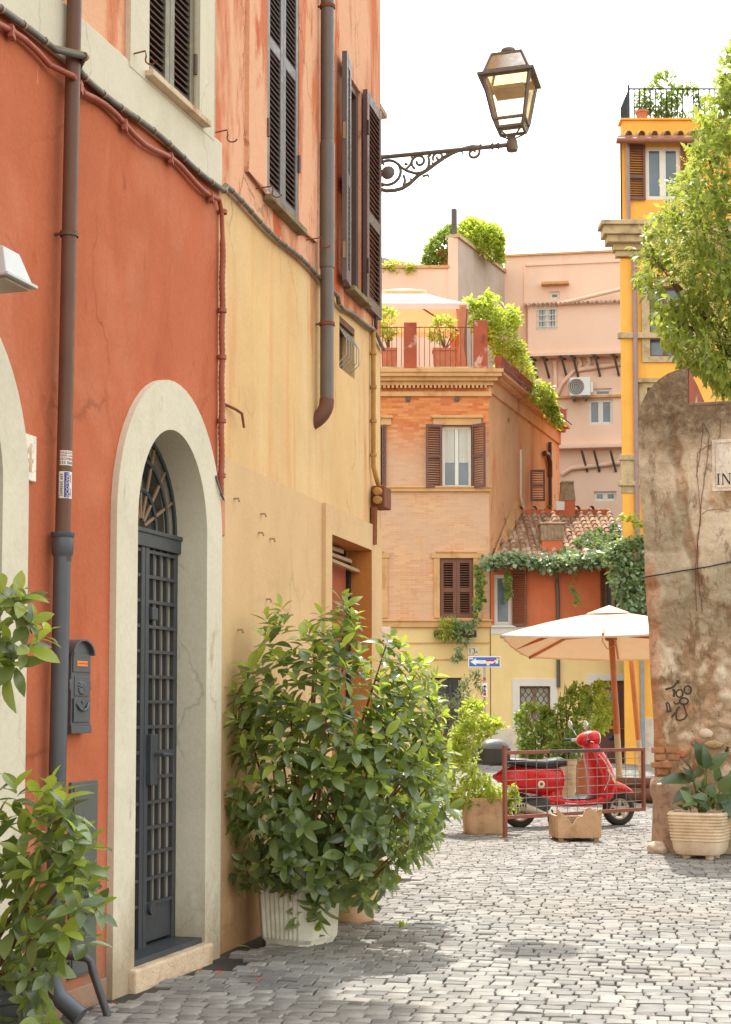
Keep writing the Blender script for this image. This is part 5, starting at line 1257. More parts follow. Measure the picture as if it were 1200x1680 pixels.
def left_at(z):
    for (a, za_), (b, zb_) in zip(edge, edge[1:]):
        if za_ <= z <= zb_: return a + (b - a) * (z - za_) / (zb_ - za_)
    return edge[0][0] if z < edge[0][1] else edge[-1][0]
z_dome0 = edge[-1][1]; s_step, z_dome = FW.hit(1131, 605); z_wall = FW.z(1165, 667); s_l = edge[-1][0]
def top_at(s):
    if s < s_step:
        t = max(0.0, (s_step - s) / (s_step - s_l)); return z_dome0 + (z_dome - z_dome0) * math.sqrt(max(0, 1 - t ** 2.1))
    return z_wall
SEND = 3.6
n = NT('crumbling_plaster_wall')
pos = n.tc()
sx = n.n('SeparateXYZ', {0: pos})
c = n.ramp(n.noise(1.6, 8, 0.65), [(0.25, S(206, 182, 146)), (0.5, S(230, 212, 182)), (0.7, S(242, 230, 206))])
dv = n.n('VectorMath', {0: pos, 1: n.n('VectorMath', {0: n.n('TexNoise', {'Vector': pos, 'Scale': 5.0, 'Detail': 6.0}).outputs['Color'], 1: (.35, .35, .35)}, operation='MULTIPLY').outputs[0]}, operation='ADD').outputs[0]
stn = n.n('TexVoronoi', {'Vector': n.map((1, 1, 1.5), dv), 'Scale': 5.5, 'Randomness': 1.0})
rub = n.mix(n.ramp(stn.outputs['Distance'], [(0.25, 0.0), (0.6, 0.8)]), n.ramp(n.n('SeparateColor', {0: stn.outputs['Color']}).outputs[0], [(0.0, S(190, 158, 118)), (0.45, S(206, 180, 146)), (0.8, S(222, 202, 174)), (1.0, S(196, 140, 104))]), S(142, 110, 76))
lowmask = n.math('SUBTRACT', 1.0, n.n('Attribute', attribute_name='plaster').outputs['Fac'])
c = n.mix(n.math('MULTIPLY', lowmask, 0.9), c, rub)
c = n.mix(n.ramp(n.noise(0.9, 6, 0.6, n.map((1, 1, 0.6), loc=(4, 1, 9))), [(0.52, 0.0), (0.62, 0.75)]), c, S(166, 154, 128))
c = n.mix(n.ramp(n.noise(2.4, 6, 0.65, n.map((1, 1, 0.8), loc=(1, 5, 2))), [(0.6, 0.0), (0.72, 0.7)]), c, S(196, 152, 108))
topm = n.ramp(n.math('ADD', sx.outputs[2], n.math('MULTIPLY', n.noise(2.2, 6, 0.7), 1.1)), [(0.0, 0.0), (1.0, 1.0)])
tm_ = n.n('MapRange', {0: n.math('ADD', sx.outputs[2], n.math('MULTIPLY', n.noise(2.2, 6, 0.7), 0.9)), 1: z_dome0 + .05, 2: z_dome0 + .45, 3: 0.0, 4: 1.0}).outputs[0]
c = n.mix(tm_, c, n.ramp(n.noise(16, 6, 0.7), [(0.3, S(104, 88, 70)), (0.55, S(146, 128, 102)), (0.75, S(184, 170, 136))]))
rm = n.n('MapRange', {0: n.math('ADD', sx.outputs[0], n.math('MULTIPLY', n.noise(3.0, 6, 0.7, n.map((1, 1, 0.5))), 0.5)), 1: 0.36, 2: 0.24, 3: 0.0, 4: 1.0}).outputs[0]
zm2 = n.n('MapRange', {0: n.math('ADD', sx.outputs[2], n.math('MULTIPLY', n.noise(1.5, 5, 0.7), 0.5)), 1: 3.3, 2: 3.0, 3: 0.0, 4: 1.0}).outputs[0]
c = n.mix(n.math('MULTIPLY', n.math('MULTIPLY', rm, zm2), 0.75), c, S(186, 122, 84))
pit = n.ramp(n.n('TexVoronoi', {'Vector': pos, 'Scale': 7.0, 'Randomness': 1.0}).outputs['Distance'], [(0.03, 0.9), (0.07, 0.0)])
c = n.mix(n.math('MULTIPLY', pit, lowmask), c, S(60, 46, 36))
crk = n.ramp(n.n('TexVoronoi', {'Vector': dv, 'Scale': 2.2}, feature='DISTANCE_TO_EDGE').outputs['Distance'], [(0.0, 0.55), (0.02, 0.0)])
c = n.mix(n.math('MULTIPLY', crk, 0.4), c, S(110, 90, 70))
c = n.mix(n.ramp(n.noise(4.2, 8, 0.75, n.map((1.4, 1, 0.5), loc=(8, 2, 1))), [(0.55, 0.0), (0.62, 0.7)]), c, S(128, 104, 76))
c = n.mix(0.3, c, n.ramp(n.noise(60, 5, 0.7), [(0.25, 0.2), (0.75, 0.8)]), 'OVERLAY')
n.pbr(c, 0.95, n.bump(n.math('ADD', n.noise(26, 7, 0.72), n.math('MULTIPLY', stn.outputs['Distance'], n.math('MULTIPLY', lowmask, -1.2))), 0.8, 0.02), Specular_IOR_Level=0.15)
M['oldwall'] = n.mat
ow = framething(FW, 'old_wall', 'crumbling old plastered wall with a mossy rounded shoulder on the right', 'wall'); ow['kind'] = 'thing'
wm = MB(); nu, nv = 150, 230
cols = [SEND * (i / nu) ** 1.35 for i in range(nu + 1)]
cols = sorted(set(cols + [s_step - .003, s_step + .003]))
dz_ = z_dome / nv
for s0 in cols:
    tz = top_at(s_l + s0 / s_step * (s_step - s_l)) if s0 <= s_step else z_wall
    for j in range(nv + 1):
        z = min(j * dz_, tz) - (.15 if j == 0 else 0)
        lf = left_at(max(z, 0)); s = lf + s0 * ((s_step - lf) / s_step) if s0 <= s_step else s0
        wm.v.append((s, disp(s, z), z))
m_ = nv + 1
for i in range(len(cols) - 1):
    for j in range(nv):
        q = (i * m_ + j, (i + 1) * m_ + j, (i + 1) * m_ + j + 1, i * m_ + j + 1)
        if wm.v[q[0]][2] == wm.v[q[3]][2] and wm.v[q[1]][2] == wm.v[q[2]][2]: continue
        wm.f.append(q)
wo = wm.build('wall_face', M['oldwall'], ow, 60)
at_ = wo.data.attributes.new('plaster', 'FLOAT', 'POINT'); at_.data.foreach_set('value', [plaster(v.co.x, v.co.z) for v in wo.data.vertices])
# left end and body
el_ = MB(); zs2_ = [z_dome0 * j / 40 for j in range(41)]
for z in zs2_:
    a = left_at(z); el_.v += [(a, disp(a, z), z), (a + .03, .35, z), (a + .1, .6, z)]
el_.f = [(3 * j + q, 3 * j + q + 1, 3 * j + q + 4, 3 * j + q + 3) for j in range(40) for q in range(2)]
el_.build('wall_end', M['oldwall'], ow, 60)
MB().box((.12, .06, -.2), (SEND, .6, z_wall - .03)).build('wall_body', M['oldwall'], ow)
MB().box((s_step, -.06, z_wall), (SEND, .6, z_wall + .04)).build('wall_coping', M['mossy'], ow, bevel=0.01)
# rounded shoulder running back, its plastered flank painted red
dm = MB(); ks = 14; yb = 2.6
for yk in range(5):
    y = .0 + yb * yk / 4
    for i in range(ks + 1):
        s = s_l + (s_step - s_l) * i / ks; z = top_at(s); zz = z_dome0 * .9 + (z - z_dome0 * .9) * (1 - yk / 4 * .8)
        dm.v.append((s, disp(s, z) if yk == 0 else y, zz))
dm.f = [(a * (ks + 1) + i, a * (ks + 1) + i + 1, (a + 1) * (ks + 1) + i + 1, (a + 1) * (ks + 1) + i) for a in range(4) for i in range(ks)]
dm.build('shoulder', M['oldwall'], ow, 60)
fz = [z_dome0 * .9 + (z_dome - z_dome0 * .9) * (1 - yk / 4 * .8) for yk in range(5)]
MB().add([(s_step + .002, -.03, z_wall - .05), (s_step + .002, yb, z_wall - .05), (s_step + .002, yb, z_wall + .02), (s_step + .002, yb * .22, fz[0] - .06), (s_step + .002, -.03, fz[0] - .01)], [(0, 1, 2, 3, 4)]).build('shoulder_flank', M['parapet'], ow)
# courses of brick and odd stones showing at the foot
M['oldbrick'] = stone('old_brick', S(184, 132, 96), S(140, 100, 72), 9); M['palestone'] = stone('pale_stone', S(226, 204, 182), S(186, 158, 132), 6); M['redstone'] = stone('reddish_stone', S(176, 112, 82), S(130, 82, 60), 6)
def blob(parent, name, px, py, w_, h_, mat, seed, y=.02):
    a, z = FW.hit(px, py); rr_ = random.Random(seed); k = 9
    pts = [(w_ / 2 * math.cos(2 * math.pi * i / k) * rr_.uniform(.8, 1.1), h_ / 2 * math.sin(2 * math.pi * i / k) * rr_.uniform(.8, 1.1)) for i in range(k)]
    mb = MB(); y0 = disp(a, z)
    mb.loft([[(a + x * f, y0 + yy, z + q * f) for x, q in pts] for f, yy in ((1, .03), (.95, -.012), (.72, -.03))])
    return mb.build(name, mat, parent, 60)
for i, (px, py, w_, h_, m) in enumerate(((1159, 1203, .15, .11, 'palestone'), (1145, 1219, .13, .09, 'redstone'), (1172, 1221, .2, .09, 'oldstone'), (1150, 1258, .13, .18, 'redstone'), (1120, 1237, .14, .08, 'redstone'))):
    blob(ow, 'stone', px, py, w_, h_, M[m], i)
for row, py in enumerate((1231, 1243, 1255, 1267)):
    for px in ((1081, 1104), (1086, 1108), (1080, 1097), (1089, 1111))[row]:
        a, z = FW.hit(px, py); y0 = disp(a, z); hw_ = R.uniform(.055, .085)
        MB().box((a - hw_, y0 - .022, z - .028), (a + hw_, y0 + .05, z + .03), T((0, 0, 0), (0, R.uniform(-.002, .002), 0))).build('brick', M['oldbrick'], ow, bevel=0.008)
# stems and wire creeping over the face
def on_wall(pts, r, name, mat, off=.012):
    o_ = []
    for (x0, y0), (x1, y1) in zip(pts, pts[1:]):
        for i in range(8):
            a, z = FW.hit(x0 + (x1 - x0) * i / 8, y0 + (y1 - y0) * i / 8); o_.append((a + R.uniform(-.004, .004), disp(a, z) - off, z))
    return MB().tube(o_, r, 5).build(name, mat, ow, 60)
M['stem'] = paint('dry_stem', S(128, 86, 62), 0.9, var=0.2)
on_wall([(1157, 695), (1166, 715), (1163, 760), (1156, 800), (1150, 860), (1147, 890), (1148, 960), (1155, 1010)], .0042, 'dry_stem', M['stem'])
on_wall([(1157, 695), (1152, 740), (1146, 780), (1150, 820), (1152, 860), (1146, 880), (1143, 960), (1144, 1010)], .0035, 'dry_stem', M['stem'])
on_wall([(1184, 690), (1184, 715), (1176, 730), (1160, 735), (1147, 745), (1145, 790)], .0035, 'dry_stem', M['stem'])
on_wall([(1153, 845), (1165, 838), (1185, 836), (1200, 842)], .003, 'dry_stem', M['stem'])
on_wall([(1055, 949), (1110, 940), (1160, 932), (1215, 920)], .007, 'black_wire', M['black'], .03)
# spray painted scribble
M['spray'] = paint('spray_paint', S(74, 68, 62), 0.9, var=0.15)
def gz(x, y): return (1070 + x / 13.33, 1080 + y / 13.33)
def stroke(pts, w_=.016):
    q = []
    for i in range(len(pts) - 1):
        for t in range(6): q.append(gz(pts[i][0] + (pts[i + 1][0] - pts[i][0]) * t / 6, pts[i][1] + (pts[i + 1][1] - pts[i][1]) * t / 6))
    q.append(gz(*pts[-1])); mb = MB(); P2 = [FW.hit(*p) for p in q]
    for i, (a, z) in enumerate(P2):
        b = P2[min(i + 1, len(P2) - 1)]; c_ = P2[max(i - 1, 0)]; tx, tz = b[0] - c_[0], b[1] - c_[1]; l_ = math.hypot(tx, tz) or 1
        for s_ in (-1, 1):
            aa, zz = a - s_ * tz / l_ * w_ / 2, z + s_ * tx / l_ * w_ / 2
            mb.v.append((aa, disp(aa, zz) - .004, zz))
    mb.f = [(2 * i, 2 * i + 1, 2 * i + 3, 2 * i + 2) for i in range(len(P2) - 1)]
    mb.build('graffiti', M['spray'], ow)
ell = lambda cx, cy, rx, ry, t0=0: [(cx + rx * math.cos(2 * math.pi * i / 14 + t0), cy + ry * math.sin(2 * math.pi * i / 14 + t0)) for i in range(15)]
stroke([(310, 685), (400, 660), (470, 640), (530, 580), (590, 490)], .02); stroke([(590, 480), (570, 560)], .03); stroke([(470, 680), (510, 720), (490, 850)], .024); stroke([(490, 950), (520, 1000), (570, 1000), (620, 960)])
stroke(ell(620, 770, 75, 85)); stroke(ell(795, 695, 75, 90)); stroke(ell(715, 940, 95, 70)); stroke([(690, 1010), (740, 1130), (780, 1250), (720, 1330), (620, 1365), (545, 1340), (540, 1230), (570, 1110), (620, 1060)]); stroke([(440, 1300), (530, 1180)]); stroke([(320, 980), (345, 1060), (350, 1190)]); stroke([(340, 960), (390, 1000), (430, 1160), (370, 1170)])
stroke([(1610, 2050), (1690, 1950)]); stroke([(1650, 1930), (1660, 2080)]); stroke([(1600, 2000), (1700, 2020)])
# marble plaque
a, z0_ = FW.hit(1171, 808); z1_ = FW.z(1185, 723)
mq = thing('marble_plaque', 'white marble plaque with carved letters IN high on the old wall', 'plaque', FW.w(a, 0, z0_), FW.rz)
ph = z1_ - z0_; yq_ = -.05
MB().box((0, yq_ - .03, 0), (.75, .03, ph)).build('slab', M['marble'], mq, bevel=0.005)
for b0, b1 in (((.03, .03), (.72, .04)), ((.03, ph - .04), (.72, ph - .03)), ((.03, .04), (.04, ph - .04)), ((.71, .04), (.72, ph - .04))):
    MB().box((b0[0], yq_ - .034, b0[1]), (b1[0], yq_ - .028, b1[1])).build('border', M['travertine'], mq)
sI = FW.s(1178.5, 790) - a; zI = FW.z(1180, 797) - z0_; hI = FW.z(1180, 779) - FW.z(1180, 797)
def let(poly): MB().prism([(sI + x * hI, zI + q * hI) for x, q in poly], yq_ - .0335, yq_ - .029).build('carved_letter', M['lettering'], mq)
let([(.08, .04), (.2, .04), (.2, .96), (.08, .96)]); let([(0, 0), (.28, 0), (.28, .05), (0, .05)]); let([(0, .95), (.28, .95), (.28, 1), (0, 1)])
let([(.5, .0), (.56, .0), (.56, .95), (.5, .95)]); let([(.46, 1), (.62, 1), (1.18, .1), (1.18, -.02), (1.1, -.02)]); let([(1.13, 0), (1.19, 0), (1.19, 1), (1.13, 1)]); let([(1.02, .95), (1.3, .95), (1.3, 1), (1.02, 1)]); let([(.42, 0), (.66, 0), (.66, .05), (.42, .05)])
# stone column stump and boulder at the wall's corner
cs0 = FW.w(.13, -.06, 0)
cz = FW.z(1090, 1275)
M['granite'] = stone('speckled_granite', S(182, 150, 124), S(116, 92, 74), 14, 0.8)
o = MB().lathe([(.172, -.05), (.17, .1), (.158, cz * .45), (.152, cz * .68), (.16, cz * .72), (.178, cz * .78), (.182, cz * .88), (.172, cz * .96), (.14, cz), (.0, cz)], 24).build('column_stump', M['granite'], smooth=50)
o.location = cs0; tag(o, 'worn stone column stump set against the foot of the old wall', 'column')
bp = G(1077, 1399); bm = bmesh.new(); bmesh.ops.create_icosphere(bm, subdivisions=3, radius=.1)
for v in bm.verts: v.co *= 1 + .35 * mnoise.noise(v.co * 14) + .2 * mnoise.noise(v.co * 5); v.co.z *= .72
me = bpy.data.meshes.new('boulder'); bm.to_mesh(me); bm.free(); me.materials.append(M['palestone']); me.shade_smooth()
o = link('boulder', me, loc=(bp.x - .03, bp.y - .22, .06)); tag(o, 'small pale rough boulder beside the column stump', 'stone')

# ---- wooden beams lying behind the barrier
for i, (px0, px1, py, Y, r_, lbl) in enumerate(((985, 1110, 1290, 24.6, .10, 'upper weathered timber beam lying behind the scooter'), (1010, 1120, 1303, 24.2, .12, 'lower weathered timber beam lying behind the scooter'))):
    p, q = P(px0, py, Y), P(px1, py + 4, Y - .6)
    for w_ in (p, q): w_.z = r_ + (0.17 if i == 0 else -.01)
    o = MB().tube([(0, 0, 0), ((q - p) / 2) + Vector((0, 0, .01)), q - p], [r_, r_ * .95, r_ * .9], 10).build('timber_beam', M['oldwood'], smooth=50)
    o.location = p; tag(o, lbl, 'beam', 'timber beams'); o['kind'] = 'thing'

# ---- rust brown mesh barrier
fa = G(829, 1377); fb = P(1058, 1280, 19.0)
bl = math.hypot(fb.x - fa.x, fb.y - fa.y)
br = thing('mesh_barrier', 'rust brown steel frame barrier with wire mesh in front of the scooter', 'barrier', fa, math.atan2(fb.y - fa.y, fb.x - fa.x))
M['barrier'] = paint('rust_brown_paint', S(146, 84, 66), 0.55, var=0.14, scale=10, wear=S(96, 70, 60), wth=0.7)
bt, bb = .945, .235
MB().box((-.02, -.02, 0), (.022, .02, 1.03)).build('post', M['barrier'], br, bevel=0.004)
for (p0, p1, q0_, q1__) in (((.022, bt - .02), (bl, bt + .02), 0, 0), ((.022, bb - .02), (bl, bb + .02), 0, 0), ((bl - .04, bb + .02), (bl, bt - .02), 0, 0)):
    MB().box((p0[0], -.018, p0[1]), (p1[0], .018, p1[1])).build('frame_bar', M['barrier'], br, bevel=0.003)
MB().box((bl * .30, -.022, bt - .014), (bl * .66, -.0185, bt + .016)).build('worn_strip', M['iron'], br)
M['wire'] = paint('bare_wire', S(150, 142, 134), 0.5, metallic=0.5)
for i in range(1, 14):
    x = bl * i / 14; MB().tube([(x, 0, bb), (x, 0, bt)], .004, 5).build('wire', M['wire'], br)
for i in range(1, 7):
    z = bb + (bt - bb) * i / 7; MB().tube([(.02, .006, z), (bl - .02, .006, z)], .004, 5).build('wire', M['wire'], br)
# ---- scooter
rw = G(853, 1359); sa_ = math.atan2(.36, 1.29)
sc_o = thing('motor_scooter', 'shiny red motor scooter with black seat parked behind the barrier', 'scooter', rw, sa_)
M['seam'] = paint('dark_seam', S(120, 16, 18), 0.6)
M['red'] = paint('red_scooter_paint', S(214, 30, 32), 0.3, var=0.05, bump=0.0, coat=0.25, spec=0.4)
M['seat'] = paint('black_vinyl', S(52, 52, 54), 0.42, var=0.1); M['tyre'] = paint('tyre_rubber', S(62, 56, 50), 0.85, var=0.2); M['alloy'] = paint('dusty_alloy', S(196, 180, 156), 0.45, metallic=0.4, var=0.1)
M['chrome'] = paint('chrome', S(220, 220, 220), 0.12, metallic=1.0); M['lens'] = paint('cream_lens', S(238, 226, 190), 0.15, spec=0.7); M['boxgrey'] = paint('charcoal_plastic', S(70, 70, 70), 0.4, var=0.1); M['lidgrey'] = paint('grey_lid', S(98, 96, 93), 0.35, var=0.06)
def lx(secs, n=22, e=2.5): return [[(x, y, z) for y, z in superring(0, zc2, hy, hz, n, e)] for x, zc2, hz, hy in secs]
def lz(secs, n=22, e=2.5): return [[(x, y, z) for x, y in superring(xc, 0, hx, hy, n, e)] for z, xc, hx, hy in secs]
MB().loft(lx([(-.31, .62, .02, .02), (-.27, .612, .065, .08), (-.2, .60, .11, .13), (-.1, .592, .145, .165), (.04, .585, .165, .19), (.2, .575, .175, .195), (.34, .565, .178, .188), (.44, .56, .17, .17), (.52, .57, .145, .135), (.55, .59, .10, .09)])).build('rear_body', M['red'], sc_o, 60)
MB().loft(lx([(.26, .37, .075, .10), (.36, .335, .07, .15), (.46, .31, .06, .185), (.6, .295, .052, .2), (.8, .295, .052, .2), (.93, .31, .06, .2), (1.03, .36, .09, .19), (1.1, .42, .10, .14)])).build('floorboard', M['red'], sc_o, 60)
MB().loft(lz([(.29, .42, .13, .16), (.38, .42, .115, .15), (.47, .425, .10, .14), (.56, .44, .10, .13), (.64, .455, .10, .12)])).build('under_seat_column', M['red'], sc_o, 60)
MB().loft(lx([(.42, .352, .012, .15), (.6, .345, .012, .165), (.85, .345, .012, .165), (.95, .37, .012, .16)])).build('foot_mat', M['seat'], sc_o, 60)
MB().loft(lz([(.27, 1.03, .07, .12), (.36, 1.05, .135, .2), (.48, 1.07, .15, .225), (.6, 1.065, .152, .222), (.72, 1.035, .145, .205), (.83, .99, .13, .17), (.92, .955, .112, .13), (.99, .93, .09, .095), (1.03, .92, .07, .07)])).build('leg_shield', M['red'], sc_o, 60)
edgep = [(.905, s_ * y, z) for s_, y, z in ((-1, .2, .40), (-1, .222, .5), (-1, .222, .6), (-1, .2, .74))]
MB().tube([(.93, -.19, .385), (.945, -.222, .48), (.95, -.224, .6), (.93, -.205, .73), (.9, -.165, .85), (.875, -.12, .93)], .006, 6).build('shield_edge', M['seam'], sc_o, 60)
MB().tube([(.905, -.07, .98), (1.02, -.2, .80), (1.08, -.225, .68), (1.06, -.23, .56), (1.0, -.23, .45)], .0045, 6).build('brake_cable', M['lens'], sc_o, 60)
MB().loft(lx([(1.02, .46, .06, .06), (1.08, .47, .095, .095), (1.17, .47, .095, .108), (1.27, .465, .08, .108), (1.36, .45, .055, .098), (1.43, .428, .028, .075), (1.465, .415, .008, .03)])).build('front_fender', M['red'], sc_o, 60)
MB().loft(lx([(.75, 1.035, .035, .045), (.78, 1.045, .065, .08), (.84, 1.055, .092, .10), (.92, 1.06, .103, .105), (.985, 1.065, .098, .095), (1.015, 1.067, .088, .086)], e=2.2)).build('headset', M['red'], sc_o, 60)
MB().loft(lx([(1.012, 1.067, .083, .08), (1.03, 1.067, .078, .076), (1.045, 1.066, .045, .045)], e=2.0)).build('headlight', M['lens'], sc_o, 60)
for s_ in (-1, 1):
    MB().tube([(.85, s_ * .08, 1.05), (.82, s_ * .2, 1.05), (.78, s_ * .26, 1.045)], .016, 8).build('handlebar', M['chrome'], sc_o, 50)
    MB().tube([(.785, s_ * .25, 1.046), (.745, s_ * .37, 1.04)], .021, 10).build('grip', M['seat'], sc_o, 50)
    MB().tube([(.83, s_ * .2, 1.035), (.84, s_ * .3, 1.03), (.80, s_ * .38, 1.02)], .006, 6).build('brake_lever', M['chrome'], sc_o, 50)
    MB().tube([(.83, s_ * .16, 1.06), (.79, s_ * .18, 1.15), (.77, s_ * .23, 1.2)], .006, 6).build('mirror_stalk', M['chrome'], sc_o, 50)
    MB().lathe([(.0, -.012), (.05, -.01), (.055, .0), (.05, .008), (0, .01)], 16, T((.765, s_ * .24, 1.235), (0, rad(78), 0))).build('mirror', M['chrome'], sc_o, 50)
    MB().loft([[(1.1 + x * .9 - z * .35, s_ * (.196 - .04 * z), .62 + z) for x, z in ((-.03, .08), (.0, .1), (.035, .02), (.045, -.08), (.02, -.1), (-.01, -.02))], [(1.1 + x * .7 - z * .35, s_ * (.214 - .04 * z), .62 + z) for x, z in ((-.03, .07), (.0, .09), (.035, .02), (.045, -.07), (.02, -.09), (-.01, -.02))]]).build('indicator', M['lens'], sc_o, 50)
MB().loft(lx([(-.2, .80, .02, .09), (-.15, .805, .04, .13), (.0, .79, .05, .15), (.15, .77, .052, .155), (.3, .762, .055, .155), (.42, .775, .062, .145), (.52, .785, .062, .125), (.585, .775, .045, .09), (.61, .76, .02, .05)], e=2.8)).build('seat', M['seat'], sc_o, 60)
MB().loft(lx([(-.16, .752, .008, .14), (.1, .722, .008, .16), (.45, .72, .008, .15)])).build('seat_rim', M['chrome'], sc_o, 60)
MB().loft(lz([(.765, -.36, .19, .17), (.80, -.365, .215, .2), (.93, -.36, .215, .205), (.955, -.36, .22, .21)], e=3.5)).build('top_box', M['boxgrey'], sc_o, 60)
MB().loft(lz([(.956, -.36, .222, .212), (1.0, -.35, .205, .195), (1.05, -.335, .15, .15), (1.07, -.33, .07, .08)], e=3.2)).build('top_box_lid', M['lidgrey'], sc_o, 60)
MB().tube([(-.1, -.1, .74), (-.25, -.1, .76), (-.42, -.1, .76)], .01, 6).tube([(-.1, .1, .74), (-.25, .1, .76), (-.42, .1, .76)], .01, 6).build('luggage_rack', M['iron'], sc_o, 50)
def wheel(x):
    r0 = .21; n = 28; mb = MB()
    mb.loft([[(x + (r0 - .048 + .048 * math.cos(a)) * math.cos(t), .05 * math.sin(a), r0 + (r0 - .048 + .048 * math.cos(a)) * math.sin(t)) for a in [2 * math.pi * i / 10 for i in range(10)]] for t in [2 * math.pi * j / n for j in range(n + 1)]], False)
    wh = mb.build('wheel', M['tyre'], sc_o, 60)
    rm_ = MB()
    for y in (-.036, .036): rm_.loft([[(x + r * math.cos(t), y + dy, r0 + r * math.sin(t)) for r, dy in ((.128, 0), (.112, .008 if y < 0 else -.008))] for t in [2 * math.pi * j / n for j in range(n + 1)]], False, closed=False)
    rm_.lathe([(.114, -.034), (.114, .034)], n, T((x, 0, r0), (rad(90), 0, 0)), False)
    rm_.build('rim', M['alloy'], wh, 50)
    for i in range(5):
        t = 2 * math.pi * i / 5 + .3
        MB().bar((x + .03 * math.cos(t), -.02, r0 + .03 * math.sin(t)), (x + .118 * math.cos(t), -.024, r0 + .118 * math.sin(t)), .035, .03, (0, 1, 0)).build('spoke', M['alloy'], wh)
    MB().lathe([(.0, -.04), (.045, -.04), (.045, .04), (0, .04)], 14, T((x, 0, r0), (rad(90), 0, 0))).build('hub', M['alloy'], wh, 40)
    MB().lathe([(.0, -.01), (.09, -.01), (.09, .01), (0, .01)], 18, T((x, .005, r0), (rad(90), 0, 0))).build('brake_disc', M['iron'], wh, 40)
    return wh
wheel(0.0); wheel(1.29)
MB().tube([(1.29, .07, .21), (1.22, .07, .4), (1.1, .04, .6)], .022, 8).build('fork', M['iron'], sc_o, 50)
MB().loft([[(x, -.15 + y, z) for y, z in superring(0, zc2, hy, hz, 14, 2.4)] for x, zc2, hz, hy in ((-.16, .275, .03, .03), (-.13, .275, .055, .05), (.02, .25, .06, .055), (.14, .215, .045, .045), (.26, .18, .022, .022))]).build('exhaust', M['alloy'], sc_o, 50)
for i in range(4): MB().box((-.11 + i * .035, -.212, .25), (-.095 + i * .035, -.2, .30), T((0, 0, 0), (0, 0, 0))).build('heat_slot', M['black'], sc_o)
MB().loft(lx([(.0, .25, .07, .08), (.12, .27, .10, .12), (.26, .29, .10, .12), (.36, .31, .05, .08)])).build('engine', M['iron'], sc_o, 50)
MB().lathe([(.0, 0), (.075, .0), (.085, .03), (.05, .04), (0, .04)], 18, T((.27, -.1, .28), (rad(90), 0, 0))).build('fan_cover', M['boxgrey'], sc_o, 40)
MB().tube([(.38, -.08, .22), (.44, -.13, .01)], .011, 8).tube([(.38, .08, .22), (.44, .13, .01)], .011, 8).tube([(.42, -.13, .06), (.32, -.15, .045)], .008, 6).build('kickstand', M['iron'], sc_o, 50)
MB().lathe([(.0, 0), (.045, 0), (.045, .004), (.034, .006), (.0, .006)], 16, T((.2, -.203, .53), (rad(90), 0, 0))).build('side_badge', M['lens'], sc_o, 40)
MB().lathe([(.0, 0), (.018, 0), (.018, .004), (.0, .004)], 12, T((.2, -.2095, .533), (rad(90), 0, 0))).build('badge_centre', M['lidgrey'], sc_o, 40)
MB().loft(lx([(-.33, .62, .02, .04), (-.31, .615, .035, .06), (-.28, .61, .03, .06)])).build('tail_light', M['signred'], sc_o, 50)

MB().tube([(.40, -.186, .70), (.415, -.192, .6), (.42, -.19, .5), (.40, -.18, .42)], .003, 5).build('panel_seam', M['seam'], sc_o, 60)
MB().tube([(-.2, -.14, .68), (-.05, -.188, .71), (.15, -.2, .705), (.36, -.185, .70)], .003, 5).build('panel_seam', M['seam'], sc_o, 60)
MB().tube([(.5, -.2, .30), (.7, -.205, .285), (.9, -.203, .30)], .007, 6).build('floor_trim', M['chrome'], sc_o, 60)
MB().box((1.198, -.05, .74), (1.204, .05, .78), T((-.06, 0, 0), (0, 0, 0))).build('horn_grille', M['iron'], sc_o)
MB().tube([(1.0, -.09, 1.0), (1.03, -.12, .9), (1.0, -.13, .78)], .005, 6).build('throttle_cable', M['black'], sc_o, 60)

# ---- broken planter
bp_ = G(944, 1380)
bk = thing('broken_planter', 'broken square clay planter with a jagged rim in front of the scooter', 'planter', bp_, rad(4))
M['claytan'] = stone('sunbleached_clay', S(210, 176, 138), S(158, 118, 84), 4, 0.9, 0.4)
w_ = .245; h_ = .335; zf_ = .05
jag = [(-w_, h_ + .05), (-w_ * .8, h_ - .02), (-w_ * .55, h_ - .06), (-w_ * .3, h_ - .14), (-w_ * .1, h_ - .07), (w_ * .15, h_ - .05), (w_ * .3, h_ + .03), (w_ * .45, h_ + .045), (w_ * .7, h_ + .0), (w_ * .95, h_ + .025), (w_, h_ + .0)]
MB().prism([(-w_ * .95, zf_), (w_ * .95, zf_)] + [(x, z) for x, z in reversed(jag)], -w_, -w_ + .03).build('front_wall', M['claytan'], bk, bevel=0.005)
MB().box((-w_ * .97, w_ - .03, zf_), (w_ * .97, w_, h_ - .08)).build('back_wall', M['claytan'], bk, bevel=0.005)
for s_ in (-1, 1): MB().box((min(s_ * w_, s_ * (w_ - .03)), -w_ + .03, zf_), (max(s_ * w_, s_ * (w_ - .03)), w_ - .03, h_ - (.02 if s_ > 0 else .05))).build('side_panel', M['claytan'], bk, bevel=0.005)
MB().box((-w_ + .03, -w_ + .03, zf_), (w_ - .03, w_ - .03, h_ - .12)).build('earth', M['soil'], bk)
for sx_ in (-.78, .78):
    for sy_ in (-.75, .75): MB().box((sx_ * w_ - .025, sy_ * w_ - .025, 0), (sx_ * w_ + .025, sy_ * w_ + .025, zf_)).build('foot', M['claytan'], bk)

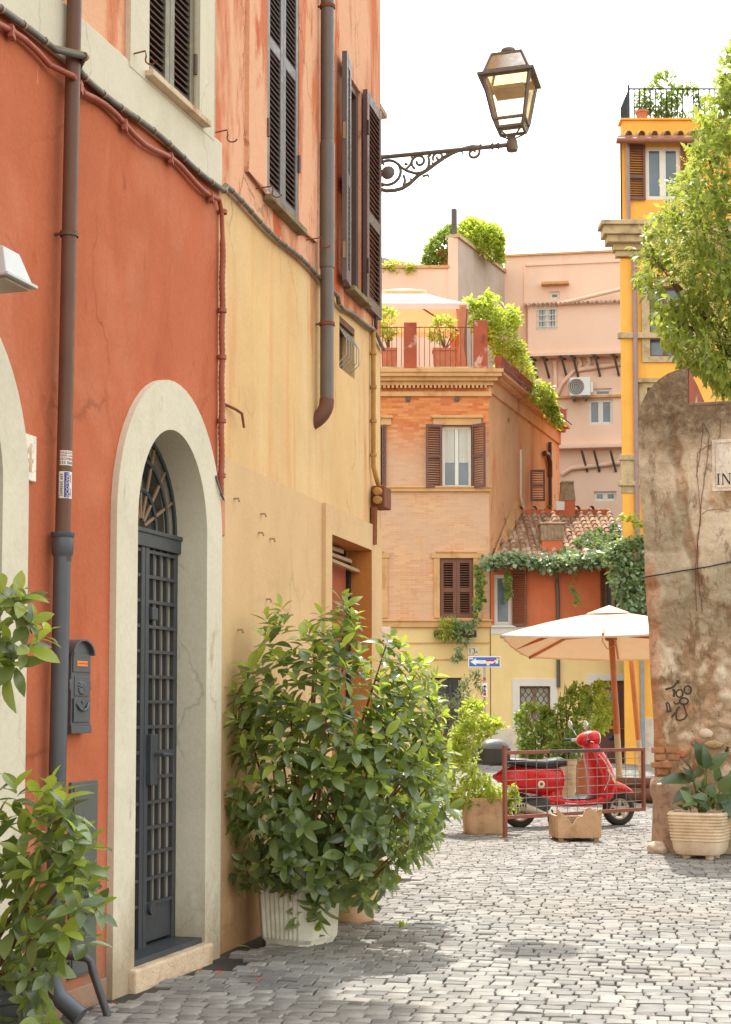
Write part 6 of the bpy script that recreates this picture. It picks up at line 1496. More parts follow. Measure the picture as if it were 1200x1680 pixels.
# ---- metal hoop at the left foreground
hp = G(176, 1672)
M['hoop'] = paint('worn_steel_tube', S(84, 82, 82), 0.42, var=0.2, scale=12, metallic=0.4, wear=S(128, 116, 104), wth=0.66)
top_p = P(148, 1572, hp.y + .02); lft = P(60, 1562, hp.y + .1)
pts = [Vector((hp.x, hp.y, -.02)), Vector((hp.x, hp.y, 0.02)), top_p + Vector((.012, 0, -.06)), top_p + Vector((.003, 0, -.018)), top_p + Vector((-.02, .003, .0)), lft, lft + Vector((-.05, 0, -.02)), lft + Vector((-.065, 0, -.07)), Vector((lft.x - .09, lft.y, -.02))]
o = MB().tube([p - hp for p in pts], .0195, 12).build('steel_hoop', M['hoop'], smooth=60); o.location = hp
tag(o, 'bent dark steel hoop rail at the lower left by the red wall', 'rail')
# ================================================================== pots and plants
rp_ = random.Random(11)
def inside(poly, x, y):
    r = False; j = len(poly) - 1
    for i in range(len(poly)):
        xi, yi = poly[i]; xj, yj = poly[j]
        if (yi > y) != (yj > y) and x < (xj - xi) * (y - yi) / (yj - yi) + xi: r = not r
        j = i
    return r
def leaf_geo(L, W, curl=0.25, fold=0.25, st=7, blunt=1.08):
    """Blade along +x, midrib crease, tip curling down; top is +z."""
    v = []; f = []
    for i in range(st):
        t = i / (st - 1); wd = W / 2 * (max(0, math.sin(math.pi * t ** blunt)) ** .8 if 0 < i < st - 1 else .05)
        z = -curl * L * t * t; x = L * t * (1 - .12 * curl * t)
        v += [(x, -wd, z + fold * wd), (x, 0, z), (x, wd, z + fold * wd)]
    for i in range(st - 1):
        a = 3 * i; f += [(a, a + 3, a + 4, a + 1), (a + 1, a + 4, a + 5, a + 2)]
    return v, f
def leaf_m(p, d, up, roll=0.0, s=1.0):
    d = d.normalized(); y = up.cross(d)
    if y.length < 1e-3: y = Vector((0, 1, 0)).cross(d)
    y.normalize(); z = d.cross(y)
    if roll: q = Matrix.Rotation(roll, 3, d); y = q @ y; z = q @ z
    m = Matrix((d, y, z)).transposed().to_4x4()
    return Matrix.Translation(p) @ m @ Matrix.Diagonal((s, s, s, 1))
def rvec(r=rp_):
    while True:
        v = Vector((r.uniform(-1, 1), r.uniform(-1, 1), r.uniform(-1, 1)))
        if 1e-3 < v.length < 1: return v.normalized()

def whorl(p, d, n, L, r):
    """Leaf matrices of one shoot tip."""
    out_ = []; d = d.normalized(); a = d.orthogonal().normalized(); b = d.cross(a); ph = r.uniform(0, 6.3)
    for i in range(n):
        t = ph + i * 2.4; rad_ = a * math.cos(t) + b * math.sin(t)
        k = i / n; open_ = .55 + .95 * k
        dr = (d * math.cos(open_) + rad_ * math.sin(open_) + Vector((0, 0, -.3 * k))).normalized()
        out_.append((leaf_m(p - d * L * .55 * k, dr, d + Vector((0, 0, .6)), r.uniform(-.35, .35), L * r.uniform(.62, 1.08) * (.72 + .4 * k)), k))
    return out_
UNIT = [leaf_geo(1, w_, c_, f_) for w_, c_, f_ in ((.42, .15, .3), (.46, .3, .22), (.38, .42, .38), (.44, .25, .18), (.48, .1, .3))]
UNIT_LO = [leaf_geo(1, w_, c_, f_, 4) for w_, c_, f_ in ((.46, .15, .3), (.52, .3, .2))]
def shrub(name, label, poly, Yc, dep, nsh, nlv, L, mat, base, single=300, stems=26, seed=3, back=.35, skirt=0.0, stem_mat=None, fat=1.0):
    """Potted evergreen: shoots spread over a rounded volume, each ending in a whorl of leaves."""
    r = random.Random(seed); xs = [p[0] for p in poly]; ys = [p[1] for p in poly]
    cx, cy = sum(xs) / len(xs), sum(ys) / len(ys); hx = (max(xs) - min(xs)) / 2; hy = (max(ys) - min(ys)) / 2
    root = thing(name, label, 'shrub', base)
    C = P(cx, cy, Yc); tips = []; tries = 0
    while len(tips) < nsh and tries < nsh * 60:
        tries += 1; x, y = r.uniform(min(xs), max(xs)), r.uniform(min(ys), max(ys))
        if not inside(poly, x, y): continue
        e = min(1, math.hypot((x - cx) / hx, (y - cy) / hy)); sh = math.sqrt(max(0.02, 1 - e * e))
        dd_ = dep * sh * (r.uniform(-1, -.35) if r.random() > back else r.uniform(-.3, 1))
        p = P(x, y, Yc + dd_)
        if any((p - q).length < L * .52 for q, _ in tips): continue
        o_ = (p - C); o_ = Vector((o_.x / (hx * Yc / F), o_.y / dep, o_.z / (hy * Yc / F)))
        d = (o_ * 1.0 + Vector((0, 0, .55)) + rvec(r) * .35); d.z = d.z if o_.z > -.5 else d.z - skirt
        tips.append((p, d.normalized()))
    lv = []
    for p, d in tips:
        for m, k in whorl(p, d, r.randint(*nlv), L * r.uniform(.75, 1.12), r): lv.append((m, m.translation.y, k + r.uniform(-.12, .12) + (.25 if p.z < C.z - .15 else -.12)))  # upper shoots get the bright leaf more often: sunlit top put into colour
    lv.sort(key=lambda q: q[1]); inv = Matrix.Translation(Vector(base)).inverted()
    young_lit = M['leafyounglit']; protos = [MB().add(v, f).mesh('leaf', mat, 80) for v, f in UNIT]; protos_y = [MB().add(v, f).mesh('leaf', young_lit, 80) for v, f in UNIT]
    joined = MB(); joined_y = MB()
    vis = [q for q in lv if abs(q[0].translation.x) < .235 * q[0].translation.y]
    own = set(id(q) for q in vis[:single])
    for q in lv:
        m = q[0] @ Matrix.Diagonal((1, fat, 1, 1))
        if id(q) in own:
            o = link('leaf', r.choice(protos_y if q[2] < .22 else protos), root); o.matrix_local = inv @ m
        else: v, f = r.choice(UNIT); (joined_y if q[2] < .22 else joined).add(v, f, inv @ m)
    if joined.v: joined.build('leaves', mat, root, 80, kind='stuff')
    if joined_y.v: joined_y.build('young_lit_leaves', young_lit, root, 80, kind='stuff')
    b0 = Vector(base) + Vector((0, 0, .3)); st = MB()
    for p, d in r.sample(tips, min(stems, len(tips))):
        mid = b0 * .45 + p * .55 + Vector((0, 0, -.12)) + rvec(r) * .05
        st.tube([inv @ (b0 + rvec(r) * .04), inv @ mid, inv @ (p - d * L * .3)], [.013, .009, .004], 5)
    st.build('stems', stem_mat or M['stem'], root, 60, kind='stuff')
    return root
def foliage(name, label, cat, poly, Yc, dep, n, per, L, mat, seed=1, up=.4, clump=2.2, thr=-.12, base=None, parts=None, lo=True, group=None, fat=1.0, parent=None, partname='foliage'):
    """A mass of small leaves inside a rounded volume, thinned by clump noise so that gaps show."""
    r = random.Random(seed); xs = [p[0] for p in poly]; ys = [p[1] for p in poly]
    cx, cy = sum(xs) / len(xs), sum(ys) / len(ys); hx = (max(xs) - min(xs)) / 2; hy = (max(ys) - min(ys)) / 2
    C = P(cx, cy, Yc); base = Vector(base) if base is not None else C
    root = parent or thing(name, label, cat, base, group=group); inv = Matrix.Translation(base).inverted()
    mb = MB(); k = 0; tries = 0; U = UNIT_LO if lo else UNIT
    while k < n and tries < n * 40:
        tries += 1; x, y = r.uniform(min(xs), max(xs)), r.uniform(min(ys), max(ys))
        if not inside(poly, x, y): continue
        e = min(1, math.hypot((x - cx) / hx, (y - cy) / hy)); sh = max(.25, math.sqrt(max(0.0, 1 - e * e)))
        p = P(x, y, Yc + dep * sh * r.uniform(-1, 1))
        if mnoise.noise(p * clump + Vector((seed, 0, 0))) < thr: continue
        k += 1; o_ = p - C
        for i in range(per):
            d = (Vector((o_.x, o_.y, o_.z)).normalized() * .7 + rvec(r) * .9 + Vector((0, 0, up)))
            v, f = r.choice(U)
            mb.add(v, f, inv @ leaf_m(p + rvec(r) * L * .35, d, Vector((0, 0, 1)) + rvec(r) * .4, r.uniform(-.5, .5), L * r.uniform(.65, 1.1)) @ Matrix.Diagonal((1, fat, 1, 1)))
    mb.build(partname, mat, root, 80, kind='stuff')
    return root, inv

M['leafglossy'] = leafmat('glossy_evergreen_leaf', S(62, 78, 52), S(122, 138, 84), S(200, 216, 78), 0.26, 0.30, 0.9)
M['leafyounglit'] = leafmat('young_lit_evergreen_leaf', S(112, 132, 56), S(168, 182, 84), S(216, 228, 84), 0.26, 0.42, 0.7)  # bright copy for young leaves and for the painted sunlit upper shoots
M['leafyellow'] = leafmat('bright_leaf', S(118, 140, 52), S(188, 196, 96), S(214, 224, 96), 0.4, 0.45)
M['leafmid'] = leafmat('mid_green_leaf', S(80, 100, 50), S(146, 164, 84), S(186, 206, 84), 0.4, 0.4)
M['leafivy'] = leafmat('ivy_leaf', S(92, 114, 84), S(166, 182, 140), S(180, 204, 100), 0.35, 0.3, 0.8)
M['leafolive'] = leafmat('olive_leaf', S(96, 104, 76), S(150, 156, 122), S(170, 180, 110), 0.5, 0.3)
M['leafrubber'] = leafmat('rubber_plant_leaf', S(62, 82, 56), S(108, 128, 80), S(120, 140, 60), 0.25, 0.15, 0.6)
M['blossom'] = leafmat('pale_blossom', S(190, 184, 96), S(214, 208, 128), S(236, 230, 150), 0.7, 0.4)

# ---- big shrub in the white fluted pot
M['potwhite'] = stone('white_pot_glaze', S(220, 214, 196), S(190, 182, 160), 5, 0.6, 0.12)
corner = G(504, 1560); wz = .40; rz = rad(-33)
cen = corner - Vector((math.cos(rz) * wz / 2 + math.sin(rz) * wz / 2, math.sin(rz) * wz / 2 - math.cos(rz) * wz / 2, 0))
cen.z = 0
def flute_ring(w, z, amp, nfl=9, ch=.05):
    pts = []; h = w / 2
    for sd_ in range(4):
        k = nfl * 6
        for i in range(k):
            t = -1 + 2 * i / k; a = t * (h - ch); rip = amp * abs(math.sin(math.pi * (i / 6.0))) if abs(a) < h - ch * 1.1 else 0
            x, y = a, -h - rip + amp
            for _ in range(sd_): x, y = -y, x
            pts.append((x, y, z))
    return pts
fp = thing('fluted_pot', 'white fluted square plant pot under the big shrub', 'plant pot', cen, rz)
MB().loft([flute_ring(wz * .86, .0, 0), flute_ring(wz * .86, .022, 0), flute_ring(wz * .95, .05, .0), flute_ring(wz * .97, .065, .012), flute_ring(wz * 1.06, .42, .012), flute_ring(wz * 1.07, .435, 0), flute_ring(wz * 1.14, .44, 0), flute_ring(wz * 1.15, .49, 0), flute_ring(wz * 1.0, .49, 0), flute_ring(wz * .98, .45, 0)], True).build('body', M['potwhite'], fp, 35)
MB().box((-wz * .48, -wz * .48, .44), (wz * .48, wz * .48, .455)).build('earth', M['soil'], fp)
big = [(435, 1000), (470, 985), (500, 1030), (535, 985), (560, 978), (590, 1000), (600, 1040), (640, 1040), (690, 1065), (735, 1105), (740, 1140), (735, 1200), (742, 1300), (730, 1350), (700, 1400), (655, 1425), (640, 1490), (600, 1495), (565, 1440), (545, 1500), (525, 1545), (495, 1530), (470, 1470), (420, 1450), (395, 1480), (358, 1475), (362, 1440), (400, 1400), (360, 1355), (350, 1310), (380, 1280), (355, 1230), (380, 1200), (380, 1120), (410, 1080), (425, 1040)]
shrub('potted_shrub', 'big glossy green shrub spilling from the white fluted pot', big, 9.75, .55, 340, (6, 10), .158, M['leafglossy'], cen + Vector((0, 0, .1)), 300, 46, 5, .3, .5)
# terracotta pot and its shrub just behind
tp = G(580, 1519); tp.y += .16
tpo = thing('terracotta_pot', 'pale terracotta pot half hidden behind the fluted pot', 'plant pot', tp)
M['paleclay'] = stone('pale_terracotta', S(216, 176, 138), S(180, 132, 96), 5, 0.9, 0.25)
MB().lathe([(.115, 0), (.14, .03), (.15, .1), (.145, .13), (.165, .2), (.172, .28), (.19, .285), (.192, .335), (.165, .34), (.155, .28)], 26, None, True).build('body', M['paleclay'], tpo, 40)
MB().lathe([(.0, .275), (.16, .28)], 20, None, False).build('earth', M['soil'], tpo)
shrub('potted_shrub', 'smaller bright shrub leaning right behind the big one', [(640, 1120), (700, 1100), (728, 1130), (712, 1190), (730, 1270), (748, 1330), (715, 1375), (660, 1400), (610, 1390), (600, 1250)], 10.75, .4, 110, (6, 8), .15, M['leafglossy'], tp + Vector((0, 0, .1)), 120, 18, 8, .4)

# ---- shrub in the left foreground
fgp = Vector((-1.52, 6.35, 0))
fg = thing('dark_tub', 'dark tub holding the shrub in the left foreground', 'plant pot', fgp)
MB().lathe([(.17, 0), (.2, .05), (.22, .3), (.235, .31), (.235, .35), (.2, .35), (.19, .3)], 24).build('body', M['castiron'], fg, 40)
MB().lathe([(.0, .29), (.19, .3)], 20, None, False).build('earth', M['soil'], fg)
lo_ = [(-90, 1275), (50, 1262), (95, 1275), (120, 1310), (105, 1345), (180, 1385), (200, 1400), (160, 1420), (150, 1460), (185, 1485), (160, 1520), (130, 1560), (90, 1600), (85, 1660), (90, 1720), (-100, 1780)]
shrub('potted_shrub', 'near glossy shrub filling the lower left corner', lo_, 6.15, .24, 84, (5, 8), .150, M['leafglossy'], fgp + Vector((0, 0, .1)), 290, 16, 12, .35, .3)
hi_ = [(-110, 940), (20, 962), (55, 990), (85, 1030), (90, 1055), (45, 1075), (20, 1100), (-110, 1190)]
shrub('potted_shrub', 'upper shoots of a near shrub reaching in from the left edge', hi_, 6.1, .2, 26, (6, 8), .150, M['leafglossy'], fgp + Vector((-.22, .0, .12)), 150, 3, 15, .3)

# ---- pale green plant in the clay planter by the barrier
sp = G(796, 1371); sp.y += .22
so = thing('clay_planter', 'rounded square clay planter left of the barrier', 'planter', sp, rad(6))
def rsq(h, z, n=28, e=5): return [(x, y, z) for x, y in superring(0, 0, h, h, n, e)]
MB().loft([rsq(.2, 0), rsq(.215, .03), rsq(.225, .2), rsq(.228, .38), rsq(.235, .39), rsq(.235, .42), rsq(.2, .42), rsq(.19, .37)]).build('body', M['claytan'], so, 40)
MB().loft([rsq(.19, .36), rsq(.19, .375)]).build('earth', M['soil'], so)
foliage('umbrella_plant', 'bright yellow green plant growing in the clay planter', 'plant', [(757, 1160), (775, 1148), (792, 1150), (797, 1180), (822, 1184), (826, 1198), (795, 1210), (784, 1240), (790, 1268), (846, 1288), (852, 1325), (826, 1345), (785, 1312), (750, 1338), (733, 1300), (742, 1262), (736, 1232), (748, 1195)], sp.y - .1, .3, 620, 4, .085, M['leafyellow'], 3, .2, 6, -.1, base=(sp.x, sp.y, .36))

# ---- rubber plant in the ribbed planter on the right
rbp = G(1158, 1413); rbp.y += .2
rb = thing('ribbed_planter', 'cream planter with horizontal ribs in front of the old wall', 'planter', rbp, rad(-26))
M['cream_pot'] = stone('cream_planter_clay', S(228, 206, 176), S(198, 164, 126), 4, 0.85, 0.2)
sec = [rsq(.17, .045), rsq(.205, .055), rsq(.23, .10), rsq(.24, .17)]
for i in range(9):
    z = .18 + i * .03; h = .242 + i * .0035
    sec += [rsq(h, z), rsq(h + .012, z + .008), rsq(h + .012, z + .018), rsq(h, z + .026)]
sec += [rsq(.27, .455), rsq(.24, .455), rsq(.23, .40)]
MB().loft(sec).build('body', M['cream_pot'], rb, 40)
MB().loft([rsq(.235, .38), rsq(.235, .405)]).build('earth', M['soil'], rb)
for sx_ in (-.11, .11):
    for sy_ in (-.11, .11): MB().lathe([(.04, 0), (.045, .055)], 10, T((sx_, sy_, 0))).build('foot', M['cream_pot'], rb)
rub = thing('rubber_plant', 'dark broad leaved rubber plant in the ribbed planter', 'plant', (rbp.x, rbp.y, .38))
inv = Matrix.Translation(rub.location).inverted()
RL = [leaf_geo(1, w_, c_, .18, 7, .6) for w_, c_ in ((.46, .12), (.5, .25), (.44, .05))]
RM = [MB().add(v, f).mesh('leaf', M['leafrubber'], 80) for v, f in RL]
rr_ = random.Random(4)
for (bx_, by_, tx, ty) in ((1158, 1258, 1146, 1222), (1160, 1262, 1160, 1228), (1163, 1262, 1188, 1238), (1138, 1272, 1127, 1249), (1139, 1284, 1128, 1262), (1135, 1279, 1093, 1275), (1133, 1293, 1109, 1312), (1179, 1305, 1149, 1288), (1181, 1300, 1199, 1273), (1183, 1304, 1204, 1336), (1147, 1313, 1126, 1319), (1162, 1309, 1143, 1305), (1130, 1329, 1115, 1321), (1190, 1310, 1215, 1290), (1170, 1325, 1165, 1300), (1185, 1330, 1212, 1345), (1152, 1328, 1138, 1322), (1176, 1318, 1190, 1300), (1195, 1300, 1212, 1262), (1150, 1300, 1158, 1278), (1140, 1322, 1122, 1300), (1165, 1330, 1150, 1312), (1192, 1325, 1180, 1312), (1135, 1332, 1128, 1318), (1200, 1318, 1224, 1322)):
    Yb = rbp.y - .1 + rr_.uniform(-.12, .12); a = P(bx_, by_, Yb); b = P(tx, ty, Yb - rr_.uniform(0, .12)); d = b - a
    o = link('leaf', rr_.choice(RM), rub); o.matrix_local = inv @ leaf_m(a, d, Vector((rr_.uniform(-.3, .3), -.75, .75)), rr_.uniform(-.3, .3), d.length * 1.25)
for i in range(16):
    a = Vector((rbp.x + rr_.uniform(-.14, .16), rbp.y + rr_.uniform(-.16, .1), rr_.uniform(.45, .85))); d = Vector((rr_.uniform(-1, 1), rr_.uniform(-1, .3), rr_.uniform(.1, .9)))
    o = link('leaf', rr_.choice(RM), rub); o.matrix_local = inv @ leaf_m(a, d, Vector((0, -.5, 1)), rr_.uniform(-.4, .4), rr_.uniform(.13, .22))
st0 = Vector((rbp.x, rbp.y, .38))
for tx, ty in ((1160, 1255), (1136, 1272), (1182, 1300), (1165, 1308)):
    q = P(tx, ty, rbp.y - .08); MB().tube([inv @ st0, inv @ (st0 * .5 + q * .5 + Vector((0, -.03, .02))), inv @ q], [.014, .012, .008], 6).build('stem', M['leafmid'], rub, 60)

# ---- potted shrubs behind the scooter
for (nm, lb, poly, Y, m, px, py, w_, lbp, sd_, n_, mat) in (
    ('clay_tub', 'dark leafed shrub in front of the lattice window', [(843, 1172), (868, 1156), (905, 1165), (918, 1205), (905, 1245), (865, 1250), (846, 1232), (852, 1200)], 27.0, 'leafmid', 880, 1292, .22, 'wide clay tub under the lattice window', 31, 560, 'clay'),
    ('ribbed_tub', 'tall airy shrub between the lattice window and the brown door', [(905, 1180), (922, 1150), (940, 1128), (948, 1106), (957, 1128), (972, 1150), (965, 1200), (955, 1240), (920, 1250), (902, 1225)], 25.5, 'leafmid', 931, 1300, .15, 'tan ribbed tub behind the scooter seat', 32, 520, 'claytan'),
    ('clay_tub', 'rounded light green shrub touching the brown door', [(955, 1135), (985, 1118), (1003, 1135), (1008, 1168), (995, 1195), (975, 1205), (958, 1185)], 26.5, 'leafyellow', 957, 1288, .14, 'narrow terracotta tub behind the scooter', 33, 330, 'clay')):
    gp = P(px, py, Y); gp.z = 0
    po = thing(nm, lbp, 'plant pot', gp)
    h_ = P(px, 1238, Y).z if nm != 'clay_tub' or px > 900 else .45
    h_ = max(.35, min(.62, h_))
    MB().lathe([(w_ * .8, 0), (w_ * .85, .04), (w_, h_ - .1), (w_ * 1.12, h_ - .09), (w_ * 1.12, h_), (w_ * .95, h_), (w_ * .92, h_ - .06)], 20).build('body', M[mat], po, 40)
    MB().lathe([(.0, h_ - .05), (w_ * .93, h_ - .045)], 16, None, False).build('earth', M['soil'], po)
    ro, inv = foliage('potted_shrub', lb, 'shrub', poly, Y, .4, n_, 4, .10, M[m], sd_, .3, 4.5, -.08, base=(gp.x, gp.y, h_ - .06))
    stm = MB(); b0 = Vector((gp.x, gp.y, h_ - .06)); xs = [p[0] for p in poly]; ys = [p[1] for p in poly]
    for i in range(7):
        q = P(sum(xs) / len(xs) + R.uniform(-.3, .3) * (max(xs) - min(xs)), R.uniform(min(ys), max(ys)), Y); stm.tube([inv @ b0, inv @ (b0 * .4 + q * .6 + Vector((R.uniform(-.1, .1), 0, -.05))), inv @ q], [.02, .012, .005], 5)
    stm.build('stems', M['stem'], ro, 60, kind='stuff')
# olive shrub by the shop door
og = P(735, 1255, 36.5); og.z = 0
ro, inv = foliage('olive_shrub', 'grey green olive shrub before the dark shop doorway', 'shrub', [(705, 1180), (725, 1140), (745, 1150), (760, 1110), (782, 1100), (792, 1130), (788, 1200), (792, 1245), (700, 1250), (698, 1215)], 36.5, .5, 620, 4, .12, M['leafolive'], 41, .4, 3.0, -.1, base=og, fat=.6)
st_ = MB()
for i in range(8):
    q = P(R.uniform(705, 785), R.uniform(1120, 1220), 36.5); st_.tube([inv @ og, inv @ (og * .5 + q * .5), inv @ q], [.03, .018, .006], 5)
st_.build('stems', M['stem'], ro, 60, kind='stuff')

# ---- window box and trailing plants on the brick house
wb0 = FO.hit(712, 1046); wb1 = FO.hit(781, 1046)
bxm = thing('window_box', 'narrow planter box under the closed brown shutters', 'planter', FO.w((wb0[0] + wb1[0]) / 2, -.2, wb0[1]))
hw_ = (wb1[0] - wb0[0]) / 2
MB().box((-hw_, -.1, 0), (-.02, .12, .17)).build('trough', M['oldwood'], bxm, bevel=0.006); MB().box((.02, -.1, 0), (hw_, .12, .17)).build('trough', M['oldwood'], bxm, bevel=0.006)
for s_ in (-hw_ * .98, hw_ * .98): MB().tube([(s_, .2, .05), (s_, -.14, 0), (s_, -.14, .12)], .012, 6).build('bracket', M['iron'], bxm, 50)
foliage('box_fern', 'pale fern at the left end of the window box', 'plant', [(716, 1020), (745, 1016), (748, 1035), (738, 1048), (718, 1044)], 40.7, .16, 120, 4, .16, M['leafyellow'], 51, .1, 5, -.3, fat=.45)
foliage('box_trailer', 'ivy hanging from the right end of the window box', 'plant', [(746, 1022), (776, 1024), (783, 1012), (780, 1040), (770, 1048), (757, 1062), (757, 1080), (748, 1084), (744, 1076), (751, 1066), (746, 1048)], 40.65, .12, 170, 3, .13, M['leafivy'], 52, -.3, 5, -.2)
# ---- vines over the low house
vt_ = thing('vine', 'ivy creeping over the tile roof and gutter of the low house', 'vine', FO.w(2.2, -.5, zE))
vr = random.Random(60); vinv = Matrix.Translation(vt_.location).inverted(); vm = MB()
def vine_leaf(mb, p, L, dn=.3):
    v, f = vr.choice(UNIT_LO); mb.add(v, f, vinv @ leaf_m(p, rvec(vr) + Vector((0, -.5, -dn)), Vector((0, -.6, 1)) + rvec(vr) * .4, 0, L) @ Matrix.Diagonal((1, 1.7, 1, 1)))
for i in range(1500):                       # along the gutter
    x = vr.uniform(-.25, XR - .5); p = FO.w(x, YE - .08 + vr.gauss(0, .1), zE + .05 + vr.gauss(0, .09) + .06 * math.sin(x * 3))
    vine_leaf(vm, p, vr.uniform(.09, .15))
for i in range(4600):                       # patches on the tiles, right half
    px, py = vr.uniform(905, 1022), vr.uniform(858, 925)
    s_ = vr.random(); yl = YE + (YR - YE) * s_ * .8; x = vr.uniform(wx(yl) + 1.6 + s_ * 1.0, XR)
    p = FO.w(x, yl, zE + (yl - YE) * math.tan(sl) + .09 + vr.uniform(0, .05))
    if mnoise.noise(p * 1.3 + Vector((3, 0, 0))) < -.25 + .3 * s_: continue
    vine_leaf(vm, p, vr.uniform(.09, .15), .1)
vm.build('roof_leaves', M['leafivy'], vt_, 80, kind='stuff')
for (px, y0_, y1_) in ((783, 925, 1012), (787, 930, 1000), (791, 940, 985), (832, 935, 985), (835, 940, 975), (943, 930, 995), (946, 965, 993)):
    s_m = MB(); n_ = int((y1_ - y0_) * (.9 if px < 900 else .35)); pts = []
    for i in range(n_):
        t = i / n_; p = P(px + 2.5 * math.sin(t * 9 + px) + vr.uniform(-3, 3), y0_ + (y1_ - y0_) * t, 40.55); pts.append(p)
        vine_leaf(s_m, p, vr.uniform(.08, .15), 1.0)
    s_m.build('hanging_strand', M['leafmid'], vt_, 80, kind='stuff')
foliage('vine', 'thick curtain of ivy hanging between low house and orange house', 'vine', [(1000, 905), (1012, 893), (1035, 882), (1062, 880), (1075, 900), (1075, 1060), (1058, 1040), (1040, 1015), (1020, 1000), (1012, 970), (1003, 950), (996, 925)], 39.3, .35, 1300, 3, .15, M['leafivy'], 62, -.4, 2.4, -.22, fat=1.6)
foliage('vine_sprig', 'bright vine shoots sticking out by the mauve drainpipe', 'vine', [(1020, 845), (1045, 848), (1058, 860), (1056, 868), (1035, 856), (1018, 852)], 38.9, .1, 40, 3, .12, M['leafyellow'], 63, .0, 5, -.6, fat=1.4)

# ---- roof terraces
tz0 = zter + .04
ga = thing('gazebo', 'white roofed terrace gazebo with tied peach curtains', 'gazebo', FO.w(-2.05, 3.0, tz0))
M['gazwhite'] = clothmat('white_gazebo_cloth', S(240, 236, 226), S(244, 172, 112), 0.3); M['peach'] = clothmat('peach_curtain', S(228, 170, 136), S(240, 170, 130), 0.4); M['bronze'] = paint('bronze_post', S(128, 92, 74), 0.5)
hx_ = (FO.s(769, 492, 0) - FO.s(690, 492, 0)) ; hg = 1.72; ze_ = P(700, 498, 42.4).z - tz0; zt2 = ze_ + .62
gx = P(769, 490, 42.4).x - ga.location.x - hg
def sq5(h, z): return [(gx - h, -h * .95, z), (gx + h, -h * .95, z), (gx + h, h * .95, z), (gx - h, h * .95, z)]
MB().loft([sq5(hg, ze_), sq5(hg * .62, ze_ + .3), sq5(hg * .28, zt2)], False).build('canopy', M['gazwhite'], ga)
MB().loft([sq5(hg * .36, zt2 + .02), sq5(.05, zt2 + .22)], False).build('vent_cap', M['gazwhite'], ga)
MB().loft([sq5(hg * 1.0, ze_ + .01), sq5(hg * 1.005, ze_ - .16)], False).build('valance', M['gazwhite'], ga)
for sx_ in (-1, 1):
    for sy_ in (-.92, .92):
        MB().tube([(gx + sx_ * hg * .95, sy_ * hg, 0), (gx + sx_ * hg * .95, sy_ * hg, ze_)], .04, 8).build('post', M['bronze'], ga, 40)
        MB().tube([(gx + sx_ * hg * .95, sy_ * hg, ze_), (gx, 0, zt2)], .025, 6).build('rafter', M['bronze'], ga)
        prof = [(.13, .0), (.16, .35), (.1, .85), (.055, 1.12), (.11, 1.5), (.16, ze_ - .05)]
        MB().loft([[(gx + sx_ * hg * .9 + (r_ + .018 * math.cos(7 * t)) * math.cos(t), sy_ * hg * .96 + (r_ + .018 * math.cos(7 * t)) * math.sin(t), z) for t in [2 * math.pi * i / 28 for i in range(28)]] for r_, z in prof], False).build('curtain', M['peach'], ga, 60)
def planter_box(px0, px1, lbl, seed, polyf, lab2, Y=41.55):
    a, b = P(px0, 600, Y), P(px1, 600, Y); zz = tz0 + .1
    o = thing('terrace_planter', lbl, 'planter', ((a.x + b.x) / 2, Y, zz)); h2_ = (b.x - a.x) / 2; hh_ = P(px0, 573, Y).z - zz
    MB().prism([(-h2_ * .88, 0), (h2_ * .88, 0), (h2_, hh_ - .08), (-h2_, hh_ - .08)], -.2, .2).build('trough', M['clay'], o, bevel=0.01)
    MB().box((-h2_ * 1.06, -.22, hh_ - .08), (h2_ * 1.06, .22, hh_)).build('rim', M['clay'], o, bevel=0.01)
    ro, inv = foliage('terrace_tree', lab2, 'tree', polyf, Y, .3, 130, 4, .12, M['leafyellow'], seed, .3, 4, -.15, base=((a.x + b.x) / 2, Y, zz + hh_ - .03))
    st_ = MB(); b0 = ro.location
    for i in range(5):
        q = P(R.uniform(*sorted((polyf[0][0], polyf[3][0]))), R.uniform(530, 555), Y); st_.tube([inv @ b0, inv @ (b0 * .5 + q * .5), inv @ q], [.025, .016, .006], 5)
    st_.build('trunk', M['stem'], ro, 60)
planter_box(711, 749, 'terracotta trough behind the terrace railing', 71, [(702, 552), (715, 520), (730, 516), (748, 528), (748, 548), (735, 560), (712, 562)], 'small potted tree in the terrace trough')
planter_box(626, 651, 'terracotta trough at the left end of the terrace', 72, [(624, 545), (628, 505), (640, 503), (655, 520), (652, 545), (640, 556), (628, 560)], 'small potted tree at the left end of the terrace')
ft = FS.w(LS * .5, .3, zter + .3)
ro, inv = foliage('terrace_hedge', 'sunlit yellow green hedge along the side edge of the terrace', 'hedge', [(762, 495), (775, 488), (795, 490), (800, 478), (815, 488), (835, 505), (850, 510), (855, 525), (845, 545), (858, 570), (870, 600), (885, 625), (905, 635), (915, 665), (920, 700), (905, 690), (885, 665), (865, 640), (845, 620), (825, 605), (810, 590), (800, 560), (785, 545), (768, 530)], 44.5, 1.0, 1700, 3, .17, M['leafyellow'], 73, .2, 2.2, -.15, base=ft)
foliage('roof_hedge', 'bright conifer hedge on the roof behind the grey flank wall', 'hedge', [(755, 375), (768, 360), (785, 364), (800, 370), (815, 375), (824, 385), (826, 432), (810, 425), (790, 412), (770, 400), (755, 392)], 58.0, 1.2, 1300, 3, .2, M['leafyellow'], 74, .8, 1.3, -.2, base=P(790, 440, 58.0))
foliage('roof_shrub', 'loose grey green shrub in a pot on the pink roof', 'shrub', [(700, 410), (715, 388), (738, 372), (752, 380), (738, 400), (740, 435), (700, 440), (695, 425)], 56.2, .8, 420, 3, .2, M['leafmid'], 75, .6, 1.5, -.15, base=P(720, 440, 56.2))
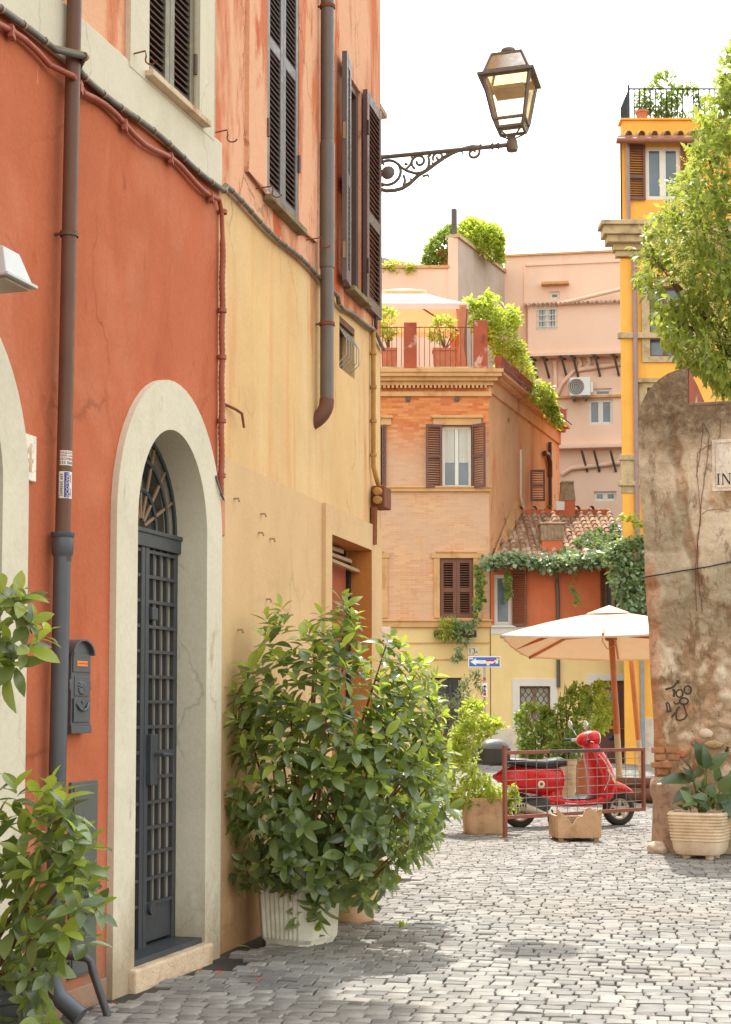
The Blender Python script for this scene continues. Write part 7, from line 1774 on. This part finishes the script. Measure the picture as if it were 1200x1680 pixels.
foliage('roof_creeper', 'low creeper spilling along the pink roof edge', 'vine', [(626, 438), (650, 428), (668, 430), (690, 436), (695, 442), (626, 446)], 55.6, .4, 200, 3, .18, M['leafyellow'], 76, .1, 2, -.2, base=P(660, 441, 55.6))
pz = P(734, 440, 56); o = MB().lathe([(.25, 0), (.32, .6), (.36, .6), (.36, .72), (.28, .72)], 16).build('roof_pot', M['clay'], smooth=40); o.location = (pz.x, pz.y, pz.z - .1); tag(o, 'terracotta pot on the pink roof beside the corner pier', 'plant pot')
foliage('roof_garden', 'mixed greenery behind the railing of the orange house terrace', 'plant', [(1044, 150), (1060, 150), (1078, 125), (1092, 115), (1105, 125), (1098, 140), (1140, 140), (1160, 190), (1048, 192)], 40.6, .4, 420, 3, .14, M['leafmid'], 77, .4, 2.2, .0, base=FT.w(1.4, .6, zp1))
pz = FT.w(.62, .3, zp1 + .06); o = MB().lathe([(.12, 0), (.16, .2), (.18, .2), (.18, .26), (.14, .26)], 14).build('roof_pot', M['clay'], smooth=40); o.location = pz; tag(o, 'small terracotta pot at the railing corner of the orange house', 'plant pot')

# ---- tree behind the old wall
tree_p = [(1040, 410), (1060, 392), (1075, 350), (1090, 330), (1100, 305), (1122, 285), (1140, 262), (1128, 245), (1150, 222), (1135, 195), (1165, 160), (1178, 150), (1185, 105), (1198, 80), (1240, 60), (1330, 80), (1400, 300), (1390, 560), (1270, 680), (1205, 668), (1190, 640), (1180, 655), (1165, 620), (1140, 600), (1125, 606), (1112, 580), (1090, 555), (1078, 520), (1068, 490), (1048, 455), (1058, 430)]
tb_ = P(1265, 700, 19.0); tb_.z = 0
M['bark'] = stone('tree_bark', S(112, 92, 74), S(66, 54, 44), 10)
M['leaftree'] = leafmat('privet_leaf', S(84, 100, 50), S(158, 170, 86), S(206, 214, 96), 0.42, 0.4, 0.4)
tr, inv = foliage('privet_tree', 'leafy tree with pale flower heads rising behind the old wall', 'tree', tree_p, 18.6, 1.2, 5600, 3, .13, M['leaftree'], 81, -.15, 1.9, -.1, base=tb_, fat=.95, partname='crown')
lim = MB(); crown_c = P(1240, 400, 18.8)
lim.tube([inv @ tb_, inv @ (tb_ + Vector((.05, 0, 2))), inv @ (tb_ + Vector((-.05, .05, 4.2))), inv @ crown_c], [.17, .14, .11, .06], 10)
for px, py in ((1070, 420), (1100, 520), (1120, 300), (1150, 200), (1190, 120), (1280, 150), (1330, 350), (1180, 600), (1300, 550), (1060, 390), (1130, 450), (1170, 330)):
    q = P(px, py, 18.7 + R.uniform(-.6, .6)); s0 = tb_ + Vector((0, 0, 4.0 + R.uniform(0, 1.6)))
    lim.tube([inv @ s0, inv @ (s0 * .45 + q * .55 + Vector((0, 0, .15))), inv @ q], [.06, .035, .01], 6)
lim.build('trunk', M['bark'], tr, 60)
fl_ = MB(); fr_ = random.Random(82)
for i in range(130):
    while True:
        x, y = fr_.uniform(1036, 1250), fr_.uniform(80, 600)
        if inside(tree_p, x, y): break
    p = P(x, y, 18.6 - 1.25 * fr_.uniform(.3, 1)); ax = (Vector((-.3, -.5, .6)) + rvec(fr_) * .5).normalized()
    for j in range(34):
        t = fr_.random(); q = p + ax * t * .22 + rvec(fr_) * .06 * (1.1 - t)
        v, f = UNIT_LO[0]; fl_.add(v, f, inv @ leaf_m(q, rvec(fr_), rvec(fr_), 0, .022))
fl_.build('flower_heads', M['blossom'], tr, kind='stuff')

# ---- litter on the paving
M['petal'] = paint('red_petal', S(206, 74, 40), 0.6); M['dryleaf'] = paint('fallen_leaf', S(150, 150, 70), 0.6)
pm = MB().add(*leaf_geo(.03, .02, .3, .3)).mesh('fallen_petal', M['petal'])
PL = ('in the middle of the small scatter by the door jamb', 'nearest the fluted pot', 'at the right end of the scatter before the fluted pot', 'lowest of those before the fluted pot', 'just off the door step', 'by the foot of the red wall', 'closest to the cream door jamb', 'alone far right on the sunlit cobbles')
for i, (px, py) in enumerate(((358, 1602), (385, 1587), (418, 1603), (428, 1614), (333, 1598), (187, 1656), (370, 1575), (730, 1539))):
    g_ = G(px, py); o = link('fallen_petal', pm, loc=(g_.x, g_.y, .028), rot=(R.uniform(-.3, .3), R.uniform(-.3, .3), R.uniform(0, 6))); tag(o, 'tiny red petal ' + PL[i], 'petal', 'red petals on the paving')
g_ = G(388, 1563); o = MB().add(*leaf_geo(.11, .045, .2, .3)).build('fallen_leaf', M['dryleaf']); o.location = (g_.x, g_.y, .035); o.rotation_euler = (0, 0, .4); tag(o, 'single yellow green leaf lying beside the fluted pot', 'leaf')
for (px, py, lbl) in ((266, 1603, 'small grass tuft at the door step'), (311, 1586, 'grass tuft beside the cream door jamb'), (661, 1522, 'grass tuft between cobbles right of the pots')):
    g_ = G(px, py); mb = MB()
    for i in range(26):
        d = (rvec() * .6 + Vector((0, 0, 1))); v, f = UNIT_LO[0]; mb.add(v, f, leaf_m(Vector((R.gauss(0, .018), R.gauss(0, .018), 0)), d, rvec(), 0, R.uniform(.03, .06)) @ Matrix.Diagonal((1, .35, 1, 1)))
    o = mb.build('grass_tuft', M['leafyellow'], kind=None); o.location = (g_.x, g_.y, .0); tag(o, lbl, 'grass', 'grass tufts')
